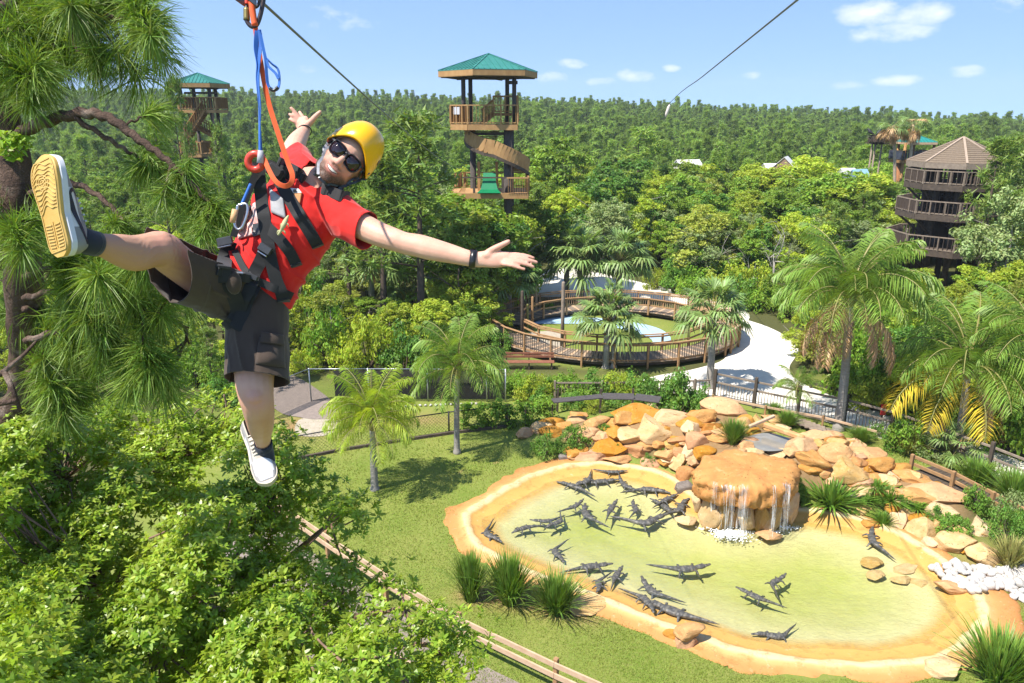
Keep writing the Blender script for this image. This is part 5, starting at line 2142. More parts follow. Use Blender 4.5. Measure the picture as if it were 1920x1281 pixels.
for (k, px, by, ty, w) in (('f', 1082, 836, 792, 58), ('s', 1020, 856, 802, 56), ('s', 1045, 850, 812, 40), ('f', 1132, 806, 790, 26), ('f', 1240, 862, 838, 30), ('s', 1215, 872, 848, 28),
       ('f', 1490, 925, 882, 34), ('s', 1500, 950, 900, 34), ('f', 1775, 1000, 950, 60), ('s', 1755, 980, 940, 40), ('f', 1800, 1000, 965, 44), ('f', 1700, 950, 925, 40),
       ('f', 1650, 925, 900, 30), ('s', 1880, 1010, 930, 70), ('f', 1830, 960, 900, 60), ('b', 1700, 850, 770, 90), ('s', 1680, 845, 775, 60), ('s', 1640, 820, 785, 40),
       ('g', 1745, 860, 805, 80), ('f', 1600, 965, 945, 30), ('f', 1295, 815, 800, 22), ('s', 1160, 850, 832, 22), ('g', 1880, 980, 900, 80), ('f', 1910, 1000, 940, 60)):
 put_bush(k, px, by, ty, w, 'leafy green plant growing between the pool rocks', group=G2)
G3 = 'bushes inside the round enclosure and behind its rail'
for (k, px, by, ty, w) in (('f', 1028, 590, 566, 34), ('b', 885, 610, 525, 60), ('b', 860, 640, 560, 80), ('b', 905, 650, 590, 80), ('b', 800, 660, 570, 90), ('b', 730, 670, 590, 100), ('s', 940, 660, 610, 50)):
 put_bush(k, px, by, ty, w, 'bright leafy bush at the rail of the round enclosure', group=G3)
# broad-leaved thicket by the left path
for (k, px, by, ty, w) in (('b', 620, 690, 560, 110), ('s', 600, 640, 500, 90), ('b', 690, 690, 560, 120), ('s', 760, 700, 600, 110), ('b', 570, 700, 640, 70), ('b', 655, 700, 610, 90), ('b', 830, 690, 600, 100),
       ('b', 400, 720, 640, 80), ('b', 370, 720, 630, 90), ('s', 420, 760, 690, 90), ('b', 900, 700, 640, 80)):
 put_bush(k, px, by, ty, w, 'dense leafy bush in the thicket beyond the wire fence', group='bushes beyond the wire fence')
for (k, px, by, ty, w) in (('b', 1560, 645, 560, 120), ('b', 1585, 705, 590, 130), ('b', 1620, 740, 610, 170), ('b', 1545, 612, 520, 120), ('b', 1700, 770, 640, 160), ('b', 1600, 738, 660, 100),
       ('b', 1660, 700, 560, 160), ('s', 1790, 800, 720, 120), ('b', 1870, 830, 720, 150), ('b', 1930, 850, 690, 160), ('b', 1760, 700, 560, 170), ('b', 1850, 740, 590, 180), ('b', 1640, 770, 690, 100), ('b', 1730, 790, 720, 110)):
 put_bush(k, px, by, ty, w, 'dense yellow green bush in the bank above the sand path', group='bushes in the bank above the sand path')
for (k, px, by, ty, w) in (('b', 1230, 540, 495, 60), ('s', 1262, 548, 490, 60), ('b', 1300, 556, 495, 80), ('b', 1345, 564, 500, 80), ('s', 1385, 576, 505, 80), ('b', 1420, 580, 520, 90), ('b', 1475, 596, 530, 90), ('b', 1270, 535, 470, 70), ('s', 1320, 545, 450, 90), ('b', 1400, 565, 470, 100), ('s', 1480, 580, 500, 100)):
 put_bush(k, px, by, ty, w, 'leafy bush behind the sand path bend and round enclosure', group='bushes behind the sand path bend')
# ================================================================== timber and fences
def wood(name, c1, c2, sc=7, st=(1, 1, .2), rough=.8):
 return surf(name, c1, c2, rough, sc, 5, .35, .01, stretch=st, spec=.25)


W_TAN = wood('timber_tan', (.36, .215, .105), (.25, .14, .065), st=(.6, .6, .6))
W_PALE = wood('timber_pale', (.50, .36, .24), (.40, .26, .16), st=(.6, .6, .6))
W_GREYW = wood('timber_weathered', (.27, .215, .165), (.17, .13, .10), st=(.6, .6, .6))
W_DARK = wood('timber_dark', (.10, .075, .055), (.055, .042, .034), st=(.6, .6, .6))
W_POLE = wood('timber_pole', (.085, .07, .06), (.05, .042, .038), st=(1, 1, .3))
M_GALV = surf('galvanised_steel', (.42, .44, .46), (.34, .36, .38), .4, 6, 3, .05, metal=.7)
M_GREEN = surf('green_sheet_roof', (.035, .19, .155), (.025, .145, .12), .45, 2, 4, .1, spec=.45)
M_SLIDE = surf('green_plastic', (.0, .17, .06), (.0, .13, .05), .35, 2, 3, .03, spec=.5)
M_BLACKM = surf('black_steel', (.02, .02, .022), (.015, .015, .016), .5, 5, 3, .1)


def along(pts, step):
 """points and tangents every step metres along a polyline"""
 out, acc = [], 0.0
 for a, b in zip(pts[:-1], pts[1:]):
  ln = (b - a).length
  t = (-acc) % step if acc else 0.0
  s = 0.0 if not out else step - acc
  while s <= ln + 1e-6:
   out.append((a.lerp(b, s / ln), (b - a).normalized()))
   s += step
  acc = ln - (s - step)
 return out


def fence(name, label, pts, height, posts=2.2, rails=(.95, .15), pick=None, post_w=.11, rail=(.05, .11), mats=(W_TAN, W_TAN, W_TAN), post_over=.1, pick_h=None, cap=None, group=None, cat='fence', plank=None, side=1):
 """post-and-rail fence along ground points; posts, rails and pickets are its parts"""
 pts = [Vector(p) for p in pts]
 base = pts[0].copy()
 e = empty(name, base, 0, label, cat, group)
 pm = MB()
 pm.box((0, 0, (height + post_over) / 2 - .1), (post_w, post_w, height + post_over + .2), bevel=.012)
 pme = pm.mesh('post', mats[0])
 pp = along(pts, posts)
 for p, t in pp:
  o = link('post', pme, e)
  o.location = p - base
  o.rotation_euler = (0, 0, math.atan2(t.y, t.x))
 n = Vector((0, 0, 1))
 # rails run post to post
 knots = [p for p, t in pp]
 if (knots[-1] - pts[-1]).length > .3:
  knots.append(pts[-1])
 for z in rails:
  for a, b in zip(knots[:-1], knots[1:]):
   t = (b - a).normalized()
   off = n.cross(t) * (post_w / 2 + rail[0] / 2 + .003) * side
   mb = MB()
   mb.beam(a - base + off + n * z, b - base + off + n * z, rail[0], rail[1], bevel=.008)
   mb.build('rail', mats[1], e)
 if cap:
  for a, b in zip(knots[:-1], knots[1:]):
   mb = MB()
   mb.beam(a - base + n * (height + post_over + .022), b - base + n * (height + post_over + .022), cap[0], cap[1], bevel=.008)
   mb.build('cap_rail', mats[1], e)
 if pick:
  z0, z1, st, w = pick
  mb = MB()
  for p, t in along(pts, st):
   off = n.cross(t) * (post_w / 2 + rail[0] + .012) * side
   mb.beam(p - base + off + n * z0, p - base + off + n * (z1 + tr.uniform(-.01, .01)), w, .02, up=t)
  tag(mb.build('picket', mats[2], e), kind='stuff')
 if plank:
  z0, z1, hgt = plank
  z = z0
  while z < z1:
   for a, b in zip(knots[:-1], knots[1:]):
    t = (b - a).normalized()
    off = n.cross(t) * (post_w / 2 + .02) * side
    mb = MB()
    mb.beam(a - base + off + n * (z + hgt / 2), b - base + off + n * (z + hgt / 2), .025, hgt - .012)
    mb.build('plank', mats[2], e)
   z += hgt
 return e


# the timber rail along the lawn, with the path beside it
RAILP = [gp(x, y, 1.08) for x, y in ((520, 935), (602, 990), (690, 1049), (787, 1108), (887, 1166), (974, 1207), (1134, 1276), (1290, 1345))]
RAILP = [Vector((p.x, p.y, 0)) for p in RAILP]
sheet('paved_path', None, .012, M_PAVE, 'grey paved walk between the timber rails and the leafy tree', 'path',
  world_pts=[p + Vector((-.1, -.1, 0)) for p in RAILP[::1]] + [p + Vector((-2.0, -2.3, 0)) for p in RAILP[::-1]], n=3)
fence('rail_fence', 'pale timber double rail fence between the lawn and the leafy tree', RAILP, 1.0, 3.1, (.98, .66), None, .12, (.045, .16), (W_TAN, W_PALE, W_PALE), .12, side=-1)
fence('rail_fence', 'lower timber rail on the tree side of the paved walk', [p + Vector((-1.15, -1.5, 0)) for p in RAILP[2:]], .62, 3.1, (.55, .2), None, .11, (.045, .15), (W_TAN, W_PALE, W_PALE), .06)

# picket fence between the rock garden and the sand path
PICK = [gp(x, y) for x, y in ((1338, 748), (1425, 768), (1500, 784), (1600, 806), (1665, 826), (1760, 862), (1850, 898), (1960, 945))]
fence('picket_fence', 'weathered picket fence between the pool rocks and the white sand path', PICK, 1.4, 2.1, (1.34, .88, .14), (.1, .94, .15, .06), .14, (.05, .10), (W_DARK, W_GREYW, W_GREYW), .22)
fence('picket_fence', 'weathered picket fence behind the leafy shrubs', [gp(x, y) for x, y in ((1040, 752), (1130, 752), (1230, 750), (1330, 747))], 1.05, 2.4, (.95, .15), (.1, .98, .17, .06), .11, (.05, .09), (W_GREYW, W_GREYW, W_GREYW), .05)
fence('rail_fence', 'low pale rail in front of the picket fence', [gp(x, y) for x, y in ((1335, 762), (1440, 784), (1560, 806), (1640, 830))], .55, 2.6, (.5,), None, .09, (.05, .11), (W_TAN, W_PALE, W_PALE), .08)
fence('rail_fence', 'split rail fence beside the boulders and low fan palm', [gp(x, y) for x, y in ((1705, 892), (1760, 915), (1815, 942), (1870, 975), (1935, 1010))], .85, 1.7, (.82, .5), None, .13, (.07, .13), (W_TAN, W_TAN, W_TAN), .1)
fence('rail_fence', 'dark low kerb rail along the far side of the sand path', [gp(x, y) for x, y in ((1520, 728), (1600, 750), (1700, 780), (1800, 818), (1960, 880))], .32, 3.2, (.26,), None, .12, (.09, .14), (W_DARK, W_DARK, W_DARK), .05)
mb = MB()
o = None
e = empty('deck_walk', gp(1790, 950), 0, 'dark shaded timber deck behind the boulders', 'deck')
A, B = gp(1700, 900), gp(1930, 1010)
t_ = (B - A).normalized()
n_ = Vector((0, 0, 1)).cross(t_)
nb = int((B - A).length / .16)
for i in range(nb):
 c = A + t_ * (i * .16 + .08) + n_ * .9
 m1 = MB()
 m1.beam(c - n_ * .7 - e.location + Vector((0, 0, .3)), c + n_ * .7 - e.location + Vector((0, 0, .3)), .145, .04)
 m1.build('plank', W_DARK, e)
# small dark deck by the picket fence
e = empty('deck_walk', gp(1530, 815), 0, 'grey timber landing between picket fence and upper rocks', 'deck')
for i in range(11):
 c = gp(1478 + i * 9, 788 + i * 3.4)
 m1 = MB()
 m1.beam(c - e.location + Vector((-.1, -.75, .22)), c - e.location + Vector((.1, .25, .22)), .2, .04)
 m1.build('plank', W_GREYW, e)
# long pole bench and red post box
mb = MB()
mb.beam(gp(1405, 800, 1.95), gp(1452, 780, 2.2), .13, .12, bevel=.02)
tag(mb.build('timber_beam', W_PALE), 'pale slanting timber beam among the upper rocks', 'beam')
e = empty('post_sign', gp(1652, 790), 0, 'small red sign board on a short post beside the sand path', 'sign')
mb = MB()
mb.box((0, 0, .4), (.07, .07, .8))
mb.build('post', W_DARK, e)
mb = MB()
mb.box((0, -.06, .62), (.26, .05, .55), bevel=.01)
mb.build('board', surf('red_paint', (.5, .03, .025), (.4, .02, .02), .5, 5, 3, .05), e)

# dark plank roof behind the hedge
def shelter():
 e = empty('low_shelter', gp(1135, 770), 0, 'low shelter with long dark curved board roof behind the rocks', 'shelter')
 b0 = e.location.copy()
 for (x0, y0, x1, y1, w) in ((1036, 752, 1130, 743, .5), (1130, 743, 1190, 744, .75), (1190, 744, 1238, 750, .8)):
  mb = MB()
  mb.beam(gp(x0, y0, 1.3) - b0, gp(x1, y1, 1.3) - b0, w, .06, bevel=.015)
  mb.build('roof_board', wood('slate_board_%d' % x0, (.085, .075, .072), (.055, .05, .05)), e)
 for x in (1045, 1125, 1185, 1232):
  g = gp(x, 775, 0)
  mb = MB()
  mb.beam(Vector((g.x, g.y, 0)) - b0, Vector((g.x, g.y, 1.28)) - b0, .1, .1)
  mb.build('post', W_DARK, e)


shelter()

# ------------------------------------------------------------------ chain-link fence
def mesh_wire(name, a, b, h, mat, parent, z0=.05, cell=.09, rad=.0035):
 """diamond wire netting between two ground points, real thin wires"""
 ln = (b - a).length
 t = (b - a).normalized()
 mb = MB()
 nrm = t.cross(Vector((0, 0, 1)))
 n = int((ln + h) / cell)
 for s in (1, -1):
  for i in range(n):
   u0 = i * cell - h
   p0, p1 = [u0, 0.0], [u0 + h, h]
   if p0[0] < 0:
    p0 = [0, -u0]
   if p1[0] > ln:
    p1 = [ln, h - (u0 + h - ln)]
   if p1[0] <= p0[0]:
    continue
   if s < 0:
    p0[1], p1[1] = h - p0[1], h - p1[1]
   A_, B_ = a + t * p0[0] + Vector((0, 0, z0 + p0[1])), a + t * p1[0] + Vector((0, 0, z0 + p1[1]))
   V = []
   d = (B_ - A_).normalized()
   q = nrm.cross(d) * rad
   V = [A_ - q, A_ + q, B_ + q, B_ - q, A_ - nrm * rad, A_ + nrm * rad, B_ + nrm * rad, B_ - nrm * rad]
   mb.add([tuple(v) for v in V], [[0, 1, 2, 3], [4, 5, 6, 7]])
 return tag(mb.build(name, mat, parent), kind='stuff')


def wire_fence(label, pts, h, rail_mat, net_mat, step, cell, post_r=.035):
 pts = [Vector(p) for p in pts]
 e = empty('wire_fence', pts[0], 0, label, 'fence')
 b0 = pts[0].copy()
 kn = [p for p, t in along(pts, step)] + [pts[-1]]
 for p in kn:
  mb = MB()
  mb.tube([p - b0 + Vector((0, 0, -.1)), p - b0 + Vector((0, 0, h + .04))], post_r, 8)
  mb.build('post', rail_mat, e, True)
 for a, b in zip(kn[:-1], kn[1:]):
  mb = MB()
  mb.tube([a - b0 + Vector((0, 0, h)), b - b0 + Vector((0, 0, h))], post_r * .7, 6)
  mb.build('rail', rail_mat, e, True)
  mesh_wire('netting', a - b0, b - b0, h - .05, net_mat, e, cell=cell, rad=.004)


wire_fence('tall galvanised wire mesh fence with dark netting in front of the thicket', [gp(x, y) for x, y in ((500, 790), (558, 768), (585, 752), (640, 752), (740, 753), (840, 753), (948, 754))], 1.75, M_GALV, M_BLACKM, 3.0, .075)
wire_fence('low black wire mesh fence across the lawn', [gp(x, y) for x, y in ((540, 862), (640, 842), (740, 826), (840, 811), (905, 803), (955, 797))], 1.0, M_BLACKM, M_BLACKM, 3.6, .16, .04)
# dark shade cloth behind the netting
mb = MB()
a_, b_ = gp(800, 751), gp(945, 751)
mb.beam(gp(742, 750) + Vector((0, .12, .8)), gp(948, 751) + Vector((0, .12, .8)), .015, 1.5)
mb.beam(gp(628, 750) + Vector((0, .12, .8)), gp(742, 750) + Vector((0, .12, .8)), .015, 1.5)
tag(mb.build('shade_cloth', surf('dark_shade_cloth', (.035, .033, .03), (.06, .055, .045), .95, 12, 5, .3)), 'dark shade cloth hung behind the tall wire fence', 'cloth')
# timber kerb at the foot of the low fence
mb = MB()
for (p, q) in (((540, 866), (640, 846)), ((640, 846), (740, 830)), ((740, 830), (840, 815)), ((840, 815), (960, 800))):
 mb.beam(gp(*p) + Vector((0, 0, .06)), gp(*q) + Vector((0, 0, .06)), .12, .14)
tag(mb.build('timber_kerb', W_DARK), 'dark timber kerb along the foot of the low wire fence', 'kerb')
# row of small white blocks in front of the thicket
wb = rock_mesh('block', 400, M_PEB, 1, 5)
for i in range(15):
 p = gp(760 + i * 9.5, 763 - .3 * i)
 o = link('stone_block', wb)
 o.location = p + Vector((0, 0, .05))
 o.scale = (.1, .08, .08)
 o.rotation_euler = (0, 0, i)
 tag(o, 'small white edging block in the row along the wire fence', 'stone', 'white edging blocks along the wire fence')

# vine hedge on its frame
def vine_hedge():
 e = empty('vine_hedge', gp(955, 800), 0, 'bright green vine hedge draped over the low fence end', 'hedge')
 b0 = e.location.copy()
 r = np.random.default_rng(5)
 n = 150
 px = r.uniform(868, 1040, n)
 C = []
 for x in px:
  z = r.uniform(.55, 1.25) if r.random() < .75 else r.uniform(.1, .6)
  g = gp(x, 800 + (x - 955) * -.06, 0) - b0
  C.append((g.x, g.y + r.uniform(-.3, .5), z))
 V, F = clumps_to_leaves(C, r.uniform(.16, .3, n), 42, .12, r, .6, .8)
 link('foliage', np_mesh('foliage', V, F, [LF_VINE]), e)
 for x in (870, 950, 985, 1035):
  g = gp(x, 800, 0) - b0
  mb = MB()
  mb.beam(g, g + Vector((0, 0, 1.1)), .16 if x == 950 else .08, .16 if x == 950 else .08)
  mb.build('post', W_DARK, e)


vine_hedge()

# ------------------------------------------------------------------ round enclosure
RC = gp(1150, 629)
RC.z = 0


def ell(a, k, z=0.0):
 """ring point at angle a, k metres out from the outer rail"""
 return Vector((RC.x + (8.1 + k) * math.cos(a), RC.y + (6.9 + k) * math.sin(a), z))


def ring():
 angs = np.linspace(-math.pi * .93, math.pi * .93, 61)     # open at the thicket side
 e = empty('boardwalk', RC, 0, 'round timber boardwalk circling the grassy animal yard', 'boardwalk')
 # deck boards
 deck = MB()
 dl = []
 for i in range(176):
  a = -math.pi * .93 + i * (2 * math.pi * .93) / 176
  p0, p1 = ell(a, -1.9, .42) - RC, ell(a, 0.0, .42) - RC
  mb = MB()
  mb.beam(p0, p1, .26, .045)
  mb.build('plank', W_GREYW if i % 3 else W_PALE, e)
 for k in (-1.75, -.15):
  mb = MB()
  for a0, a1 in zip(angs[:-1], angs[1:]):
   mb.beam(ell(a0, k, .3) - RC, ell(a1, k, .3) - RC, .07, .2)
  mb.build('joist', W_DARK, e)
 inner = [ell(a, -1.95, .44) for a in angs]
 outer = [ell(a, .05, 0) for a in angs]
 fence('rail_fence', 'inner rail of the round boardwalk above the grass yard', inner, .95, 2.0, (.9, .5), None, .12, (.06, .1), (W_TAN, W_TAN, W_TAN), .04, cap=(.17, .045), side=-1)
 # outer: pickets at the front and back, planks where it faces the sand
 idx = lambda lo, hi: [ell(a, .05, 0) for a in np.linspace(lo, hi, 22)]
 fence('picket_fence', 'outer picket rail of the round boardwalk facing the pool', idx(-math.pi * .93, -.62), 1.45, 1.9, (1.4, .5), (.42, 1.42, .16, .05), .11, (.06, .09), (W_TAN, W_TAN, W_GREYW), .04, cap=(.16, .045))
 fence('plank_fence', 'curved solid plank wall of the boardwalk beside the white sand', idx(-.62, .75), 1.45, 1.6, (1.42,), None, .11, (.06, .09), (W_TAN, W_PALE, wood('plank_warm', (.47, .32, .18), (.38, .24, .13))), .04, cap=(.16, .045), plank=(.12, 1.3, .24))
 fence('picket_fence', 'outer picket rail of the round boardwalk on the palm side', idx(.75, math.pi * .93), 1.45, 1.9, (1.4, .9), (.42, 1.42, .17, .05), .11, (.06, .09), (W_TAN, W_TAN, W_PALE), .04, cap=(.16, .045))


ring()
M_BLUE = surf('pale_blue_paint', (.27, .42, .53), (.36, .48, .56), .6, 1.2, 5, .05, .01, spec=.3)
sheet('wading_pool', [(915, 604), (955, 592), (1000, 588), (1060, 591), (1120, 596), (1180, 603), (1230, 614), (1256, 630), (1252, 646), (1228, 646), (1218, 634), (1180, 620), (1120, 609), (1060, 607), (990, 608), (940, 614)],
  .05, M_BLUE, 'pale blue crescent wading pool in the grassy yard', 'pool')
sheet('concrete_pad', [(990, 625), (1052, 622), (1054, 640), (1046, 655), (980, 652)], .045, M_CONC, 'pale concrete pad inside the yard gate', 'pad')
for (px, by, ty, w, mt, lab) in ((979, 640, 545, .17, W_DARK, 'dark round post at the yard gate'), (989, 622, 570, .13, wood('mossy', (.19, .19, .05), (.13, .12, .04)), 'short mossy post between gate posts'),
         (998, 620, 556, .14, W_TAN, 'brown post beside the mossy one'), (1054, 650, 528, .19, W_GREYW, 'tall grey post with rounded top in the yard'),
         (1005, 590, 500, .12, W_PALE, 'tall thin pale pole at the far yard rail')):
 g = gp(px, by)
 t = atD(px, ty, g.y)
 mb = MB()
 mb.tube([(0, 0, -.1), (0, 0, t.z * .5), (0, 0, t.z - w * .5), (0, 0, t.z - w * .15), (0, 0, t.z)], [w * .62, w * .6, w * .58, w * .48, w * .2], 12)
 o = mb.build('timber_post', mt, None, True)
 o.location = g
 tag(o, lab, 'post')
# bench by the ring
e = empty('bench', gp(992, 694), 0, 'brown slatted timber bench outside the round boardwalk', 'bench')
for i, (y, z, hh) in enumerate(((0, .45, .05), (.16, .45, .05), (.32, .45, .05), (.42, .68, .14), (.44, .86, .14))):
 mb = MB()
 mb.beam((-1.45, y, z), (1.45, y, z), .13 if i < 3 else .04, hh, bevel=.01)
 mb.build('slat', wood('bench_brown%d' % i, (.25, .10, .06), (.17, .07, .04)), e)
for x in (-1.3, 0, 1.3):
 mb = MB()
 mb.beam((x, .2, 0), (x, .2, .43), .07, .36)
 mb.build('leg', W_DARK, e)
 mb = MB()
 mb.beam((x, .46, 0), (x, .48, .95), .06, .06)
 mb.build('back_post', W_DARK, e)

# ================================================================== lookout towers
def hex_roof(e, c, r, h, mat, fascia, n=6, rot=0.0, thick=.28, ridge=None, soffit=None):
 """pyramid roof of separate metal faces with standing seams, fascia and soffit"""
 pts = [c + Vector((r * math.cos(rot + 2 * math.pi * i / n), r * math.sin(rot + 2 * math.pi * i / n), 0)) for i in range(n)]
 ap = c + Vector((0, 0, h))
 rf = None
 for i in range(n):
  a, b = pts[i], pts[(i + 1) % n]
  mb = MB()
  lo = Vector((0, 0, -.04))
  mb.add([tuple(a), tuple(b), tuple(ap), tuple(a + lo), tuple(b + lo), tuple(ap + lo)], [[0, 1, 2], [5, 4, 3], [0, 3, 4, 1]])
  ns = 9
  for k in range(1, ns):
   f = k / ns
   p = a.lerp(b, f)
   g = 1 - abs(2 * f - 1)
   q = p.lerp(ap, 0) + (ap - a.lerp(b, .5)) * g * .97
   mb.beam(p + Vector((0, 0, .025)), q + Vector((0, 0, .025)), .035, .04)
  o = mb.build('roof_panel', mat, e)
  mb = MB()
  mb.beam(a + (c - a) * .012 + Vector((0, 0, -thick / 2 - .02)), b + (c - b) * .012 + Vector((0, 0, -thick / 2 - .02)), .06, thick)
  mb.build('fascia', fascia, e)
  mb = MB()
  mb.beam(a + Vector((0, 0, .02)), ap + Vector((0, 0, .03)), .1, .05)
  mb.build('hip_cap', ridge or mat, e)
 mb = MB()
 mb.add([tuple(p + Vector((0, 0, -thick + .02))) for p in pts], [list(range(n))[::-1]])
 for i in range(n):
  mb.beam(c + Vector((0, 0, -thick - .02)), pts[i].lerp(c, .06) + Vector((0, 0, -thick - .02)), .1, .12)
 mb.build('soffit', soffit or W_DARK, e)


def deck_ring(e, pts, z, t, board_mat, rail_h, pick_mat, post_mat, open_sides=(), board_w=.2, solid=.0, gap=.26, n_mid=1):
 """a deck with boards, rim and a railing round its outline (local coordinates)"""
 n = len(pts)
 c = sum((Vector((p[0], p[1], 0)) for p in pts), Vector()) / n
 mb = MB()
 mb.add([(p[0], p[1], z) for p in pts] + [(p[0], p[1], z - .06) for p in pts], [list(range(n)), [n + i for i in range(n)][::-1]] + [[i, n + i, n + (i + 1) % n, (i + 1) % n] for i in range(n)])
 mb.build('deck', board_mat, e)
 for i in range(n):
  a, b = Vector((*pts[i], 0)), Vector((*pts[(i + 1) % n], 0))
  mb = MB()
  mb.beam(a + Vector((0, 0, z - t / 2)), b + Vector((0, 0, z - t / 2)), .09, t)
  mb.build('rim_beam', board_mat, e)
  if i in open_sides:
   continue
  ln = (b - a).length
  for f in [k / (n_mid + 1) for k in range(n_mid + 1)]:
   p = a.lerp(b, f)
   mb = MB()
   mb.beam(p + Vector((0, 0, z)), p + Vector((0, 0, z + rail_h + .03)), .11, .11)
   mb.build('rail_post', post_mat, e)
  for zz, hh in ((z + rail_h, .08), (z + .12, .08)):
   mb = MB()
   mb.beam(a + Vector((0, 0, zz)), b + Vector((0, 0, zz)), .1, hh)
   mb.build('rail', post_mat, e)
  mb = MB()
  k = max(2, int(ln / gap))
  for q in range(k):
   p = a.lerp(b, (q + .5) / k)
   mb.beam(p + Vector((0, 0, z + .14)), p + Vector((0, 0, z + rail_h - .03)), gap * .84 if not solid else gap * solid, .025, up=(b - a))
  tag(mb.build('baluster', pick_mat, e), kind='stuff')


def rod(e, name, a, b, r, mat):
 mb = MB()
 mb.tube([a, b], r, 10)
 return mb.build(name, mat, e, True)


def stairs(e, a, b, w, n, mat, side_mat, side=True):
 """straight flight from a up to b with treads and closed sides"""
 a, b = Vector(a), Vector(b)
 d = b - a
 t = Vector((d.x, d.y, 0)).normalized()
 s = Vector((0, 0, 1)).cross(t)
 for i in range(n):
  p = a + d * ((i + .5) / n)
  mb = MB()
  mb.box((0, 0, 0), (d.length / n * 1.2, w, .05), np.array([[t.x, s.x, 0], [t.y, s.y, 0], [0, 0, 1]]))
  o = mb.build('stair_tread', mat, e)
  o.location = p
 for k in (-1, 1):
  mb = MB()
  mb.beam(a + s * w / 2 * k, b + s * w / 2 * k, .07, .32)
  mb.build('stair_stringer', mat, e)
  if side:
   mb = MB()
   up = Vector((0, 0, 1.0))
   q = s * (w / 2 + .04) * k
   m_ = 12
   for i in range(m_):
    p = a + d * ((i + .5) / m_)
    mb.beam(p + q + up * .1, p + q + up * .95, (d.length / m_) * .8, .03, up=t)
   tag(mb.build('baluster', side_mat, e), kind='stuff')
   mb = MB()
   mb.beam(a + q + up, b + q + up, .09, .09)
   mb.build('rail', side_mat, e)


W_TOW = wood('tower_timber', (.36, .20, .075), (.25, .13, .05), 5, (.6, .6, .3))
W_TOWL = wood('tower_timber_light', (.42, .25, .105), (.31, .17, .07), 5, (.6, .6, .3))


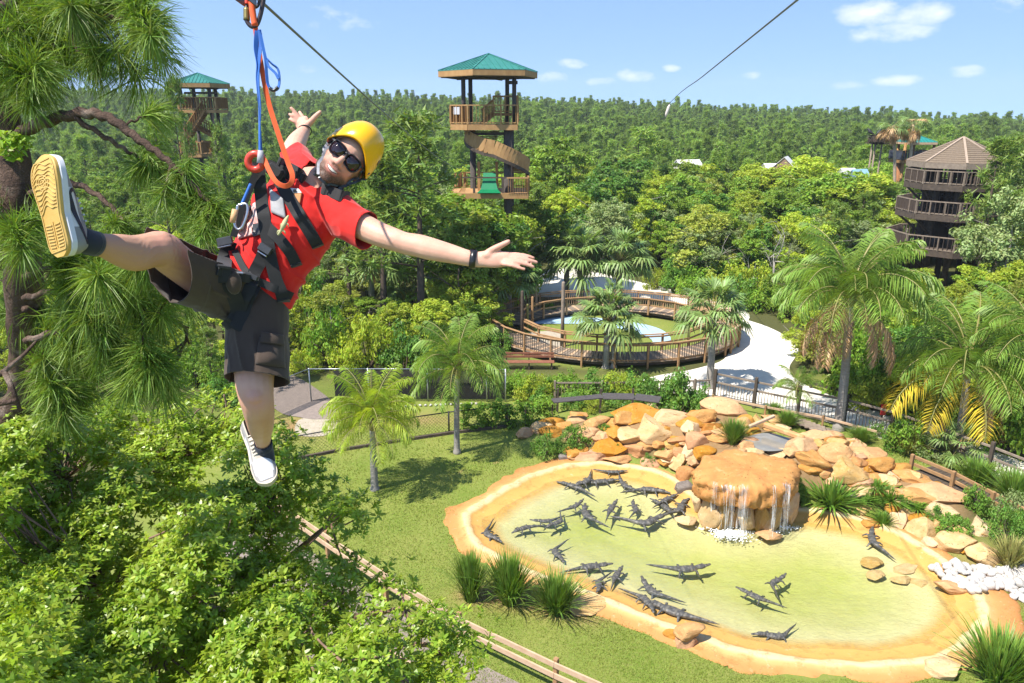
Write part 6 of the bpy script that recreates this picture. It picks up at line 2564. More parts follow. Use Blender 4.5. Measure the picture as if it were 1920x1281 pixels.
def central_tower():
 D = 57.0
 g = atD(918, 380, D)
 m = D / math.cos(PITCH) / FPX      # rough metres per pixel near the horizon rows
 X = lambda px: atD(px, 240, D).x - g.x
 Z = lambda py: atD(918, py, D).z
 gz = th(g.x, D)
 e = empty('lookout_tower', (g.x, D, 0), 0, 'tall timber zip line tower with green metal roof and spiral stairs', 'tower')
 hex_roof(e, Vector((X(917), 0, Z(134))), (X(1010) - X(822)) / 2, Z(101) - Z(134), M_GREEN, W_TOWL, 6, .26, .42)
 # roof posts
 for px, y, bot in ((872, -1.2, 235), (882, .9, 235), (951, .9, 235), (964, -1.1, 235)):
  rod(e, 'pole', (X(px), y, Z(bot)), (X(px), y, Z(140)), .16, W_POLE)
 mb = MB()
 mb.beam((X(951), -1.0, Z(156)), (X(970), -1.1, Z(156)), .2, .24)
 mb.build('brace', W_POLE, e)
 # top deck: outline seen slightly from above
 z = Z(233)
 pts = [(X(848), -1.3), (X(880), -2.2), (X(970), -2.2), (X(970), 2.0), (X(880), 2.0), (X(848), 1.2)]
 deck_ring(e, pts, z, .38, W_TOWL, Z(198) - Z(233), W_TOW, W_TOWL, open_sides=(3,), gap=.24, n_mid=2)
 # raised back landing
 z2 = Z(212)
 pts = [(X(925), .4), (X(970), .4), (X(970), 2.1), (X(925), 2.1)]
 deck_ring(e, pts, z2, .2, W_TOW, Z(180) - Z(212), W_TOW, W_TOWL, open_sides=(3,), gap=.22)
 stairs(e, (X(902), 1.2, z), (X(926), 1.2, z2), 1.2, 4, W_TOW, W_TOW)
 # notice
 mb = MB()
 mb.box((X(860), -1.72, Z(208)), (.62, .03, .5), np.array(Matrix.Rotation(-.68, 3, 'Z')))
 mb.build('notice_board', surf('faded_notice', (.5, .5, .52), (.42, .42, .46), .6, 14, 3, 0), e)
 # main poles
 for px, y in ((953, -1.5), (958, 1.4), (884, 1.6)):
  rod(e, 'pole', (X(px), y, gz - .3), (X(px), y, Z(236)), .34 if y < 0 else .24, W_POLE)
 # spiral stairs: lower landing to upper deck
 c = Vector((X(945), -.2, 0))
 prev = None
 n = 26
 r0, r1 = .5, 2.3
 for i in range(n):
  f = i / (n - 1)
  a = -.35 - f * 3.3
  zz = Z(322) + (Z(247) - Z(322)) * f
  p0 = c + Vector((math.cos(a) * r0, math.sin(a) * r0, zz))
  p1 = c + Vector((math.cos(a) * r1 * (1.25 if f > .5 else .85), math.sin(a) * r1 * .9, zz))
  mb = MB()
  mb.beam(p0, p1, .42, .06)
  mb.build('stair_tread', W_TOW, e)
  if prev is not None:
   mb = MB()
   mb.beam(prev + Vector((0, 0, .42)), p1 + Vector((0, 0, .42)), .05, 1.05)
   mb.build('stair_side', W_TOWL, e)
   mb = MB()
   mb.beam(prev + Vector((0, 0, -.14)), p1 + Vector((0, 0, -.14)), .12, .22)
   mb.build('stair_stringer', W_DARK, e)
  prev = p1
 mb = MB()
 mb.beam((X(888), -1.6, Z(280)), (X(950), -1.6, Z(280)), .22, .24)
 mb.beam((X(880), -1.2, Z(250)), (X(950), -1.2, Z(250)), .2, .2)
 mb.build('cross_beam', W_DARK, e)
 # lower deck with green slide mat
 z = Z(357)
 pts = [(X(846), -1.0), (X(868), -2.3), (X(990), -2.3), (X(990), 2.2), (X(868), 2.2), (X(846), 1.4)]
 deck_ring(e, pts, z, .38, W_TOWL, 1.15, W_TOW, W_TOWL, open_sides=(0, 1, 5), gap=.26)
 sub = [(X(950), -2.34), (X(990), -2.34)]
 for a_, b_ in (((X(951), -2.36), (X(990), -2.36)),):
  mb = MB()
  for k in range(9):
   x = a_[0] + (b_[0] - a_[0]) * (k + .5) / 9
   mb.beam((x, -2.36, z + .1), (x, -2.36, z + 1.05), .17, .03, up=(1, 0, 0))
  mb.build('rail_panel', W_TOW, e)
  mb = MB()
  mb.beam((X(950), -2.36, z + 1.1), (X(990), -2.36, z + 1.1), .1, .1)
  mb.build('rail', W_TOWL, e)
 for px in (890, 943):
  mb = MB()
  mb.beam((X(px), -2.1, z), (X(px), -2.1, z + 1.1), .16, .16)
  mb.build('rail_post', W_DARK, e)
 mb = MB()
 mb.beam((X(868), -2.1, z + 1.1), (X(950), -2.1, z + 1.1), .1, .1)
 mb.build('rail', W_DARK, e)
 for px in (897, 931):
  mb = MB()
  mb.beam((X(px), -.2, z), (X(px), -.2, Z(303)), .2, .2)
  mb.build('gate_post', W_TOWL, e)
 # slide: a sheet that sweeps out at the foot
 V, F = [], []
 rows = [(907, 930, 321, -1.6), (906, 930, 330, -1.85), (905, 931, 340, -2.05), (902, 934, 350, -2.3), (896, 940, 355.5, -2.62)]
 for (x0, x1, y, yy) in rows:
  for t in (0, .5, 1):
   V.append((X(x0) + (X(x1) - X(x0)) * t, yy, Z(y)))
 V += [(v[0], v[1] + .05, v[2] - .05) for v in V]
 k = 15
 for i in range(4):
  for j in range(2):
   q = i * 3 + j
   F += [[q, q + 1, q + 4, q + 3], [k + q + 3, k + q + 4, k + q + 1, k + q]]
 mb = MB()
 mb.add(V, F)
 mb.build('slide_mat', M_SLIDE, e)
 # stairs down into the trees
 stairs(e, (X(848), -.8, Z(400)), (X(872), -.8, Z(368)), 1.3, 7, W_TOWL, W_TOWL, True)
 # two waiting people: dark clothing, simple but whole figures
 return e, X, Z, D


TOWER, TX, TZ, TD = central_tower()


def side_tower():
 D = 78.0
 g = atD(383, 250, D)
 X = lambda px: atD(px, 240, D).x - g.x
 Z = lambda py: atD(383, py, D).z
 e = empty('lookout_tower', (g.x, D, 0), 0, 'farther timber tower with green roof half hidden by pine branches', 'tower')
 hex_roof(e, Vector((0, 0, Z(157))), (X(437) - X(327)) / 2, Z(137) - Z(157), M_GREEN, W_TOWL, 6, .2, .4)
 for px, y in ((355, -1.1), (362, 1.2), (403, 1.2), (408, -1.1)):
  rod(e, 'pole', (X(px), y, th(g.x, D) - .3), (X(px), y, Z(160)), .17, W_POLE)
 for z0, x0, x1 in ((206, 352, 420), (288, 346, 384)):
  pts = [(X(x0), -1.6), (X(x1), -1.6), (X(x1), 1.6), (X(x0), 1.6)]
  deck_ring(e, pts, Z(z0), .3, W_TOWL, 1.15, W_TOW, W_TOWL, gap=.3)
 stairs(e, (X(350), -1.2, Z(232) * 1 - 2.0), (X(400), -1.2, Z(206)), 1.1, 12, W_TOW, W_TOW)
 stairs(e, (X(408), .6, Z(262)), (X(355), .6, Z(232)), 1.1, 10, W_TOW, W_TOW)
 for a in (('cross_beam', 362, 408, 295), ('cross_beam', 362, 420, 175)):
  mb = MB()
  mb.beam((X(a[1]), -1.1, Z(a[3])), (X(a[2]), -1.1, Z(a[3])), .18, .2)
  mb.build(a[0], W_DARK, e)


side_tower()


def log_tower():
 D = 62.0
 g = atD(1800, 300, D)
 X = lambda px: atD(px, 380, D).x - g.x
 Z = lambda py: atD(1800, py, D).z
 gz = th(g.x, D) - 1.5
 e = empty('observation_tower', (g.x, D, 0), 0, 'dark three level timber observation tower with brown shingle roof', 'tower')
 shing = surf('grey_brown_shingle', (.215, .165, .118), (.15, .115, .085), .95, 7, 5, .8, .05, stretch=(1, 1, 5), spec=.1)
 r = 3.85
 n = 8
 c = Vector((0, 0, Z(303)))
 ap = c + Vector((0, 0, Z(258) - Z(303)))
 rot = math.pi / 8
 pts = [c + Vector((r * math.cos(rot + 2 * math.pi * i / n), r * math.sin(rot + 2 * math.pi * i / n), 0)) for i in range(n)]
 for i in range(n):
  a, b = pts[i], pts[(i + 1) % n]
  # courses of shingles, each lapping the one below
  roof = MB()
  nc = 13
  for k in range(nc):
   f0, f1 = k / nc, min(1, (k + 1.12) / nc)
   q = [a.lerp(ap, f0), b.lerp(ap, f0), b.lerp(ap, f1), a.lerp(ap, f1)]
   q[0] = q[0] + Vector((0, 0, .05))
   q[1] = q[1] + Vector((0, 0, .05))
   d = Vector((0, 0, -.05))
   roof.add([tuple(v) for v in q] + [tuple(q[0] + d), tuple(q[1] + d)], [[0, 1, 2, 3], [4, 5, 1, 0]])
  roof.build('roof_panel', shing, e)
  mb = MB()
  mb.beam(a + Vector((0, 0, .07)), ap + Vector((0, 0, .07)), .16, .07)
  mb.build('hip_cap', wood('hip%d' % i, (.36, .28, .21), (.28, .21, .16)), e)
  mb = MB()
  mb.beam(a + Vector((0, 0, -.2)) + (c - a) * .01, b + Vector((0, 0, -.2)) + (c - b) * .01, .1, .42)
  mb.build('fascia', W_GREYW, e)
 mb = MB()
 mb.add([tuple(p + Vector((0, 0, -.3))) for p in pts], [list(range(n))[::-1]])
 mb.build('soffit', W_DARK, e)
 for i in range(n):
  a = rot + 2 * math.pi * i / n
  p = Vector((2.1 * math.cos(a), 2.1 * math.sin(a), 0))
  rod(e, 'pole', p + Vector((0, 0, gz)), p + Vector((0, 0, Z(303) - .1)), .24, W_DARK)
 for zt, rr_, ph in ((342, 3.75, .8), (396, 4.1, .8), (458, 4.6, .85)):
  q = [(rr_ * math.cos(rot + 2 * math.pi * i / n), rr_ * math.sin(rot + 2 * math.pi * i / n)) for i in range(n)]
  deck_ring(e, q, Z(zt), .45, W_DARK, ph + .25, wood('rail_board%d' % zt, (.12, .09, .07), (.08, .06, .05)), W_GREYW, gap=.3, n_mid=2)
  for i in range(n):
   a = rot + 2 * math.pi * i / n
   mb = MB()
   mb.beam((2.0 * math.cos(a), 2.0 * math.sin(a), Z(zt) - 1.9), (rr_ * .95 * math.cos(a), rr_ * .95 * math.sin(a), Z(zt) - .4), .14, .18)
   mb.build('brace', W_DARK, e)
 # inner stair core
 for k, (z0, z1) in enumerate(((458, 396), (396, 342))):
  s = 1 if k % 2 else -1
  stairs(e, (-1.5 * s, -.5, Z(z0)), (1.5 * s, -.5, Z(z1)), 1.0, 11, W_DARK, W_DARK)
 for zt in (368, 425):
  mb = MB()
  mb.box((0, .9, Z(zt)), (2.2, 1.2, 1.9))
  mb.build('core_wall', wood('core%d' % zt, (.09, .07, .055), (.05, .04, .035)), e)


log_tower()
# brown pond at the foot of the dark tower
M_BROWNW = surf('brown_pond_water', (.075, .05, .02), (.05, .04, .018), .12, 1.5, 3, .1, .03, spec=.5)
w0 = [atD(x, y, d) for x, y, d in ((1790, 500, 58), (1850, 490, 62), (1935, 490, 64), (2000, 530, 56), (1940, 545, 50), (1850, 545, 49), (1800, 530, 52))]
sheet('pond', None, -.35 + .4, M_BROWNW, 'still brown pond below the dark observation tower', 'water', world_pts=w0)


def small_tower():
 D = 92.0
 g = atD(1712, 300, D)
 X = lambda px: atD(px, 290, D).x - g.x
 Z = lambda py: atD(1712, py, D).z
 e = empty('lookout_tower', (g.x, D, 0), 0, 'small open tower with teal green roof behind two straw headed palms', 'tower')
 hex_roof(e, Vector((0, 0, Z(266))), (X(1750) - X(1674)) / 2, Z(253) - Z(266), surf('teal_roof', (.02, .21, .19), (.02, .17, .15), .5, 2, 3, .1), W_PALE, 4, math.pi / 4, .25)
 for px, y in ((1685, -1.3), (1693, 1.3), (1722, 1.3), (1738, -1.3)):
  rod(e, 'pole', (X(px), y, th(g.x, D) - .3), (X(px), y, Z(268)), .16, W_TOW)
 pts = [(X(1680), -1.6), (X(1738), -1.6), (X(1738), 1.6), (X(1680), 1.6)]
 deck_ring(e, pts, Z(300), .3, W_TOW, 1.1, wood('blue_grey_rail', (.08, .10, .14), (.06, .07, .10)), W_DARK, gap=.3)
 rod(e, 'core_pole', (X(1690), 0, th(g.x, D)), (X(1690), 0, Z(300)), .5, wood('rust_core', (.30, .13, .05), (.2, .09, .04)))
 # nest platform on stilts, with birds
 g2 = atD(1644, 290, D)
 e2 = empty('nest_platform', (g2.x, D, 0), 0, 'dark stick nest platform raised on thin poles', 'platform')
 X2 = lambda px: atD(px, 290, D).x - g2.x
 for px in (1632, 1638, 1650):
  rod(e2, 'pole', (X2(px), 0, th(g2.x, D)), (X2(px + 1), 0, Z(262)), .1, W_GREYW)
 mb = MB()
 rr2 = random.Random(2)
 for k in range(160):
  a = rr2.uniform(0, 6.28)
  c = Vector((rr2.uniform(X2(1630), X2(1659)), rr2.uniform(-.8, .8), rr2.uniform(Z(270), Z(254))))
  d = Vector((math.cos(a), math.sin(a), rr2.uniform(-.25, .25))) * .55
  mb.beam(c - d, c + d, .06, .06)
 tag(mb.build('stick', W_DARK, e2), kind='stuff')
 mb = MB()
 mb.box((X2(1644), 0, Z(262)), (X2(1659) - X2(1630), 1.6, .5))
 mb.build('platform_box', W_DARK, e2)
 bm_ = surf('black_feather', (.02, .02, .022), (.03, .03, .03), .5, 9, 3, .1)
 for px, lab in ((1631, 'black bird perched on the outer corner of the stick nest'), (1648, 'black bird perched over the middle of the stick nest')):
  mb = MB()
  mb.tube([(-.5, 0, .05), (-.25, 0, .18), (0, 0, .32), (.14, 0, .5), (.2, 0, .66), (.3, 0, .68), (.42, 0, .64)], [.03, .12, .2, .16, .09, .08, .01], 8)
  mb.tube([(0, .05, -.05), (0, .05, .2)], .025, 5)
  mb.tube([(0, -.05, -.05), (0, -.05, .2)], .025, 5)
  o = mb.build('bird', bm_, None, True)
  q = atD(px, 252, D)
  o.location = (q.x, D, Z(254) + .05)
  o.rotation_euler = (0, 0, 2.6 if px < 1640 else .4)
  tag(o, lab, 'bird')


small_tower()


# far roofs among the trees
def house(px, ytop, ybot, w_px, D, wall, roof, label, rot=.3):
 t = atD(px, ytop, D)
 b = atD(px, ybot, D)
 hh = t.z - b.z
 w = w_px / FPX * D / math.cos(PITCH)
 gz = th(t.x, D)
 e = empty('house', (t.x, D, gz), rot, label, 'building')
 z1, z2 = b.z - gz, t.z - gz
 l = w * .8
 mb = MB()
 mb.box((0, 0, (z1 + z2 * .2) / 2 + .2), (w, l, (z1 + z2 * .2) + .4))
 zt = z1 + (z2 - z1) * .35
 mb = MB()
 mb.add([(-w / 2, -l / 2, -.2), (w / 2, -l / 2, -.2), (w / 2, l / 2, -.2), (-w / 2, l / 2, -.2), (-w / 2, -l / 2, zt), (w / 2, -l / 2, zt), (w / 2, l / 2, zt), (-w / 2, l / 2, zt), (-w / 2, 0, z2 - .05), (w / 2, 0, z2 - .05)],
   [[0, 1, 5, 4], [2, 3, 7, 6], [0, 4, 8, 7, 3], [1, 2, 6, 9, 5]])
 mb.build('wall', wall, e)
 for s in (-1, 1):
  mb = MB()
  mb.add([(-w * .54, s * l * .58, zt - .12), (w * .54, s * l * .58, zt - .12), (w * .54, 0, z2 + .05), (-w * .54, 0, z2 + .05), (-w * .54, s * l * .58, zt - .2), (w * .54, s * l * .58, zt - .2), (w * .54, 0, z2 - .03), (-w * .54, 0, z2 - .03)],
    [[0, 1, 2, 3], [7, 6, 5, 4], [0, 4, 5, 1], [0, 3, 7, 4], [1, 5, 6, 2]])
  mb.build('roof', roof, e)
 for k in (-.28, .28):
  mb = MB()
  mb.box((k * w, -l / 2 - .02, zt * .5 + z1 * .2), (w * .2, .06, 1.0))
  mb.build('window', surf('dark_pane', (.05, .06, .07), (.03, .04, .05), .15, 3, 2, 0), e)
 return e


WH = surf('white_wall', (.62, .60, .56), (.5, .48, .45), .8, 3, 4, .1)
WHR = surf('white_metal_roof', (.62, .60, .58), (.52, .5, .48), .6, 3, 3, .05)
house(1474, 294, 320, 40, 104, surf('brown_gable', (.30, .19, .13), (.2, .13, .1), .85, 4, 4, .2), WHR, 'white roofed house with brown gable among the far trees', 1.1)
house(1446, 307, 318, 26, 104, WH, WHR, 'long low white shed beside the far white roofed house', .15)
house(1290, 300, 314, 40, 106, WH, WHR, 'small white building almost hidden in far trees', .2)
house(1612, 318, 344, 30, 82, surf('blue_wall', (.16, .24, .30), (.12, .18, .22), .7, 3, 3, .1), surf('blue_roof', (.25, .42, .50), (.2, .34, .42), .5, 3, 3, .1), 'pale blue roofed hut beyond the fan palms', .3)
house(1590, 316, 326, 24, 84, WH, WHR, 'little white flat roof beside the blue hut', .1)

# ================================================================== zip lines
M_CABLE = surf('steel_cable', (.20, .22, .22), (.12, .13, .13), .5, 40, 3, .2, metal=.5)


def cable(pts, r, label):
 mb = MB()
 mb.tube(pts, r, 6)
 return tag(mb.build('zip_line', M_CABLE, None, True), label, 'cable')


HANG = P(478, -8, 2.9)
c0 = TOWER.location + Vector((TX(872), -1.9, TZ(310)))
d_ = (HANG - c0)
pts = []
for t in np.linspace(0, 1.9, 60):
 p = c0 + d_ * t
 p.z -= 1.3 * math.sin(math.pi * min(max(t / 1.9, 0), 1)) - 1.3 * math.sin(math.pi / 1.9) * min(t, 1.0 if t < 1 else 1.9 - t if t < 1.9 else 0) * (1 if t <= 1 else 1 / .9)
 pts.append(p)
CABLE_PTS = pts
cable(pts, .0062, 'steel zip line running from the central tower over the rider')
c1 = atD(1178, 278, 88)
c2 = atD(1255, 194, 52)
c3 = P(1495, 0, 12)
d_ = c3 - c2
cable(spline([c1, c2, c2 + d_ * .6, c3, c3 + d_ * .8], 8), .019, 'second steel zip line crossing the sky to a far pine')
e = empty('cable_tag', c2 + Vector((-.05, -.1, -.25)), 0, 'small white float clipped on the second zip line', 'marker')
mb = MB()
mb.tube([(-.16, 0, -.62), (-.12, 0, -.4), (0, 0, 0), (.06, 0, .18)], [.05, .10, .10, .04], 8)
mb.build('float', surf('faded_white', (.6, .55, .5), (.5, .42, .36), .6, 5, 3, .1), e, True)
mb = MB()
mb.tube([(.06, 0, .16), (.08, 0, .34)], .02, 6)
mb.build('clip', M_CABLE, e, True)
# ================================================================== foreground pine
LF_NEEDLE = leafmat('needle_long', (.075, .155, .02), (.165, .245, .034), .32, .018, .18, 1.5, .5, .35, c3=(.22, .22, .045))
M_PBARK = surf('pine_bark', (.15, .098, .072), (.07, .048, .038), .95, 7, 6, .9, .05, spec=.1, spots=(4, (.25, .19, .15), .58, .68))


def needle_tuft(seed, n=120, ln=.32):
 """a brush of long needles round +X, drooping with gravity applied later by orientation"""
 r = np.random.default_rng(seed)
 V, F = [], []
 for i in range(n):
  u = r.uniform(-.25, 1)
  a = r.uniform(0, 2 * math.pi)
  rad = math.sqrt(max(0, 1 - u * u))
  d = Vector((u * .9 + .25, rad * math.cos(a), rad * math.sin(a))).normalized()
  l = ln * r.uniform(.7, 1.12)
  b = Vector((r.uniform(-.10, .04), 0, 0)) + d * .006
  droop = r.uniform(.15, .48)
  p1 = b + d * l * .5 + Vector((0, 0, -droop * l * .22))
  p2 = b + d * l + Vector((0, 0, -droop * l))
  s = d.cross(Vector(r.normal(size=3))).normalized()
  w = .0033
  k = len(V)
  V += [tuple(b - s * w), tuple(b + s * w), tuple(p1 + s * w), tuple(p1 - s * w), tuple(p2)]
  F.append([k, k + 1, k + 2, k + 3])
  F.append([k + 3, k + 2, k + 4, k + 4])
 V = np.array(V)
 q = np.array([f for f in F[0::2]])
 t = np.array([f[:3] for f in F[1::2]])
 return np_mesh('needle_tuft', V, [q, t], [LF_NEEDLE])


def fore_pine():
 base = Vector((-6.3, 9.8, th(-6.3, 9.8)))
 e = empty('pine_tree', base, 0, 'long needled pine with arching branches beside the kicked up shoe', 'tree')
 r = random.Random(12)
 tufts = [needle_tuft(i) for i in range(6)]
 mb = MB()
 tp = [base + Vector((0, 0, -.3)), P(40, 1000, 8.6), P(52, 720, 7.4), P(46, 560, 6.5), P(36, 380, 6.1), P(14, 250, 6.05), P(-8, 150, 6.0), P(-20, 20, 6.0), P(-30, -200, 6.0)]
 ps = [p - base for p in spline(tp, 6)]
 mb.tube(ps, [.185 - .10 * i / (len(ps) - 1) + .008 * math.sin(i * 2.1) for i in range(len(ps))], 12)
 mb.build('trunk', M_PBARK, e, True)
 count = [0]

 def tuft(p, d, k=1.0):
  if count[0] >= 292:
   return
  count[0] += 1
  o = link('needle_tuft', r.choice(tufts), e)
  o.location = p - base
  d = (Vector(d) + Vector((r.gauss(0, .25), r.gauss(0, .3), r.gauss(0, .2)))).normalized()
  q = d.to_track_quat('X', 'Z')
  o.rotation_mode = 'QUATERNION'
  o.rotation_quaternion = q
  s = k * r.uniform(.8, 1.15)
  o.scale = (s, s, s)

 def branch(px, r0, r1, tfrom=.35, ntuft=6, sub=4, k=1.0, hang=.5, sublen=.5):
  pts = spline([P(*q) for q in px], 7)
  m = MB()
  n = len(pts)
  pts2 = [p + Vector((0, 0, .012 * math.sin(i * 1.9))) for i, p in enumerate(pts)]
  m.tube([p - base for p in pts2], [r0 + (r1 - r0) * i / (n - 1) for i in range(n)], 8)
  m.build('branch', M_PBARK, e, True)
  d_end = (pts[-1] - pts[-3]).normalized()
  tuft(pts[-1], d_end, k)
  for q in range(sub):
   i = int(n * (tfrom + (1 - tfrom) * (q + r.random() * .8) / sub))
   i = min(i, n - 2)
   t = (pts[i + 1] - pts[i]).normalized()
   side = Vector((r.gauss(0, .5), r.gauss(0, .6), -hang + r.gauss(0, .45)))
   d = (t * .6 + side).normalized()
   ln = sublen * r.uniform(.5, 1.1)
   p1 = pts[i] + d * ln * .5 + Vector((0, 0, .02))
   p2 = pts[i] + d * ln + Vector((0, 0, .05))
   m = MB()
   m.tube([pts2[i] - base, p1 - base, p2 - base], [.013, .009, .006], 6)
   m.build('twig', M_PBARK, e, True)
   tuft(p2, d + Vector((0, 0, .15)), k)
   if r.random() < .7:
    tuft(p1, d + Vector((r.gauss(0, .6), r.gauss(0, .6), .1)), k * .9)
  for q in range(ntuft):
   i = min(int(n * (tfrom + (1 - tfrom) * r.random())), n - 2)
   t = (pts[i + 1] - pts[i]).normalized()
   tuft(pts[i] + Vector((r.gauss(0, .04), r.gauss(0, .06), r.gauss(0, .04))), t + Vector((r.gauss(0, .5), r.gauss(0, .5), r.gauss(-.1, .5))), k)
 # crown over the top left
 branch([(-8, 90, 6.0), (60, 40, 5.9), (140, 24, 5.8), (210, 34, 5.7), (275, 36, 5.6)], .05, .012, .2, 10, 8, 1.0, .55, .45)
 branch([(-15, 20, 6.0), (80, -20, 5.9), (170, -20, 5.8), (262, 0, 5.7)], .045, .012, .2, 9, 7, 1.0, .5, .4)
 branch([(-8, 140, 6.0), (40, 100, 5.9), (95, 80, 5.8)], .035, .012, .2, 9, 7, 1.0, .4, .35)
 branch([(128, 26, 5.75), (134, 70, 5.7), (150, 100, 5.65), (182, 106, 5.6)], .016, .008, .7, 2, 2, .85, .2, .2)
 branch([(-20, 60, 6.3), (30, 10, 6.6), (90, 0, 6.8)], .04, .012, .2, 8, 6, 1.0, .4, .4)
 branch([(0, 190, 6.0), (30, 150, 5.6), (60, 140, 5.4)], .03, .012, .3, 4, 4, .9, .4, .35)
 # the long bare arch and its drooping end
 branch([(22, 262, 6.05), (70, 234, 5.7), (150, 213, 5.5), (205, 222, 5.45), (255, 258, 5.4), (300, 290, 5.4), (350, 335, 5.4), (402, 392, 5.4)], .050, .014, .74, 3, 6, .8, .9, .3)
 branch([(140, 222, 5.5), (205, 262, 5.6), (250, 290, 5.7), (283, 306, 5.8)], .022, .009, .7, 3, 3, .85, .6, .3)
 branch([(205, 222, 5.45), (225, 235, 5.5), (262, 222, 5.6), (283, 208, 5.6)], .012, .007, .9, 1, 0, .75, -.1, .2)
 branch([(36, 370, 6.1), (120, 342, 5.8), (185, 368, 5.6), (235, 420, 5.5), (270, 480, 5.5)], .030, .010, .72, 3, 5, .9, .8, .3)
 branch([(283, 306, 5.8), (330, 350, 5.9), (370, 380, 6.0)], .016, .008, .5, 2, 3, .8, .6, .3)
 # lower skirts
 branch([(46, 520, 6.2), (110, 500, 6.0), (180, 510, 5.9), (215, 520, 5.8)], .03, .012, .25, 8, 8, 1.0, .6, .4)
 branch([(46, 560, 6.2), (120, 545, 6.0), (210, 560, 5.9), (300, 590, 5.8)], .03, .012, .3, 9, 9, 1.0, .6, .4)
 branch([(48, 640, 6.2), (130, 620, 6.1), (220, 640, 6.0), (305, 685, 5.9)], .03, .012, .25, 9, 9, 1.0, .6, .4)
 branch([(50, 700, 6.3), (90, 690, 6.2), (130, 745, 6.1)], .025, .01, .3, 6, 6, .95, .5, .35)
 branch([(46, 440, 6.2), (20, 420, 5.8), (25, 430, 5.6)], .022, .01, .3, 4, 4, 1.0, .3, .3)
 branch([(46, 580, 6.3), (110, 600, 6.8), (180, 640, 7.2), (260, 680, 7.4)], .03, .012, .2, 9, 8, 1.1, .5, .5)
 branch([(46, 520, 6.3), (120, 500, 6.9), (220, 500, 7.3), (330, 560, 7.6)], .03, .012, .25, 6, 7, 1.0, .7, .4)
 branch([(46, 450, 6.3), (0, 470, 6.6), (-30, 520, 6.8)], .03, .012, .2, 5, 5, 1.1, .5, .5)
 branch([(300, 590, 6.0), (350, 620, 6.2), (330, 680, 6.3)], .016, .009, .2, 4, 4, .9, .5, .3)
 # bare dead branch low at the frame's edge
 for pts in ([(-20, 715, 5.2), (10, 695, 5.2), (45, 665, 5.3), (68, 640, 5.4)], [(8, 697, 5.2), (24, 730, 5.2), (38, 770, 5.2)], [(-20, 760, 5.1), (30, 752, 5.1)]):
  m = MB()
  m.tube([P(*q) - base for q in pts], [.022 * (1 - .2 * i) for i in range(len(pts))], 8)
  m.build('dead_branch', M_PBARK, e, True)
 # leafy epiphytes on the trunk
 r2 = np.random.default_rng(3)
 C = [tuple(P(px, py, 5.85) - base) for px, py in ((20, 258), (35, 270), (12, 275), (40, 255), (25, 290), (60, 180), (50, 200))]
 V, F = clumps_to_leaves(C, .10, 34, .07, r2, .5, .7)
 tag(link('clinging_leaves', np_mesh('clinging_leaves', V, F, [LF_VINE]), e), kind='stuff')


fore_pine()

# ================================================================== foreground leafy tree
LF_FORE = leafmat('leaf_foreground', (.15, .25, .02), (.26, .35, .03), .44, .022, 0, 1.1, .38, .5, c3=(.42, .45, .06))
M_TWIG = surf('twig_pinkish', (.25, .16, .115), (.15, .095, .07), .9, 9, 5, .5, .01, spec=.15)
FT_EDGE = [(-80, 775), (60, 765), (150, 758), (300, 742), (380, 748), (440, 742), (505, 775), (545, 830), (575, 880), (650, 935), (690, 962), (668, 1000), (620, 1020), (660, 1060), (730, 1080), (790, 1105),
   (770, 1140), (850, 1150), (905, 1195), (880, 1240), (850, 1340), (-80, 1340)]


def fore_depth(px, py):
 t = (py - 740) / 541
 return 9.2 - 3.0 * t - 1.1 * max(0.0, 1 - px / 210) + .45 * math.sin(px * .011 + 1) * math.cos(py * .012) + .35 * math.sin(px * .027 + py * .019)


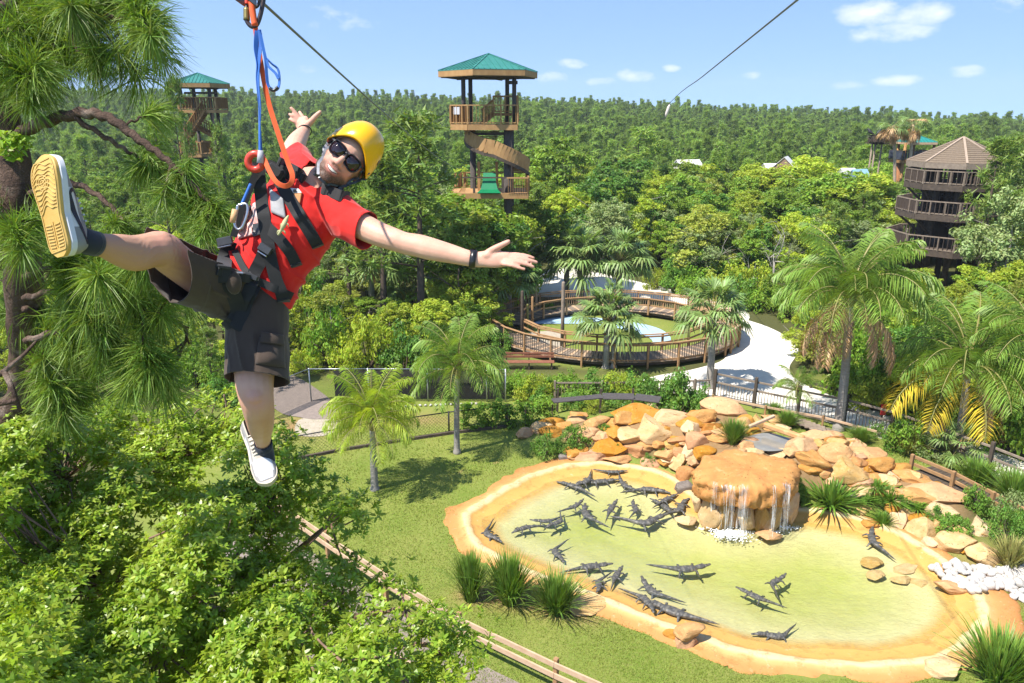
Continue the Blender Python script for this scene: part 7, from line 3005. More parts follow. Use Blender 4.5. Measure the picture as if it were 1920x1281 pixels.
def fore_tree():
 base = Vector((-2.6, 8.6, th(-2.6, 8.6)))
 e = empty('leafy_tree', base, 0, 'large glossy leaved tree crown below the rider beside the timber rails', 'tree')
 r = np.random.default_rng(17)
 rr_ = random.Random(8)
 cl = []
 tries = 0
 while len(cl) < 1080 and tries < 20000:
  tries += 1
  px, py = rr_.uniform(-70, 905), rr_.uniform(740, 1330)
  if not in_poly(px, py, FT_EDGE):
   continue
  # fewer sprays in the gaps where the path glints through
  gap = math.sin(px * .021 + 2.1) * math.sin(py * .026 + .4)
  if gap > .55 and rr_.random() < .8:
   continue
  if px > 560 and rr_.random() < .35:
   continue
  rail = np.interp(px, [520, 602, 690, 787, 887, 974], [950, 1005, 1065, 1130, 1190, 1220])
  if px > 585 and -30 < py - rail < 26 and rr_.random() < .72:
   continue
  d = fore_depth(px, py) + abs(rr_.gauss(0, .32))
  cl.append((px, py, d))
 pos, axs = [], []
 for (px, py, d) in cl:
  c = P(px, py, d)
  k = rr_.randint(9, 14)
  for q in range(k):
   v = Vector((r.normal(), r.normal(), abs(r.normal()) * .9 - .15))
   v.normalize()
   p = c + Vector((v.x * .30, v.y * .30, v.z * .22)) * r.uniform(.35, 1.0)
   pos.append(p)
   axs.append((v * .7 + Vector((0, 0, .75)) + Vector(r.normal(0, .2, 3))).normalized())
 # keep the outline where the photograph has it: sprays stay inside the crown's edge
 V, F4, F3 = [], [], []
 for p, ax in zip(pos, axs):
  s0 = ax.orthogonal().normalized()
  b0 = ax.cross(s0)
  nl = rr_.randint(7, 10)
  L0 = rr_.uniform(.054, .09)
  for q in range(nl):
   a = 2.399 * q + rr_.uniform(-.3, .3)
   el = rr_.uniform(.15, 1.0)
   d = (s0 * math.cos(a) + b0 * math.sin(a)) * math.cos(el) + ax * math.sin(el)
   d.normalize()
   n = d.cross(ax.cross(d)).normalized() if abs(d.dot(ax)) < .99 else s0
   n = (ax - d * ax.dot(d)).normalized() if abs(d.dot(ax)) < .98 else s0
   w = d.cross(n)
   L_ = L0 * rr_.uniform(.75, 1.15)
   wd = L_ * .17
   o = p + d * .008 - ax * .02 * (q / nl)
   k = len(V)
   dr = n * (-.10 * L_)
   V += [o, o + d * L_ * .35 + w * wd + n * .010, o + d * L_ * .35 - w * wd + n * .010, o + d * L_ * .72 + w * wd * .85 + dr * .4, o + d * L_ * .72 - w * wd * .85 + dr * .4, o + d * L_ + dr * 1.6]
   F3 += [[k, k + 1, k + 2], [k + 3, k + 5, k + 4]]
   F4.append([k + 1, k + 3, k + 4, k + 2])
 Vn = np.array([tuple(v - base) for v in V])
 me = np_mesh('foliage', Vn, [np.array(F4), np.array(F3)], [LF_FORE])
 tag(link('foliage', me, e), kind='stuff')
 # trunk, limbs and twigs
 top = P(330, 1120, 9.4)
 mb = MB()
 mb.tube([p - base for p in spline([base - Vector((0, 0, .3)), base + Vector((.1, -.1, 3)), base + Vector((-.1, -.2, 6)), top], 6)], [.24 - .006 * i for i in range(19)], 12)
 mb.build('trunk', M_TWIG, e, True)
 heads = [(120, 900), (330, 860), (500, 900), (620, 980), (160, 1100), (420, 1060), (600, 1130), (760, 1140), (300, 1220), (520, 1230), (80, 1250), (840, 1210), (720, 1230)]
 hp = []
 for (px, py) in heads:
  t = P(px, py, fore_depth(px, py) + .35)
  hp.append(t)
  m = MB()
  mid = top.lerp(t, .5) + Vector((r.normal(0, .1), r.normal(0, .1), -.25))
  ps = spline([top, mid, t], 6)
  m.tube([p - base for p in ps], [.075 - .055 * i / 12 for i in range(13)], 8)
  m.build('limb', M_TWIG, e, True)
 tw = MB()
 for (px, py, d) in cl[::2]:
  c = P(px, py, d + .05)
  h = min(hp, key=lambda q: (q - c).length)
  mid = h.lerp(c, .5) + Vector((r.normal(0, .08), r.normal(0, .08), -.06))
  tw.tube([h - base, mid - base, c - base], [.014, .010, .005], 5)
 tag(tw.build('twig', M_TWIG, e, True), kind='stuff')
 # a few bare twigs that stand clear of the leaves
 for pts in ([(115, 960), (135, 935), (128, 905)], [(420, 860), (455, 840), (470, 822)], [(280, 1010), (330, 985), (350, 950)], [(640, 1240), (580, 1170), (640, 1110), (700, 1090)], [(590, 1260), (565, 1200), (600, 1160)],
    [(0, 960), (30, 1000), (45, 1030)], [(660, 1238), (720, 1232), (760, 1236)], [(355, 795), (370, 770), (398, 760)], [(420, 740), (424, 765), (415, 800)]):
  m = MB()
  m.tube([p - base for p in spline([P(x, y, fore_depth(x, y) - .12) for x, y in pts], 4)], [.012 - .0008 * i for i in range(4 * (len(pts) - 1) + 1)], 6)
  m.build('bare_twig', M_TWIG, e, True)


fore_tree()
# ================================================================== the zip line rider
from mathutils import noise as mnoise


def skin_mat():
 m, nt, N, L, out = nodes('skin')
 b = N.new('ShaderNodeBsdfPrincipled')
 tc = coords(N)
 f = noise(N, L, 14, 5, .6, tc)
 c = mixrgb(N, L, ramp(N, L, f, [(.3, 0.0), (.7, 1.0)]), (.62, .375, .27), (.55, .30, .21))
 c = mixrgb(N, L, ramp(N, L, noise(N, L, 3.5, 3, .5, tc), [(.45, 0.0), (.7, .35)]), c, (.46, .19, .135))
 for nm, col in (('leg', (.43, .235, .15)), ('blush', (.56, .25, .19)), ('beard', (.050, .028, .018)), ('lip', (.40, .14, .11))):
  a = N.new('ShaderNodeAttribute')
  a.attribute_name = nm
  fac = a.outputs['Fac']
  if nm == 'beard':
   mm = N.new('ShaderNodeMath')
   mm.operation = 'MULTIPLY'
   L.new(fac, mm.inputs[0])
   L.new(ramp(N, L, noise(N, L, 260, 2, .6, tc), [(.28, .68), (.6, 1.0)]), mm.inputs[1])
   fac = mm.outputs[0]
  c = mixrgb(N, L, fac, c, col)
 L.new(c, b.inputs['Base Color'])
 b.inputs['Roughness'].default_value = .55
 b.inputs['Specular IOR Level'].default_value = .3
 b.inputs['Subsurface Weight'].default_value = .12
 b.inputs['Subsurface Radius'].default_value = (.012, .005, .003)
 b.inputs['Subsurface Scale'].default_value = .6
 L.new(bump(N, L, noise(N, L, 130, 4, .6, tc), .12, .003), b.inputs['Normal'])
 L.new(b.outputs[0], out.inputs[0])
 return m


M_SKIN = skin_mat()


def cloth(name, c1, c2, scale=9, weave=420, rough=.85):
 m, nt, N, L, out = nodes(name)
 b = N.new('ShaderNodeBsdfPrincipled')
 tc = coords(N)
 c = mixrgb(N, L, noise(N, L, scale, 4, .6, tc), c1, c2)
 L.new(c, b.inputs['Base Color'])
 b.inputs['Roughness'].default_value = rough
 b.inputs['Specular IOR Level'].default_value = .2
 b.inputs['Sheen Weight'].default_value = .15
 L.new(bump(N, L, noise(N, L, weave, 2, .5, tc), .2, .002), b.inputs['Normal'])
 L.new(b.outputs[0], out.inputs[0])
 return m


M_SHIRT = cloth('red_cotton', (.62, .022, .016), (.52, .014, .012))
M_SHORT = cloth('charcoal_twill', (.068, .047, .034), (.050, .034, .025))
M_WEB = cloth('black_webbing', (.016, .016, .017), (.024, .023, .023), 30, 600, .7)
M_SOCK = cloth('navy_knit', (.02, .024, .035), (.03, .034, .046))
M_ORANGE = cloth('orange_webbing', (.70, .115, .03), (.62, .085, .025), 20, 500, .6)
M_BLUEW = cloth('blue_webbing', (.03, .13, .42), (.02, .09, .33), 20, 500, .6)
M_REDR = surf('red_anodised', (.60, .06, .03), (.5, .04, .02), .35, 12, 3, .05, spec=.5)
M_BUCK = surf('grey_buckle', (.06, .062, .066), (.045, .047, .05), .38, 14, 3, .05, metal=.4)
M_STEEL = surf('bare_steel', (.5, .5, .51), (.4, .4, .42), .28, 12, 3, .05, metal=.9)
M_GUN = surf('dark_alloy', (.05, .045, .05), (.08, .06, .06), .3, 12, 3, .05, metal=.7)
M_GOLD = surf('brass_sleeve', (.30, .24, .09), (.22, .18, .07), .35, 12, 3, .05, metal=.6)
M_HELM = surf('yellow_shell', (.80, .42, .008), (.76, .38, .006), .26, 3, 2, .02, spec=.55)
M_BLKP = surf('black_plastic', (.012, .012, .013), (.018, .018, .018), .3, 8, 2, .03, spec=.5)
M_LENS = surf('smoked_lens', (.012, .008, .010), (.02, .010, .014), .04, 3, 2, 0, spec=.6)
M_GREYW = cloth('grey_webbing', (.42, .41, .43), (.30, .30, .33), 20, 500)
M_GUM = surf('gum_rubber', (.56, .36, .10), (.48, .29, .07), .6, 14, 4, .25, .004)
M_WHL = surf('white_leather', (.60, .60, .62), (.52, .52, .55), .5, 20, 4, .12, .003)
M_GRL = surf('grey_leather', (.25, .25, .255), (.20, .20, .205), .6, 20, 4, .15, .003)
M_CRM = surf('cream_leather', (.50, .44, .36), (.43, .37, .30), .6, 20, 4, .12, .003)
M_NAVY = surf('navy_leather', (.012, .018, .032), (.02, .026, .04), .45, 20, 3, .1, .003)
M_WHITE = surf('white_print', (.7, .68, .66), (.6, .57, .55), .6, 20, 3, .05)


def eloft(mb, pts, ra, rb, n=16, hint=None, cap=True, m=None):
 """tube with elliptical sections: ra across the view, rb in depth"""
 pts = [Vector(p) for p in pts]
 k = len(pts)
 V = []
 for i, p in enumerate(pts):
  t = (pts[min(i + 1, k - 1)] - pts[max(i - 1, 0)]).normalized()
  h = Vector(hint) if hint is not None else FWD
  s = t.cross(h)
  s.normalize()
  dpt = s.cross(t)
  for j in range(n):
   a = 2 * math.pi * j / n
   V.append(tuple(p + s * (math.cos(a) * ra[i]) + dpt * (math.sin(a) * rb[i])))
 F = []
 for i in range(k - 1):
  for j in range(n):
   F.append([i * n + j, i * n + (j + 1) % n, (i + 1) * n + (j + 1) % n, (i + 1) * n + j])
 if cap:
  F.append(list(range(n))[::-1])
  F.append([(k - 1) * n + j for j in range(n)])
 mb.add(V, F, m)


def dense(keys, n=5):
 """smooth a list of (point, ra, rb)"""
 P_ = spline([k[0] for k in keys], n)
 A_ = [v.x for v in spline([(k[1], 0, 0) for k in keys], n)]
 B_ = [v.x for v in spline([(k[2], 0, 0) for k in keys], n)]
 return P_, A_, B_


def ball(mb, c, r, sc=(1, 1, 1), rot=None, n=14):
 V, F = [], []
 for i in range(n // 2 + 1):
  th_ = math.pi * i / (n // 2)
  for j in range(n):
   a = 2 * math.pi * j / n
   V.append([math.sin(th_) * math.cos(a) * r * sc[0], math.sin(th_) * math.sin(a) * r * sc[1], math.cos(th_) * r * sc[2]])
 for i in range(n // 2):
  for j in range(n):
   F.append([i * n + j, (i + 1) * n + j, (i + 1) * n + (j + 1) % n, i * n + (j + 1) % n])
 V = np.array(V)
 if rot is not None:
  V = V @ np.array(rot).T
 mb.add(V + np.array(c), F)


def remeshed(mb, name, mat, vox, smooth_it=6, fac=.5, cuts=(), solid=0.0, wrinkle=None):
 me = mb.mesh('tmp', mat)
 fix_normals(me)
 o = link('tmp', me)
 md = o.modifiers.new('r', 'REMESH')
 md.mode = "VOXEL"
 md.voxel_size = vox
 if smooth_it:
  s = o.modifiers.new('s', 'SMOOTH')
  s.factor = fac
  s.iterations = smooth_it
 dg = bpy.context.evaluated_depsgraph_get()
 me2 = bpy.data.meshes.new_from_object(o.evaluated_get(dg))
 bpy.data.objects.remove(o)
 bm = bmesh.new()
 bm.from_mesh(me2)
 for (co, no) in cuts:                       # drop what lies on the no side
  geom = bm.verts[:] + bm.edges[:] + bm.faces[:]
  if isinstance(co, tuple) and len(co) == 2:   # local cut: only near the point
   c, rad = co
   geom = [f for f in bm.faces if (f.calc_center_median() - c).length < rad]
   vs_ = {v for f in geom for v in f.verts}
   es_ = {e for f in geom for e in f.edges}
   r_ = bmesh.ops.bisect_plane(bm, geom=list(vs_) + list(es_) + geom, plane_co=c, plane_no=no)
   kill = [f for f in bm.faces if (f.calc_center_median() - c).length < rad * 1.05 and (f.calc_center_median() - c).dot(Vector(no)) > 1e-5]
   bmesh.ops.delete(bm, geom=kill, context='FACES')
  else:
   bmesh.ops.bisect_plane(bm, geom=geom, plane_co=co, plane_no=no, clear_outer=True)
 # keep loose crumbs out
 bm.verts.ensure_lookup_table()
 lone = [v for v in bm.verts if not v.link_faces]
 bmesh.ops.delete(bm, geom=lone, context='VERTS')
 bm.normal_update()
 if wrinkle:
  for v in bm.verts:
   v.co += v.normal * wrinkle(v.co)
  bm.normal_update()
 bm.to_mesh(me2)
 bm.free()
 me2.name = name
 me2.materials.clear()
 me2.materials.append(mat)
 me2.polygons.foreach_set('use_smooth', np.ones(len(me2.polygons), bool))
 if solid:
  o = link('tmp', me2)
  sd_ = o.modifiers.new('t', 'SOLIDIFY')
  sd_.thickness = solid
  sd_.offset = -1
  dg = bpy.context.evaluated_depsgraph_get()
  me3 = bpy.data.meshes.new_from_object(o.evaluated_get(dg))
  bpy.data.objects.remove(o)
  me3.name = name
  me2 = me3
 return me2


RIDER = empty('person', P(480, 560, 3.1), 0, 'smiling person in red shirt and yellow helmet hanging from a zip line, arms spread', 'person')
RB = RIDER.location.copy()


def wear(name, me, parent=None):
 """parts are modelled in world space; shift them into the rider's frame"""
 o = link(name, me, parent or RIDER)
 if parent is None:
  o.matrix_parent_inverse = Matrix.Translation(-RB)
 return o


# ------------------------------------------------------------------ head frame
HU = (RIGHT * .70 + UP * .70 + FWD * .03).normalized()            # crown direction
HF0 = (-FWD + (RIGHT * .7 - UP * .7) * .20)
HR = HU.cross(HF0).normalized() * 1.0                              # his left .. right axis
HF = HR.cross(HU).normalized()
if HF.dot(-FWD) < 0:
 HF = -HF
HR = HF.cross(HU).normalized()                                     # points to image lower right
if HR.dot(RIGHT) < 0:
 HR = -HR
HC = P(651, 297, 3.07)
HS = 1.10
HM = np.array([[HR[i], HF[i], HU[i]] for i in range(3)])


def hl(x, y, z):
 """head point: x to image right, y out of the face, z to the crown"""
 return HC + (HR * x + HF * y + HU * z) * HS


def build_body():
 mb = MB()
 D_ = dense
 # torso
 k = [(P(468, 556, 3.12), .13, .10), (P(480, 535, 3.12), .15, .105), (P(510, 482, 3.12), .14, .10), (P(548, 420, 3.12), .165, .11), (P(578, 372, 3.14), .155, .095), (P(594, 346, 3.14), .10, .07),
   (P(606, 334, 3.13), .058, .058), (P(622, 322, 3.11), .055, .058), (P(636, 310, 3.09), .055, .06)]
 eloft(mb, *D_(k), 20)
 # shoulders and arms
 k = [(P(600, 372, 3.14), .07, .07), (P(640, 398, 3.08), .066, .066), (P(672, 420, 3.02), .056, .058), (P(705, 437, 2.98), .050, .052), (P(735, 448, 2.95), .046, .048), (P(759, 456, 2.94), .0435, .043),
   (P(785, 461, 2.93), .0455, .042), (P(808, 467, 2.92), .0445, .040), (P(845, 476, 2.91), .038, .034), (P(872, 483, 2.90), .0325, .027), (P(890, 486.5, 2.90), .031, .0235), (P(902, 487, 2.90), .031, .022)]
 eloft(mb, *D_(k), 16)
 k = [(P(590, 360, 3.16), .07, .07), (P(566, 322, 3.26), .062, .062), (P(552, 300, 3.40), .054, .054), (P(549, 284, 3.50), .050, .050), (P(556, 268, 3.58), .047, .045), (P(565, 254, 3.66), .037, .034),
   (P(571, 246, 3.70), .030, .026), (P(571, 240, 3.71), .031, .024)]
 eloft(mb, *D_(k), 16, hint=(FWD * .3 + RIGHT * -.9 + UP * -.1))
 # legs
 k = [(P(478, 545, 3.12), .11, .10), (P(482, 590, 3.09), .098, .098), (P(479, 650, 3.05), .088, .088), (P(477, 705, 3.0), .077, .078), (P(479, 735, 2.98), .070, .072), (P(483, 758, 3.0), .064, .064),
   (P(487, 780, 3.07), .058, .062), (P(490, 800, 3.16), .049, .058), (P(492, 818, 3.26), .037, .042), (P(494, 834, 3.33), .031, .034), (P(497, 850, 3.36), .034, .034)]
 eloft(mb, *D_(k), 16)
 k = [(P(450, 550, 3.12), .11, .11), (P(405, 540, 3.02), .076, .076), (P(362, 514, 2.91), .068, .068), (P(325, 486, 2.79), .068, .068), (P(303, 468, 2.71), .066, .068), (P(280, 470, 2.66), .062, .062),
   (P(252, 475, 2.60), .064, .062), (P(222, 468, 2.53), .054, .05), (P(196, 461, 2.47), .041, .040), (P(176, 457, 2.43), .036, .038), (P(160, 452, 2.40), .036, .038)]
 eloft(mb, *D_(k), 16)
 ball(mb, P(305, 452, 2.69), .036)
 ball(mb, P(478, 742, 2.945), .042)

 # hands: palm plus five separate fingers each
 def chain(pts, r0, r1):
  ps = spline(pts, 3)
  n = len(ps)
  mb.tube(ps, [r0 + (r1 - r0) * i / (n - 1) for i in range(n)], 10)
  ball(mb, ps[-1], r1 * 1.02, n=10)
 # left hand, palm up
 k = [(P(893, 487, 2.90), .030, .022), (P(910, 486, 2.895), .033, .020), (P(930, 486.5, 2.885), .034, .017), (P(946, 486, 2.88), .030, .014), (P(954, 486, 2.878), .026, .011)]
 eloft(mb, *D_(k, 4), 14)
 ball(mb, P(914, 479, 2.885), .018, (1.3, 1, 1))
 chain([P(908, 480, 2.895), P(923, 469, 2.88), P(939, 460.5, 2.87), P(953, 453.5, 2.865)], .0165, .0098)
 chain([P(946, 476, 2.89), P(968, 477.5, 2.885), P(985, 479.5, 2.885), P(1000, 484, 2.89)], .0102, .0072)
 chain([P(948, 482, 2.88), P(972, 484, 2.872), P(990, 487.5, 2.87), P(1006, 492, 2.875)], .0104, .0074)
 chain([P(946, 489, 2.872), P(968, 491, 2.862), P(985, 495.5, 2.86), P(1000, 500.5, 2.862)], .0098, .0070)
 chain([P(941, 495, 2.866), P(958, 497.5, 2.856), P(971, 501.5, 2.853), P(983, 505, 2.853)], .0090, .0064)
 # right hand, palm to the viewer
 k = [(P(571, 244, 3.70), .030, .024), (P(569, 236, 3.715), .036, .020), (P(566, 229, 3.72), .040, .017), (P(563.5, 223.5, 3.725), .036, .013)]
 eloft(mb, *D_(k, 4), 14, hint=(FWD * .9 + RIGHT * .1))
 ball(mb, P(576, 233, 3.70), .018)
 chain([P(577, 234, 3.70), P(585, 226, 3.69), P(592.5, 217.5, 3.68), P(600, 210.5, 3.675)], .0175, .0100)
 chain([P(570, 225, 3.72), P(567, 219, 3.74), P(564.5, 215, 3.76), P(562, 210.5, 3.78)], .0120, .0085)
 chain([P(563, 224, 3.725), P(557, 216, 3.72), P(551.5, 209, 3.715), P(546, 203, 3.71)], .0122, .0086)
 chain([P(558, 226, 3.72), P(552, 220.5, 3.715), P(547.5, 217.5, 3.71), P(543, 214.5, 3.71)], .0115, .0080)
 chain([P(556, 231, 3.715), P(550, 227.5, 3.71), P(546.5, 225.5, 3.71), P(543, 224, 3.71)], .0100, .0070)

 # head
 def hball(c, r, sc=(1, 1, 1), n=18):
  ball(mb, hl(*c), r * HS, sc, HM, n)
 hball((0, -.012, .035), .092, (.86, 1.03, 1.0), 22)           # cranium
 hball((0, .012, -.025), .078, (.88, .98, 1.12), 20)           # mid face
 hball((0, .024, -.082), .047, (1.22, 1.02, .86), 18)          # jaw
 hball((0, .050, -.108), .024, (1.25, .9, .85))                # chin
 for s in (-1, 1):
  hball((s * .040, .046, -.032), .027, (1, .85, .85))       # cheeks lifted by the smile
  hball((s * .052, .006, -.078), .026, (.7, 1.1, 1.1))      # jaw corner
  hball((s * .075, -.012, -.022), .019, (.42, .95, 1.55))   # ear
  hball((s * .081, -.018, -.008), .013, (.5, 1.0, 1.2))
  hball((s * .0125, .085, -.042), .0095)                    # nostril wing
  hball((s * .030, .066, .018), .018, (1.3, .6, .6))        # brow
 mb.tube([hl(0, .074, .012), hl(0, .084, -.012), hl(0, .097, -.036)], [.0085 * HS, .0105 * HS, .0125 * HS], 10)
 ball(mb, hl(0, .098, -.038), .0125 * HS)
 # lips
 for z, r in ((-.0645, .0060), (-.0815, .0070)):
  mb.tube([hl(x, .083 - 9.5 * x * x, z + 7.0 * x * x) for x in np.linspace(-.029, .029, 9)], [r * HS * (1 - (x / .034) ** 2 * .7) for x in np.linspace(-.029, .029, 9)], 8)
 me = remeshed(mb, 'body', M_SKIN, .0042, 5, .5)
 co = np.array([v.co for v in me.vertices])
 q = (co - np.array(HC)) @ HM / HS                              # head coordinates
 inhead = (np.abs(q[:, 0]) < .10) & (np.abs(q[:, 1]) < .13) & (q[:, 2] > -.15) & (q[:, 2] < .15)
 x, y, z = q.T
 jaw = sstep(-.046, -.066, z + .35 * np.clip(np.abs(x) - .03, 0, 1)) * sstep(-.05, -.015, y)
 side = sstep(.052, .064, np.abs(x)) * sstep(.0, -.03, z) * sstep(-.022, -.006, y)
 mouth = np.exp(-((x / .030) ** 2 + ((z + .073 - 5.0 * x * x) / .0125) ** 2) ** 2)
 cheek = np.exp(-(((np.abs(x) - .034) / .022) ** 2 + ((z + .045) / .022) ** 2))
 beard = np.clip(np.maximum(jaw, side * .9) * (1 - mouth) * (1 - .75 * cheek), 0, 1) * sstep(-.142, -.118, z)
 stache = np.exp(-((x / .033) ** 2) ** 2 - ((z + .056 - 3.0 * x * x) / .0062) ** 2) * (y > .05)
 hair = sstep(.062, .069, np.abs(x)) * sstep(-.02, .01, z) * sstep(.035, .01, y) + sstep(.05, .075, z) + sstep(-.05, -.08, y) * sstep(-.07, -.04, z)
 bd = np.clip(np.maximum(beard * 1.0, stache * .9) + hair, 0, 1) * inhead
 lip = (np.exp(-((x / .027) ** 2) ** 2 - ((z + .0655 - 7.0 * x * x) / .0055) ** 2) + np.exp(-((x / .025) ** 2) ** 2 - ((z + .0825 - 6.5 * x * x) / .0062) ** 2)) * (y > .05) * inhead
 blush = (.55 * cheek * (y > .02) + .6 * np.exp(-(x / .014) ** 2 - ((z + .036) / .014) ** 2) * (y > .07)) * inhead
 v = co - np.array(EYE)
 zz = v @ np.array(FWD)
 px = W / 2 + v[:, 0] / zz * FPX
 py = H / 2 - (v @ np.array(UP)) / zz * FPX
 leg = np.clip(sstep(420, 400, px) * .85 + sstep(690, 720, py) * .35, 0, 1)
 palm = sstep(895, 930, px) * .35 + sstep(255, 240, py) * sstep(610, 600, px) * .2
 knee = np.exp(-(((px - 480) / 26) ** 2 + ((py - 755) / 18) ** 2)) * .6 + np.exp(-(((px - 305) / 20) ** 2 + ((py - 450) / 18) ** 2)) * .5
 for nm, val in (('beard', bd), ('lip', np.clip(lip, 0, .8)), ('blush', np.clip(blush + palm + knee, 0, 1)), ('leg', leg)):
  a = me.attributes.new(nm, 'FLOAT', 'POINT')
  a.data.foreach_set('value', val.astype(np.float32))
 return wear('body', me)


build_body()


# ------------------------------------------------------------------ clothing
def fold(amp, axis_, freq, seed, fine=.35):
 """wrinkles that run across the given axis"""
 ax = Vector(axis_).normalized()
 o = Vector((seed * 3.1, seed * 1.7, seed * .9))

 def f(co):
  w = mnoise.noise(co * 7 + o) * .9
  u = co.dot(ax) * freq + w * 2.2
  r = 1 - abs(math.sin(u + mnoise.noise(co * 4 - o) * 2.0))
  big = mnoise.noise(co * 9 + o * 2)
  return amp * (r ** 2.2 * (.55 + .6 * mnoise.noise(co * 5 + o)) + big * .45 + fine * mnoise.noise(co * 32 + o))
 return f


def build_shirt():
 mb = MB()
 k = [(P(462, 566, 3.12), .165, .125), (P(478, 540, 3.12), .170, .125), (P(506, 488, 3.12), .163, .120), (P(546, 422, 3.12), .182, .128), (P(576, 376, 3.14), .172, .112), (P(592, 350, 3.145), .125, .085), (P(601, 339, 3.14), .080, .072)]
 eloft(mb, *dense(k), 24)
 k = [(P(600, 376, 3.13), .085, .08), (P(640, 402, 3.08), .084, .08), (P(668, 424, 3.03), .079, .075), (P(688, 434, 3.00), .078, .072), (P(710, 444, 2.97), .078, .072)]
 eloft(mb, *dense(k), 18)
 k = [(P(588, 356, 3.16), .085, .085), (P(570, 325, 3.24), .078, .08), (P(561, 308, 3.32), .072, .072), (P(553, 296, 3.42), .068, .07)]
 eloft(mb, *dense(k), 18, hint=(FWD * .3 + RIGHT * -.9 + UP * -.1))
 axis_ = (P(606, 334, 3.13) - P(470, 556, 3.12)).normalized()
 sl = (P(710, 444, 2.97) - P(650, 410, 3.06)).normalized()
 sr = (P(553, 296, 3.42) - P(572, 328, 3.24)).normalized()
 cuts = [((P(686, 435, 3.0), .13), (sl + RIGHT * .25 - UP * -.1).normalized()), ((P(556, 301, 3.37), .12), sr), ((P(598, 343, 3.14), .085), (axis_ * .9 + -FWD * .35).normalized()),
   (P(475, 548, 3.12), -(axis_ + (RIGHT * .86 - UP * -.5) * 0 + RIGHT * -.12).normalized())]
 f1 = fold(.019, axis_ + RIGHT * .5, 38, 2, .10)
 me = remeshed(mb, 'shirt', M_SHIRT, .0055, 6, .5, cuts, .003, f1)
 return wear('shirt', me), me


SHIRT, SHIRT_ME = build_shirt()


def build_shorts():
 mb = MB()
 # waist and seat
 k = [(P(492, 512, 3.12), .150, .118), (P(480, 535, 3.12), .160, .125), (P(466, 560, 3.12), .150, .125), (P(456, 582, 3.12), .10, .11)]
 eloft(mb, *dense(k), 22)
 # hanging leg
 k = [(P(484, 545, 3.12), .125, .12), (P(484, 585, 3.10), .125, .125), (P(483, 640, 3.06), .122, .122), (P(482, 690, 3.02), .126, .124), (P(483, 730, 2.99), .130, .126)]
 eloft(mb, *dense(k), 22)
 # kicking leg
 k = [(P(452, 552, 3.12), .125, .13), (P(412, 530, 2.99), .136, .135), (P(372, 512, 2.89), .138, .132), (P(335, 496, 2.79), .138, .126), (P(305, 485, 2.72), .136, .120), (P(270, 474, 2.64), .132, .115)]
 eloft(mb, *dense(k), 22, hint=(FWD * .8 + RIGHT * -.2))
 ax1 = (P(483, 730, 2.99) - P(484, 560, 3.11)).normalized()
 ax2 = (P(305, 488, 2.73) - P(430, 545, 3.06)).normalized()
 T_, N_, F_ = P(301, 434, 2.70), P(358, 527, 2.72), P(283, 545, 2.84)
 hem = (N_ - T_).cross(F_ - T_).normalized()
 if hem.dot(RIGHT) > 0:
  hem = -hem
 cuts = [((P(483, 712, 3.0), .19), (ax1 + UP * .0 + RIGHT * -.12).normalized()), (((T_ + N_ + F_) / 3, .26), hem),
   (P(489, 520, 3.12), (P(506, 488, 3.12) - P(470, 556, 3.12)).normalized())]
 g1, g2 = fold(.013, Vector((1, .2, .55)), 34, 5, .1), fold(.013, Vector((.9, .5, -.4)), 34, 8, .1)
 me = remeshed(mb, 'shorts', M_SHORT, .006, 7, .5, cuts, .004, lambda c: g1(c) if c.x > P(450, 560, 3.1).x else g2(c))
 return wear('shorts', me), me


SHORTS, SHORTS_ME = build_shorts()


def bvh_of(meshes):
 V, F, n = [], [], 0
 for me in meshes:
  V += [v.co.copy() for v in me.vertices]
  F += [[i + n for i in p.vertices] for p in me.polygons]
  n += len(me.vertices)
 return BVHTree.FromPolygons(V, F)


WORN = bvh_of([SHIRT_ME, SHORTS_ME])
SHORT_BVH = bvh_of([SHORTS_ME])


def on_body(px, py, lift=.006, default=3.0, tree=None):
 r = ray(px, py)
 loc, nor, i, d = (tree or WORN).ray_cast(EYE, r.normalized())
 if loc is None:
  return P(px, py, default)
 return loc - r.normalized() * lift + nor * 0


def ribbon(name, pts, w, th_, mat, parent=None, px_w=True, face=None, n=6, twist=0.0, raw=False):
 """flat strap along points; its broad side faces the viewer unless told otherwise"""
 ps = spline(pts, n) if not raw else [Vector(p) for p in pts]
 k = len(ps)
 mb = MB()
 V, F = [], []
 for i, p in enumerate(ps):
  t = (ps[min(i + 1, k - 1)] - ps[max(i - 1, 0)]).normalized()
  f = Vector(face) if face is not None else (EYE - p).normalized()
  s = t.cross(f)
  s = s.normalized() if s.length > .35 or i == 0 else (ls - t * ls.dot(t)).normalized()
  ls = s
  nn = s.cross(t).normalized()
  if twist:
   a = twist * i / (k - 1)
   s, nn = s * math.cos(a) + nn * math.sin(a), nn * math.cos(a) - s * math.sin(a)
  ww = w[min(int(i / (k - 1) * (len(w) - 1)), len(w) - 1)] if isinstance(w, (list, tuple)) else w
  for a, b in ((-1, -1), (1, -1), (1, 1), (-1, 1)):
   V.append(tuple(p + s * ww / 2 * a + nn * th_ / 2 * b))
 for i in range(k - 1):
  for j in range(4):
   F.append([i * 4 + j, i * 4 + (j + 1) % 4, i * 4 + 4 + (j + 1) % 4, i * 4 + 4 + j])
 F += [[3, 2, 1, 0], [(k - 1) * 4 + j for j in range(4)]]
 mb.add(V, F)
 me = mb.mesh(name, mat)
 fix_normals(me)
 if parent == 'top':
  return link(name, me)
 return wear(name, me) if parent is None else wear(name, me, parent)


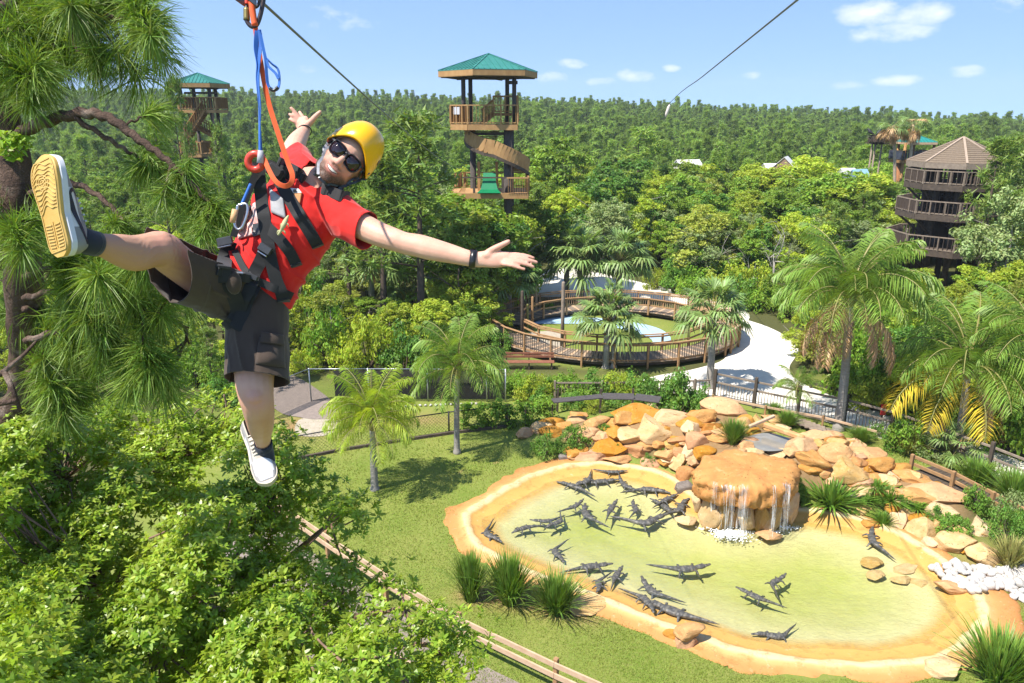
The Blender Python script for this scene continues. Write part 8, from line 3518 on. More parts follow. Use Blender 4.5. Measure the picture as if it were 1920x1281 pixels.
def body_strap(px_pts, w_px, lift=.007, mat=None, name='harness_strap', dflt=3.0, tree=None, wrap=None):
 ps = []
 fine = spline([(x, y, 0) for x, y in px_pts], 8)
 for q in fine:
  ps.append(on_body(q.x, q.y, lift, dflt, tree))
 # pull taut: webbing bridges the folds
 dep = np.array([(p - EYE).dot(FWD) for p in ps])
 sm = dep.copy()
 for _ in range(6):
  sm[1:-1] = np.minimum(sm[1:-1], (sm[:-2] + sm[2:]) / 2)
  sm[1:-1] = (sm[:-2] + sm[1:-1] * 2 + sm[2:]) / 4
 sm = np.minimum(sm, dep)
 ps = [P(q.x, q.y, d) for q, d in zip(fine, sm)]
 if wrap:
  d = (ps[-1] - EYE).dot(FWD)
  m_ = (fine[-1] + Vector((wrap[0], wrap[1], 0))) / 2
  ps += [P(m_.x, m_.y, d + .025), P(wrap[0], wrap[1], d + .10)]
 ps = spline(ps[::2] + ([ps[-1]] if len(ps) % 2 == 0 else []), 4)
 return ribbon(name, ps, w_px / FPX * 3.0, .0045, mat or M_WEB, raw=True)


# cargo pocket, hems and fly
def patch(name, quad, mat, lift, tree=None, nu=8, nv=8, th_=.004, bulge=0.0):
 """a piece of cloth laid on the body over a pixel quad"""
 a, b, c, d = [Vector((x, y, 0)) for x, y in quad]
 V, F = [], []
 for j in range(nv + 1):
  for i in range(nu + 1):
   u, v = i / nu, j / nv
   q = a.lerp(b, u).lerp(d.lerp(c, u), v)
   V.append(on_body(q.x, q.y, lift + bulge * math.sin(math.pi * u) * math.sin(math.pi * v), 3.0, tree))
 nn = len(V)
 V = V + [v + FWD * th_ for v in V]
 for j in range(nv):
  for i in range(nu):
   q = j * (nu + 1) + i
   F += [[q, q + 1, q + nu + 2, q + nu + 1], [nn + q + nu + 1, nn + q + nu + 2, nn + q + 1, nn + q]]
 for i in range(nu):
  for q, s in ((i, 1), (nv * (nu + 1) + i, -1)):
   f = [q, q + 1, nn + q + 1, nn + q]
   F.append(f[::s])
 for j in range(nv):
  for q in (j * (nu + 1), j * (nu + 1) + nu):
   F.append([q, q + nu + 1, nn + q + nu + 1, nn + q])
 mb = MB()
 mb.add([tuple(v) for v in V], F)
 me = mb.mesh(name, mat)
 fix_normals(me)
 me.polygons.foreach_set('use_smooth', np.ones(len(me.polygons), bool))
 return wear(name, me)


patch('cargo_pocket', [(486, 632), (532, 640), (534, 690), (478, 682)], M_SHORT, .006, SHORT_BVH, th_=.012, bulge=.014)
patch('pocket_flap', [(490, 622), (531, 628), (533, 648), (488, 642)], M_SHORT, .022, SHORT_BVH, th_=.006, bulge=.004)

# ------------------------------------------------------------------ harness
body_strap([(484, 305), (487, 340), (492, 390), (500, 440), (506, 478), (516, 520), (526, 545), (532, 564)], 23, .016, wrap=(535, 574))
body_strap([(512, 318), (535, 360), (562, 405), (586, 444), (596, 462)], 23, .010, wrap=(600, 471))
body_strap([(500, 425), (524, 448), (544, 474), (556, 498)], 21, .010, wrap=(562, 508))
body_strap([(432, 452), (423, 478), (419, 505), (421, 530)], 26, .016, dflt=3.02)
body_strap([(497, 468), (488, 490), (476, 514), (468, 540), (456, 562), (448, 584)], 23, .018)
body_strap([(408, 508), (440, 518), (478, 526), (512, 540), (548, 556)], 15, .012)
body_strap([(428, 528), (438, 552), (446, 580), (438, 602), (424, 616)], 26, .014)
body_strap([(478, 534), (462, 566), (452, 596), (440, 618)], 24, .012)
body_strap([(484, 312), (470, 350), (456, 388), (446, 418), (438, 444)], 12, .020, dflt=2.98)
body_strap([(500, 308), (530, 322), (560, 334), (596, 350), (630, 364), (642, 368)], 21, .014, wrap=(654, 370))
body_strap([(520, 305), (545, 318), (572, 334)], 24, .022)
body_strap([(440, 470), (455, 500), (470, 520)], 12, .012)


def box_px(px, py, w, h, d, ang, mat, name, lift=.02, bev=.003, tree=None):
 c = on_body(px, py, lift, 3.0, tree)
 mb = MB()
 a = R(ang)
 X_ = RIGHT * math.cos(a) - UP * math.sin(a)
 Y_ = RIGHT * math.sin(a) + UP * math.cos(a)
 M_ = np.array([[X_[i], Y_[i], -FWD[i]] for i in range(3)])
 s = 3.0 / FPX
 mb.box(c, (w * s, h * s, d), M_, None, bev)
 return wear(name, mb.mesh(name, mat))


box_px(422, 453, 29, 16, .018, -12, M_BUCK, 'buckle', .028)
box_px(421, 462, 26, 4, .012, -12, M_STEEL, 'buckle_bar', .030)
box_px(497, 467, 25, 15, .018, 32, M_BUCK, 'buckle', .032)
box_px(492, 476, 20, 4, .012, 32, M_STEEL, 'buckle_bar', .032)
box_px(470, 518, 28, 10, .014, 24, M_BUCK, 'buckle', .028)
box_px(446, 512, 20, 4, .008, 0, M_STEEL, 'belt_hook', .022)
box_px(540, 322, 20, 14, .02, 30, M_BLKP, 'shoulder_adjuster', .03)
box_px(516, 322, 34, 24, .035, 35, M_WEB, 'chest_pad', .022, .01)
mb = MB()
c = on_body(438, 530, .03)
ball(mb, c, .038, (.8, .7, 1.25))
mb_me = mb.mesh('waist_pouch', M_SHORT, True)
wear('waist_pouch', mb_me)
# patches and gear on the chest
patch('chest_panel', [(446, 398), (484, 376), (492, 424), (436, 436)], surf('printed_panel', (.55, .12, .08), (.55, .50, .48), .6, 38, 3, .1, spots=(24, (.10, .11, .13), .52, .58)), .010, th_=.006)
patch('chest_panel', [(505, 352), (530, 372), (536, 410), (508, 398)], surf('grey_panel', (.33, .32, .32), (.24, .235, .24), .6, 22, 3, .1), .010, th_=.008)
patch('chest_patch', [(546, 356), (566, 360), (562, 382), (550, 374)], surf('orange_patch', (.55, .24, .09), (.5, .2, .07), .6, 22, 3, .1), .009)
patch('chest_patch', [(540, 352), (560, 354), (566, 362), (548, 362)], M_WHITE, .010)
patch('chest_patch', [(444, 425), (470, 415), (474, 440), (446, 448)], surf('red_white_label', (.60, .10, .07), (.66, .55, .5), .6, 60, 2, .05), .012)
patch('chest_patch', [(474, 420), (486, 418), (488, 440), (474, 444)], M_BUCK, .013)
box_px(553, 358, 6, 6, .006, 0, M_BLKP, 'snap_button', .014)
# little pale alligator charm clipped to the chest
mb = MB()
cs = [(541, 404), (536, 413), (531, 424), (526, 434), (521, 441)]
ps = [on_body(x, y, .03) for x, y in cs]
mb.tube(spline(ps, 4), [.002 + .0085 * math.sin(math.pi * min(1, (i + 1) / 15)) ** 1.5 if i < 12 else .0062 - .0006 * (i - 12) for i in range(17)], 8)
for i, s in ((6, 1), (6, -1), (11, 1), (11, -1)):
 p = spline(ps, 4)[i]
 mb.tube([p, p + RIGHT * .013 * s + UP * -.004, p + RIGHT * .017 * s + UP * -.014], [.004, .0035, .002], 6)
wear('alligator_charm', mb.mesh('alligator_charm', surf('pale_green_toy', (.42, .40, .20), (.34, .33, .16), .6, 20, 3, .1), True))
# side karabiner with cord handle
mb = MB()
ps = [P(x, y, 2.93) for x, y in ((446, 385), (462, 383), (464, 398), (455, 424), (446, 430), (440, 420), (443, 400))]
mb.tube(spline(ps + ps[:1], 5), .0052, 8)
wear('side_karabiner', mb.mesh('side_karabiner', M_STEEL, True))
mb = MB()
mb.tube([P(441, 393, 2.93), P(436, 418, 2.93)], .012, 10)
wear('karabiner_sleeve', mb.mesh('karabiner_sleeve', surf('bronze_sleeve', (.5, .26, .10), (.62, .40, .22), .5, 60, 2, .1), True))
mb = MB()
mb.tube(spline([P(470, 345, 2.95), P(458, 372, 2.94), P(452, 386, 2.93)], 4), .006, 8)
wear('tool_cord', mb.mesh('tool_cord', M_BLUEW, True))

# ------------------------------------------------------------------ wrist things
def band(name, c, t, ra, rb, wid, th_, mat, hint=None):
 t = t.normalized()
 h = Vector(hint) if hint is not None else FWD
 s = t.cross(h).normalized()
 dd = s.cross(t)
 mb = MB()
 V, F = [], []
 n = 28
 for j in range(n):
  a = 2 * math.pi * j / n
  u = s * math.cos(a)
  v = dd * math.sin(a)
  for (k, o) in ((-.5, 0), (.5, 0), (.5, 1), (-.5, 1)):
   V.append(tuple(c + u * (ra + o * th_) + v * (rb + o * th_) + t * k * wid))
 for j in range(n):
  for q in range(4):
   F.append([j * 4 + q, j * 4 + (q + 1) % 4, ((j + 1) % n) * 4 + (q + 1) % 4, ((j + 1) % n) * 4 + q])
 mb.add(V, F)
 me = mb.mesh(name, mat, True)
 fix_normals(me)
 return wear(name, me)


tw = P(902, 487, 2.9) - P(872, 483, 2.9)
WATCH = band('wrist_band', P(887, 486, 2.9), tw, .0325, .0265, .024, .004, M_BLKP)
mb = MB()
X_, Y_ = tw.normalized(), tw.normalized().cross(FWD).normalized()
Z_ = X_.cross(Y_)
mb.box(P(887.5, 472, 2.9), (.026, .012, .034), np.array([[X_[i], Y_[i], Z_[i]] for i in range(3)]), None, .003)
wear('watch_face', mb.mesh('watch_face', M_LENS))
band('bracelet', P(571.3, 245.5, 3.70), P(570, 238, 3.71) - P(566, 254, 3.66), .032, .029, .006, .004, M_WEB, hint=(FWD * .8 + RIGHT * .3))


# ------------------------------------------------------------------ helmet and glasses
def build_helmet():
 V, F = [], []
 n, m = 56, 22
 for layer, k in ((0, 1.0), (1, .955)):
  for i in range(m + 1):
   f = i / m
   for j in range(n):
    a = 2 * math.pi * j / n
    ca, sa = math.cos(a), math.sin(a)            # a = 90 deg: front
    # rim height dips over ears and nape
    rim = .020 + .050 * max(0, sa) ** 2 - .030 * max(0, -sa) - .022 * ca * ca
    e = math.pi / 2 * (1 - f)
    rr_ = math.cos(e) ** .82
    z = rim + (.158 - rim) * math.sin(e) ** .95
    x = .101 * rr_ * ca
    y = (.124 if sa > 0 else .118) * rr_ * sa - .010
    V.append(hl(x * k, y * k, z * (k if layer else 1) - (.004 if layer else 0)))
 L_ = (m + 1) * n
 for layer in (0, 1):
  for i in range(m):
   for j in range(n):
    q = [layer * L_ + i * n + j, layer * L_ + (i + 1) * n + j, layer * L_ + (i + 1) * n + (j + 1) % n, layer * L_ + i * n + (j + 1) % n]
    F.append(q if layer == 0 else q[::-1])
 for j in range(n):
  F.append([m * n + j, L_ + m * n + j, L_ + m * n + (j + 1) % n, m * n + (j + 1) % n])
 mb = MB()
 mb.add([tuple(v) for v in V], F)
 me = mb.mesh('helmet', M_HELM, True)
 fix_normals(me)
 h = wear('helmet', me)
 # vents
 def vent(ax, ay, az, r, nm, mat):
  d = Vector((ax, ay, az)).normalized()
  t = BVHTree.FromPolygons([v.co.copy() for v in me.vertices], [list(p.vertices) for p in me.polygons])
  o0 = hl(0, -.01, .03)
  dw = (HR * d.x + HF * d.y + HU * d.z).normalized()
  loc, nor, _, _ = t.ray_cast(o0 + dw * .5, -dw)
  mbv = MB()
  s = nor.cross(HU).normalized()
  u = s.cross(nor)
  V_ = []
  for kk, rr_ in ((0.0, 1.0), (.0022, .9)):
   for q in range(16):
    a = 2 * math.pi * q / 16
    V_.append(tuple(loc + nor * (kk - .0003) + s * math.cos(a) * r[0] * rr_ + u * math.sin(a) * r[1] * rr_))
  mbv.add(V_, [[q, (q + 1) % 16, 16 + (q + 1) % 16, 16 + q] for q in range(16)] + [[16 + q for q in range(16)]])
  me_ = mbv.mesh(nm, mat)
  fix_normals(me_)
  o = wear(nm, me_, h)
  return o
 vent(.95, .25, .42, (.0085, .013), 'vent', M_BLKP)
 vent(.99, -.05, .50, (.004, .005), 'rivet', M_BLKP)
 vent(-.95, .25, .42, (.0085, .013), 'vent', M_BLKP)
 # dark liner band under the rim
 mbl = MB()
 V_, F_ = [], []
 for (k, dz) in ((.965, .010), (.90, .012), (.90, -.010), (.955, -.008)):
  for j in range(n):
   a = 2 * math.pi * j / n
   ca, sa = math.cos(a), math.sin(a)
   rim = .020 + .050 * max(0, sa) ** 2 - .030 * max(0, -sa) - .022 * ca * ca
   V_.append(hl(.099 * ca * k, ((.122 if sa > 0 else .116) * sa - .010) * k, rim + dz))
 for i in range(3):
  for j in range(n):
   F_.append([i * n + j, i * n + (j + 1) % n, (i + 1) * n + (j + 1) % n, (i + 1) * n + j])
 mbl.add([tuple(v) for v in V_], F_)
 me_ = mbl.mesh('liner', M_BLKP)
 wear('liner', me_, h)
 # scribbled mark on the crown front
 mk = MB()
 rr3 = random.Random(4)
 for q in range(7):
  x = -.030 + q * .010
  p0 = hl(x, .088 + .006 * q / 7, .118 + .001 * q)
  p1 = hl(x + .006, .085 + .006 * q / 7, .123)
  mk.tube([p0 + HF * .012 + HU * .004, p1 + HF * .012 + HU * .004], .0012, 5)
 # straps
 def strap(pts, w, mat, nm):
  fine = spline([hl(*p) for p in pts], 5)
  ps = []
  for i_, p in enumerate(fine):
   loc, nor, _, dd_ = HEADB.find_nearest(p)
   ps.append(loc + nor * .004 if i_ > 1 else p)
  ribbon(nm, ps, w, .003, mat, None, raw=True)
 strap([(-.090, .050, .045), (-.086, .060, .0), (-.080, .050, -.045), (-.062, .055, -.095), (-.030, .070, -.128)], .011, M_GREYW, 'chin_strap')
 strap([(-.098, -.02, .02), (-.094, .0, -.035), (-.078, .045, -.062)], .010, M_GREYW, 'chin_strap')
 strap([(.096, .030, .020), (.090, .022, -.03), (.074, .034, -.085), (.040, .062, -.125)], .009, M_BLKP, 'chin_strap')
 strap([(.098, -.02, .0), (.092, .008, -.05), (.078, .030, -.08)], .010, M_BLKP, 'chin_strap')
 strap([(-.034, .070, -.128), (0, .072, -.134), (.042, .062, -.126)], .010, M_BLKP, 'chin_strap')
 mbb = MB()
 mbb.box(hl(.066, .040, -.098), (.022, .014, .018), HM, None, .003)
 wear('chin_buckle', mbb.mesh('chin_buckle', M_BLKP))
 # nape cradle
 mbb = MB()
 mbb.tube([hl(.088, -.04, -.005), hl(.07, -.09, -.03), hl(0, -.118, -.04), hl(-.07, -.09, -.03), hl(-.088, -.04, -.005)], .009, 8)
 wear('nape_cradle', mbb.mesh('nape_cradle', M_BLKP, True), h)


HEADB = BVHTree.FromPolygons([v.co.copy() for v in bpy.data.meshes['body'].vertices], [list(p.vertices) for p in bpy.data.meshes['body'].polygons])
build_helmet()


def build_glasses():
 fr = MB()
 lens = []
 for s in (-1, 1):
  out, pts = [], []
  # rounded trapezoid, curved round the face
  N_ = 30
  for q in range(N_):
   a = 2 * math.pi * q / N_
   ca, sa = math.cos(a), math.sin(a)
   x = .0350 + .0300 * math.copysign(abs(ca) ** .62, ca) * (1 + .08 * sa)
   z = -.0035 + .0245 * math.copysign(abs(sa) ** .70, sa) - .004 * (ca > 0) * max(0, -sa)
   y = .090 - 4.6 * max(0, x - .012) ** 2
   pts.append((s * x, y, z))
  mb = MB()
  c = (s * .0350, .0895, -.003)
  V_ = [hl(*c)] + [hl(*p) for p in pts]
  V2 = [v - HF * .003 for v in V_]
  F_ = [[0, 1 + q, 1 + (q + 1) % N_] for q in range(N_)]
  mb.add([tuple(v) for v in V_ + V2], F_ + [[f[2] + N_ + 1, f[1] + N_ + 1, f[0] + N_ + 1] for f in F_] + [[1 + q, 2 + N_ + q, 2 + N_ + (q + 1) % N_, 1 + (q + 1) % N_] for q in range(N_)])
  me = mb.mesh('lens', M_LENS, True)
  fix_normals(me)
  lens.append(me)
  fr.tube([hl(*p) for p in pts + pts[:1]], .0024, 8)
  fr.tube([hl(s * .064, .078, .010), hl(s * .078, .05, .010), hl(s * .084, -.005, .006)], .0035, 8)
 fr.tube([hl(-.0075, .0935, .006), hl(0, .0955, .008), hl(.0075, .0935, .006)], .0042, 8)
 g = wear('sunglasses', fr.mesh('sunglasses', M_BLKP, True))
 for me in lens:
  wear('lens', me, g)
 # teeth showing in the smile
 hb = bvh_of([bpy.data.meshes['body']])

 def lay(x, z, off):
  loc, nor, _, _ = hb.ray_cast(hl(x, .2, z), -HF)
  return (loc if loc is not None else hl(x, .08, z)) + HF * off
 for nm, hw, hh, off, mt in (('mouth', .0275, .0062, .0007, surf('mouth_dark', (.09, .03, .025), (.06, .02, .018), .5, 20, 2, 0)), ('teeth', .0235, .0042, .0016, surf('tooth_enamel', (.66, .60, .52), (.6, .54, .46), .3, 40, 2, 0))):
  tb = MB()
  V_, F_ = [], []
  xs = np.linspace(-hw, hw, 17)
  for x in xs:
   for dz in (hh, 0, -hh):
    V_.append(tuple(lay(x, -.0735 + 8.5 * x * x + dz * (1 - (x / (hw * 1.02)) ** 2) + (.001 if nm == 'teeth' else 0), off)))
  for i in range(16):
   for q in (0, 1):
    F_.append([i * 3 + q, i * 3 + q + 1, i * 3 + q + 4, i * 3 + q + 3])
  tb.add(V_, F_)
  wear(nm, tb.mesh(nm, mt, True))


build_glasses()


# ------------------------------------------------------------------ shoes
def shoe(origin, fwd, up, scale, mats, name_lab, mirror=1, tick=True, wide=1.0):
 """trainer: x across, y heel to toe, z up from the sole"""
 f = Vector(fwd).normalized()
 u = (Vector(up) - f * Vector(up).dot(f)).normalized()
 s = f.cross(u).normalized() * mirror

 def g(x, y, z):
  return Vector(origin) + (s * x * wide + f * y + u * z) * scale
 # outline of the sole: half widths along the length
 ys = [-.105, -.095, -.07, -.03, .02, .07, .12, .155, .180, .195, .20]
 wo = [.012, .026, .034, .035, .036, .042, .047, .044, .034, .018, .006]    # outer
 wi = [.012, .026, .034, .033, .031, .038, .045, .044, .036, .020, .006]    # inner
 root = empty('shoe', (0, 0, 0))
 root.parent = RIDER
 root.matrix_parent_inverse = Matrix.Translation(-RB)
 tag(root, name_lab)

 def part(nm, mb, mat, sm=True):
  me = mb.mesh(nm, mat, sm)
  fix_normals(me)
  return link(nm, me, root)
 yy = np.linspace(-.105, .20, 60)
 WO, WI = np.interp(yy, ys, wo), np.interp(yy, ys, wi)
 for k in range(3):
  WO[1:-1] = (WO[:-2] + 2 * WO[1:-1] + WO[2:]) / 4
  WI[1:-1] = (WI[:-2] + 2 * WI[1:-1] + WI[2:]) / 4

 def slab(nm, z0, z1, grow, mat, rock=True):
  mb = MB()
  V, F = [], []
  n = len(yy)
  for z, gk in ((z0, grow - .002), (z0 + .003, grow), (z1, grow)):
   for i in range(n):
    lift = .012 * max(0, (yy[i] - .12) / .08) ** 2 if rock else 0
    V.append(g(WO[i] + gk, yy[i], z + lift))
   for i in range(n - 1, -1, -1):
    lift = .012 * max(0, (yy[i] - .12) / .08) ** 2 if rock else 0
    V.append(g(-WI[i] - gk, yy[i], z + lift))
  m_ = 2 * n
  for k in range(2):
   for j in range(m_):
    F.append([k * m_ + j, k * m_ + (j + 1) % m_, (k + 1) * m_ + (j + 1) % m_, (k + 1) * m_ + j])
  for i in range(n - 1):
   F.append([i, i + 1, m_ - 2 - i, m_ - 1 - i])
   q = 2 * m_
   F.append([q + i, q + m_ - 1 - i, q + m_ - 2 - i, q + i + 1])
  mb.add([tuple(v) for v in V], F)
  return part(nm, mb, mat, False)
 slab('outsole', 0, .012, .001, mats['sole'])
 slab('midsole', .0125, .030, .0025, mats['mid'])
 # tread: raised bars and an arch swirl
 tb = MB()

 def bar(pts, w=.0016, h=.0035):
  ps = []
  for (x, y) in pts:
   lift = .012 * max(0, (y - .12) / .08) ** 2
   ps.append(g(x, y, -.001 + lift))
  k = len(ps)
  for a, b in zip(ps[:-1], ps[1:]):
   tb.beam(a, b, w * 2 * scale, h * scale, up=u)
 for q in range(9):
  y = -.085 + q * .0095
  for sg in (-1, 1):
   w = np.interp(y, yy, WO if sg > 0 else WI) - .007
   bar([(sg * .005, y), (sg * w, y + .002)])
 for q in range(11):
  y = .035 + q * .0125
  pts = []
  for t in np.linspace(-1, 1, 13):
   w = np.interp(y, yy, WO if t > 0 else WI) - .006
   pts.append((t * w, y + .014 * math.cos(t * 1.7) + .006 * math.sin(t * 5 + q * .6)))
  bar(pts)
 for q in range(3):
  r_ = .007 + .007 * q
  bar([(.006 + r_ * math.cos(a), .118 + r_ * math.sin(a)) for a in np.linspace(0, 2 * math.pi, 17)], .0013)
 bar([(0, -.075), (0, .0)], .0018)
 rimp = [(WO[i] - .003, yy[i]) for i in range(3, 57, 2)] + [(-WI[i] + .003, yy[i]) for i in range(56, 2, -2)]
 bar(rimp + rimp[:1], .0018)
 part('tread', tb, mats['tread'], False)
 # upper: sections along the foot
 secs = []
 n, m_ = 46, 26
 y2 = np.linspace(-.100, .192, n)
 V, F, M_ = [], [], []
 for i, y in enumerate(y2):
  wo_, wi_ = np.interp(y, yy, WO) - .001, np.interp(y, yy, WI) - .001
  h = np.interp(y, [-.10, -.08, -.04, .0, .04, .08, .12, .155, .18, .192], [.058, .090, .092, .088, .082, .070, .055, .044, .034, .022])
  lift = .012 * max(0, (y - .12) / .08) ** 2
  for j in range(m_):
   a = math.pi * j / (m_ - 1)
   ca, sa = math.cos(a), math.sin(a)
   w = wo_ if ca > 0 else wi_
   flat = np.interp(y, [-.1, .02, .1, .2], [.62, .66, .8, .9])
   x = math.copysign(abs(ca) ** .55, ca) * w * (1 - (1 - flat) * sa ** 1.5)
   z = .028 + lift + (h - .028) * sa ** .8
   V.append(g(x, y, z))
 for i in range(n - 1):
  for j in range(m_ - 1):
   yc, a = (y2[i] + y2[i + 1]) / 2, (j + .5) / (m_ - 1)
   top = 1 - abs(2 * a - 1)
   if yc < .005 and top > .72:
    continue                                  # collar opening
   F.append([i * m_ + j, i * m_ + j + 1, (i + 1) * m_ + j + 1, (i + 1) * m_ + j])
   if yc > .168 - .030 * (1 - top) + 0.0:
    k = 1 if top < .55 or yc > .182 else 0     # mudguard round the toe
   elif yc > .095:
    k = 0 if top > .42 else 1                  # toe box
   elif yc > -.02:
    k = 2 if top > .55 else 0                  # tongue and laces / white side
   else:
    k = 1
   if -.02 < yc < .095 and .34 < top < .56:
    k = 1                                      # eyestay
   if yc < .0 and top > .60:
    k = 3                                      # padded collar
   M_.append(k)
 F.append(list(range(m_))[::-1])
 M_.append(1)
 mb = MB()
 mb.add([tuple(v) for v in V], F)
 mb.M = M_
 me = mb.mesh('upper', [mats['white'], mats['grey'], mats['tongue'], mats['collar']], True)
 up_o = link('upper', me, root)
 t = BVHTree.FromPolygons([v.co.copy() for v in me.vertices], [list(p.vertices) for p in me.polygons])
 # laces
 for q in range(6):
  y = .0 + q * .016
  h = np.interp(y, [-.02, .0, .04, .08, .12], [.092, .090, .085, .074, .058])
  lb = MB()
  lb.tube([g(x, y + .004 * math.sin(q + x * 60), h + .001 - 22 * x * x) for x in np.linspace(-.019, .019, 7)], .0035 * scale, 6)
  part('lace', lb, mats['lace'])
 # curved tick on the sides
 if tick:
  for sd_ in (1, -1):
   prof = [(.078, .036, .004), (.060, .034, .0105), (.035, .040, .010), (.0, .050, .0078), (-.035, .060, .0052), (-.075, .070, .002)]
   hook = [(.078, .036, .004), (.088, .046, .0068), (.082, .058, .0045), (.070, .062, .001)]
   for pr in (prof, hook):
    pp = spline([(a, b, c) for a, b, c in pr], 5)
    V_, F_ = [], []
    for i, q in enumerate(pp):
     nxt = pp[min(i + 1, len(pp) - 1)] - pp[max(i - 1, 0)]
     dn = Vector((-nxt.y, nxt.x, 0)).normalized()
     for e in (-1, 1):
      y, z = q.x + dn.x * q.z * e * .8, q.y + dn.y * q.z * e * .8
      o_ = g(sd_ * .12, y, z)
      loc, nor, _, _ = t.ray_cast(o_, (g(0, y, z) - o_).normalized())
      if loc is None:
       loc = g(sd_ * .035, y, z)
      V_.append(tuple(loc + (o_ - loc).normalized() * .0022))
    for i in range(len(pp) - 1):
     F_.append([2 * i, 2 * i + 1, 2 * i + 3, 2 * i + 2])
    sb = MB()
    sb.add(V_, F_)
    me_ = sb.mesh('side_tick', mats['tick'])
    ob = link('side_tick', me_, root)
    md = ob.modifiers.new('t', 'SOLIDIFY')
    md.thickness = .0015
    md.offset = 0
 return root, g


MATS1 = {'sole': M_GUM, 'mid': M_WHL, 'tread': surf('gum_ridge', (.60, .41, .14), (.52, .33, .09), .6, 20, 3, .1), 'white': M_WHL, 'grey': M_GRL, 'tongue': M_CRM, 'collar': M_GRL, 'lace': M_WHL, 'tick': M_NAVY}
MATS2 = dict(MATS1, grey=surf('warm_grey_leather', (.30, .28, .265), (.25, .235, .225), .6, 20, 4, .12, .003), mid=M_CRM, lace=M_CRM, collar=M_CRM, sole=M_CRM, tread=M_CRM)
# kicked-up foot: sole to the viewer
fw = (P(84, 300, 2.30) - P(122, 478, 2.33)).normalized()
upv = (FWD * .85 + RIGHT * .52 - UP * .08)
heel = P(110, 466, 2.315)
shoe(heel + fw * .082, fw, upv, 1.03, MATS1, 'trainer with yellow gum sole turned to the viewer', 1, wide=1.5)
# hanging foot: instep to the viewer, toes down
fw2 = (P(512, 918, 3.26) - P(474, 812, 3.40)).normalized()
up2 = (-FWD * .92 + RIGHT * .28 + UP * .25)
shoe(P(479, 836, 3.42), fw2, up2, 1.12, MATS2, 'pale trainer on the hanging foot', -1, tick=False)
# socks
band('sock', P(173, 456, 2.425), P(160, 453, 2.40) - P(196, 461, 2.47), .0385, .0405, .03, .003, M_SOCK)
band('sock', P(494.5, 838, 3.335), P(497, 850, 3.36) - P(492, 818, 3.26), .0355, .0385, .075, .003, M_SOCK)
mb = MB()
k = [(P(176, 457, 2.425), .040, .042), (P(160, 452, 2.395), .041, .043), (P(148, 446, 2.375), .038, .042)]
eloft(mb, *dense(k), 16)
wear('sock', mb.mesh('sock', M_SOCK, True))
mb = MB()
k = [(P(494, 832, 3.325), .034, .037), (P(498, 850, 3.355), .036, .040), (P(502, 868, 3.36), .034, .034)]
eloft(mb, *dense(k), 16)
wear('sock', mb.mesh('sock', M_SOCK, True))

# ================================================================== lanyard, karabiner and trolley (hung from the cable)
LD = 2.93
ln = empty('lanyard', P(478, 60, 2.9), 0, 'orange and blue webbing lanyard from the karabiner to the chest harness', 'lanyard')
LB = ln.location.copy()


def hung(name, pts, w, mat, twist=0.0, th_=.003, n=6, par=None, base=None):
 o = ribbon(name, pts, w, th_, mat, 'top', n=n, twist=twist)
 o.parent = par or ln
 o.matrix_parent_inverse = Matrix.Translation(-(base or LB))
 return o


hung('orange_strap', [P(478, 46, 2.90), P(482, 75, 2.90), P(489, 118, 2.90), P(503, 190, 2.91), P(524, 258, 2.91), P(540, 305, 2.91), P(548, 328, 2.90), P(545, 344, 2.89), P(533, 349, 2.89), P(517, 340, 2.89), P(504, 318, 2.90), P(496, 300, 2.91), P(488, 292, 2.92)], .019, M_ORANGE, .5)
hung('blue_strap', [P(482, 58, 2.89), P(480, 90, 2.89), P(484, 120, 2.89), P(482, 150, 2.90), P(485, 200, 2.90), P(487, 245, 2.90), P(488.5, 284, 2.91)], .018, M_BLUEW, 2.4)
hung('blue_strap', [P(486, 56, 2.885), P(489, 80, 2.885), P(486, 110, 2.885), P(484, 150, 2.89), P(488, 200, 2.89), P(488, 240, 2.895), P(489, 284, 2.90)], .014, M_BLUEW, -2.0)
hung('blue_loop', [P(488, 62, 2.88), P(494, 92, 2.88), P(498, 112, 2.88), P(500, 140, 2.88), P(503, 160, 2.88), P(512, 169, 2.88), P(521, 166, 2.88), P(524, 150, 2.88), P(521, 130, 2.88), P(510, 120, 2.88), P(500, 110, 2.88)], .011, M_BLUEW, 1.2)
hung('blue_loop', [P(500, 112, 2.875), P(504, 125, 2.875), P(516, 137, 2.875), P(522, 148, 2.875)], .010, M_BLUEW)
mb = MB()
mb.tube(spline([P(505, 165, 2.87), P(513, 170, 2.87), P(521, 163, 2.87)], 4), .006, 8)
o = mb.build('loop_keeper', M_BLKP, ln, True)
o.matrix_parent_inverse = Matrix.Translation(-LB)
mb = MB()
mb.tube([P(488.5, 282, 2.90), P(488.5, 306, 2.91)], [.010, .014], 10)
o = mb.build('strap_end', M_GREYW, ln, True)
o.matrix_parent_inverse = Matrix.Translation(-LB)
# red ring at the chest
mb = MB()
ps = [P(479 + 14 * math.cos(a), 303 + 15 * math.sin(a), 2.925 + .01 * math.sin(a)) for a in np.linspace(0, 2 * math.pi, 25)]
mb.tube(ps, .014, 10)
wear('chest_ring', mb.mesh('chest_ring', M_REDR, True))
# karabiner
kb = empty('karabiner', P(476, 24, 2.9), 0, 'dark alloy karabiner with brass locking sleeve above the lanyard', 'karabiner')
KB = kb.location.copy()
oval = [(463, 12), (462, 30), (464, 42), (472, 50), (480, 48), (486, 36), (492, 12), (494, -4), (490, -16), (480, -21), (469, -18), (464, -8)]


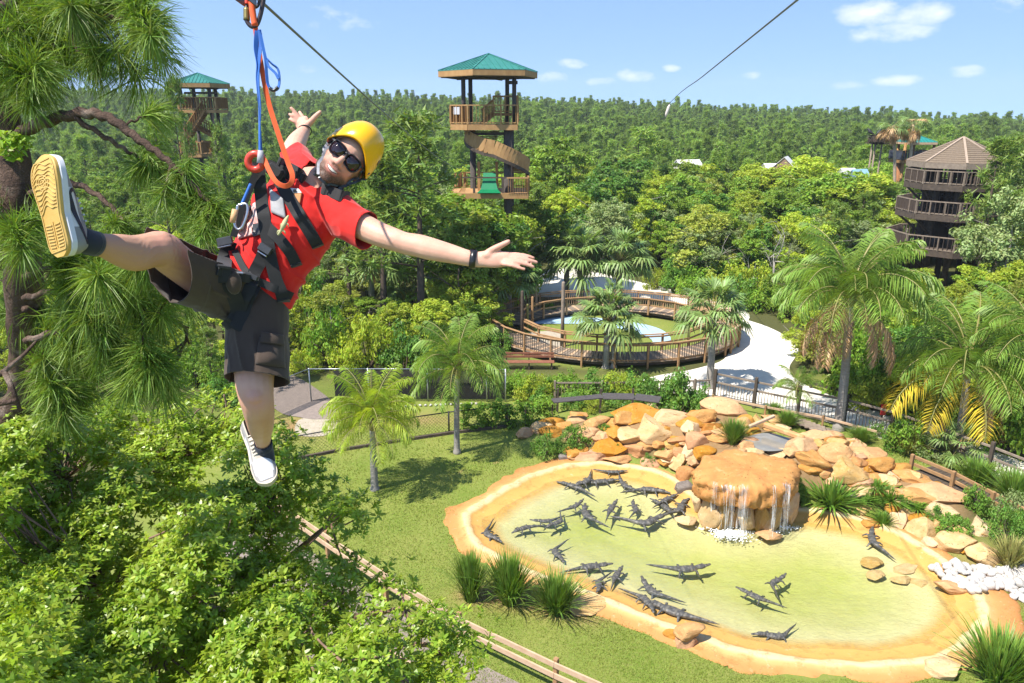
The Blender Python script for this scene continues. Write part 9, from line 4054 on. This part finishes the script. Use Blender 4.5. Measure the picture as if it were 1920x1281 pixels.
def kpart(name, pts, r, mat):
 mb = MB()
 mb.tube(spline(pts, 5), r, 10)
 o = mb.build(name, mat, kb, True)
 o.matrix_parent_inverse = Matrix.Translation(-KB)
 return o


kpart('frame', [P(x, y, 2.9) for x, y in oval + oval[:1]], .0085, M_GUN)
kpart('orange_spine', [P(x, y, 2.895) for x, y in ((464, -6), (463, 2), (463, 8))], .0095, M_REDR)
kpart('locking_sleeve', [P(462.5, 16, 2.9), P(462.5, 38, 2.9)], .0125, M_GOLD)
kpart('inner_ring', [P(x, y, 2.9) for x, y in ((472, -10), (470, 6), (476, 14), (484, 10), (486, -4), (480, -14), (472, -10))], .006, M_GUN)
kpart('orange_sling', [P(x, y, 2.89) for x, y in ((472, 4), (474, 24), (478, 48))], .012, M_ORANGE)
# trolley on the cable, above the picture
cd = (CABLE_PTS[33] - CABLE_PTS[30]).normalized()
tl = empty('trolley', HANG + cd * .16, 0, 'black twin wheel trolley riding the zip line over the karabiner', 'trolley')
cd = (CABLE_PTS[33] - CABLE_PTS[30]).normalized()
sdv = cd.cross(Vector((0, 0, 1))).normalized()
for k in (-1, 1):
 mb = MB()
 mb.box(sdv * .022 * k + Vector((0, 0, -.01)), (.17, .006, .09), np.array([[cd[i], sdv[i], cd.cross(sdv)[i] * -1] for i in range(3)]), None, .002)
 mb.build('side_plate', M_GUN, tl)
 mb = MB()
 c = cd * .05 * k + Vector((0, 0, .022))
 mb.tube([c - sdv * .014, c + sdv * .014], .018, 16)
 mb.build('wheel', M_STEEL, tl, True)
# ================================================================== thin summer air
def haze(den):
 m, nt, N, L, out = nodes('summer_haze')
 v = N.new('ShaderNodeVolumePrincipled')
 v.inputs['Color'].default_value = (.90, .94, 1.0, 1)
 v.inputs['Density'].default_value = den
 v.inputs['Anisotropy'].default_value = .2
 L.new(v.outputs[0], out.inputs['Volume'])
 mb = MB()
 mb.box((0, 550, -2), (1920, 1340, 128))
 o = mb.build('haze', m)
 tag(o, 'thin pale summer haze over the woods', 'haze', kind='stuff')


haze(.00025)
bpy.context.view_layer.update()
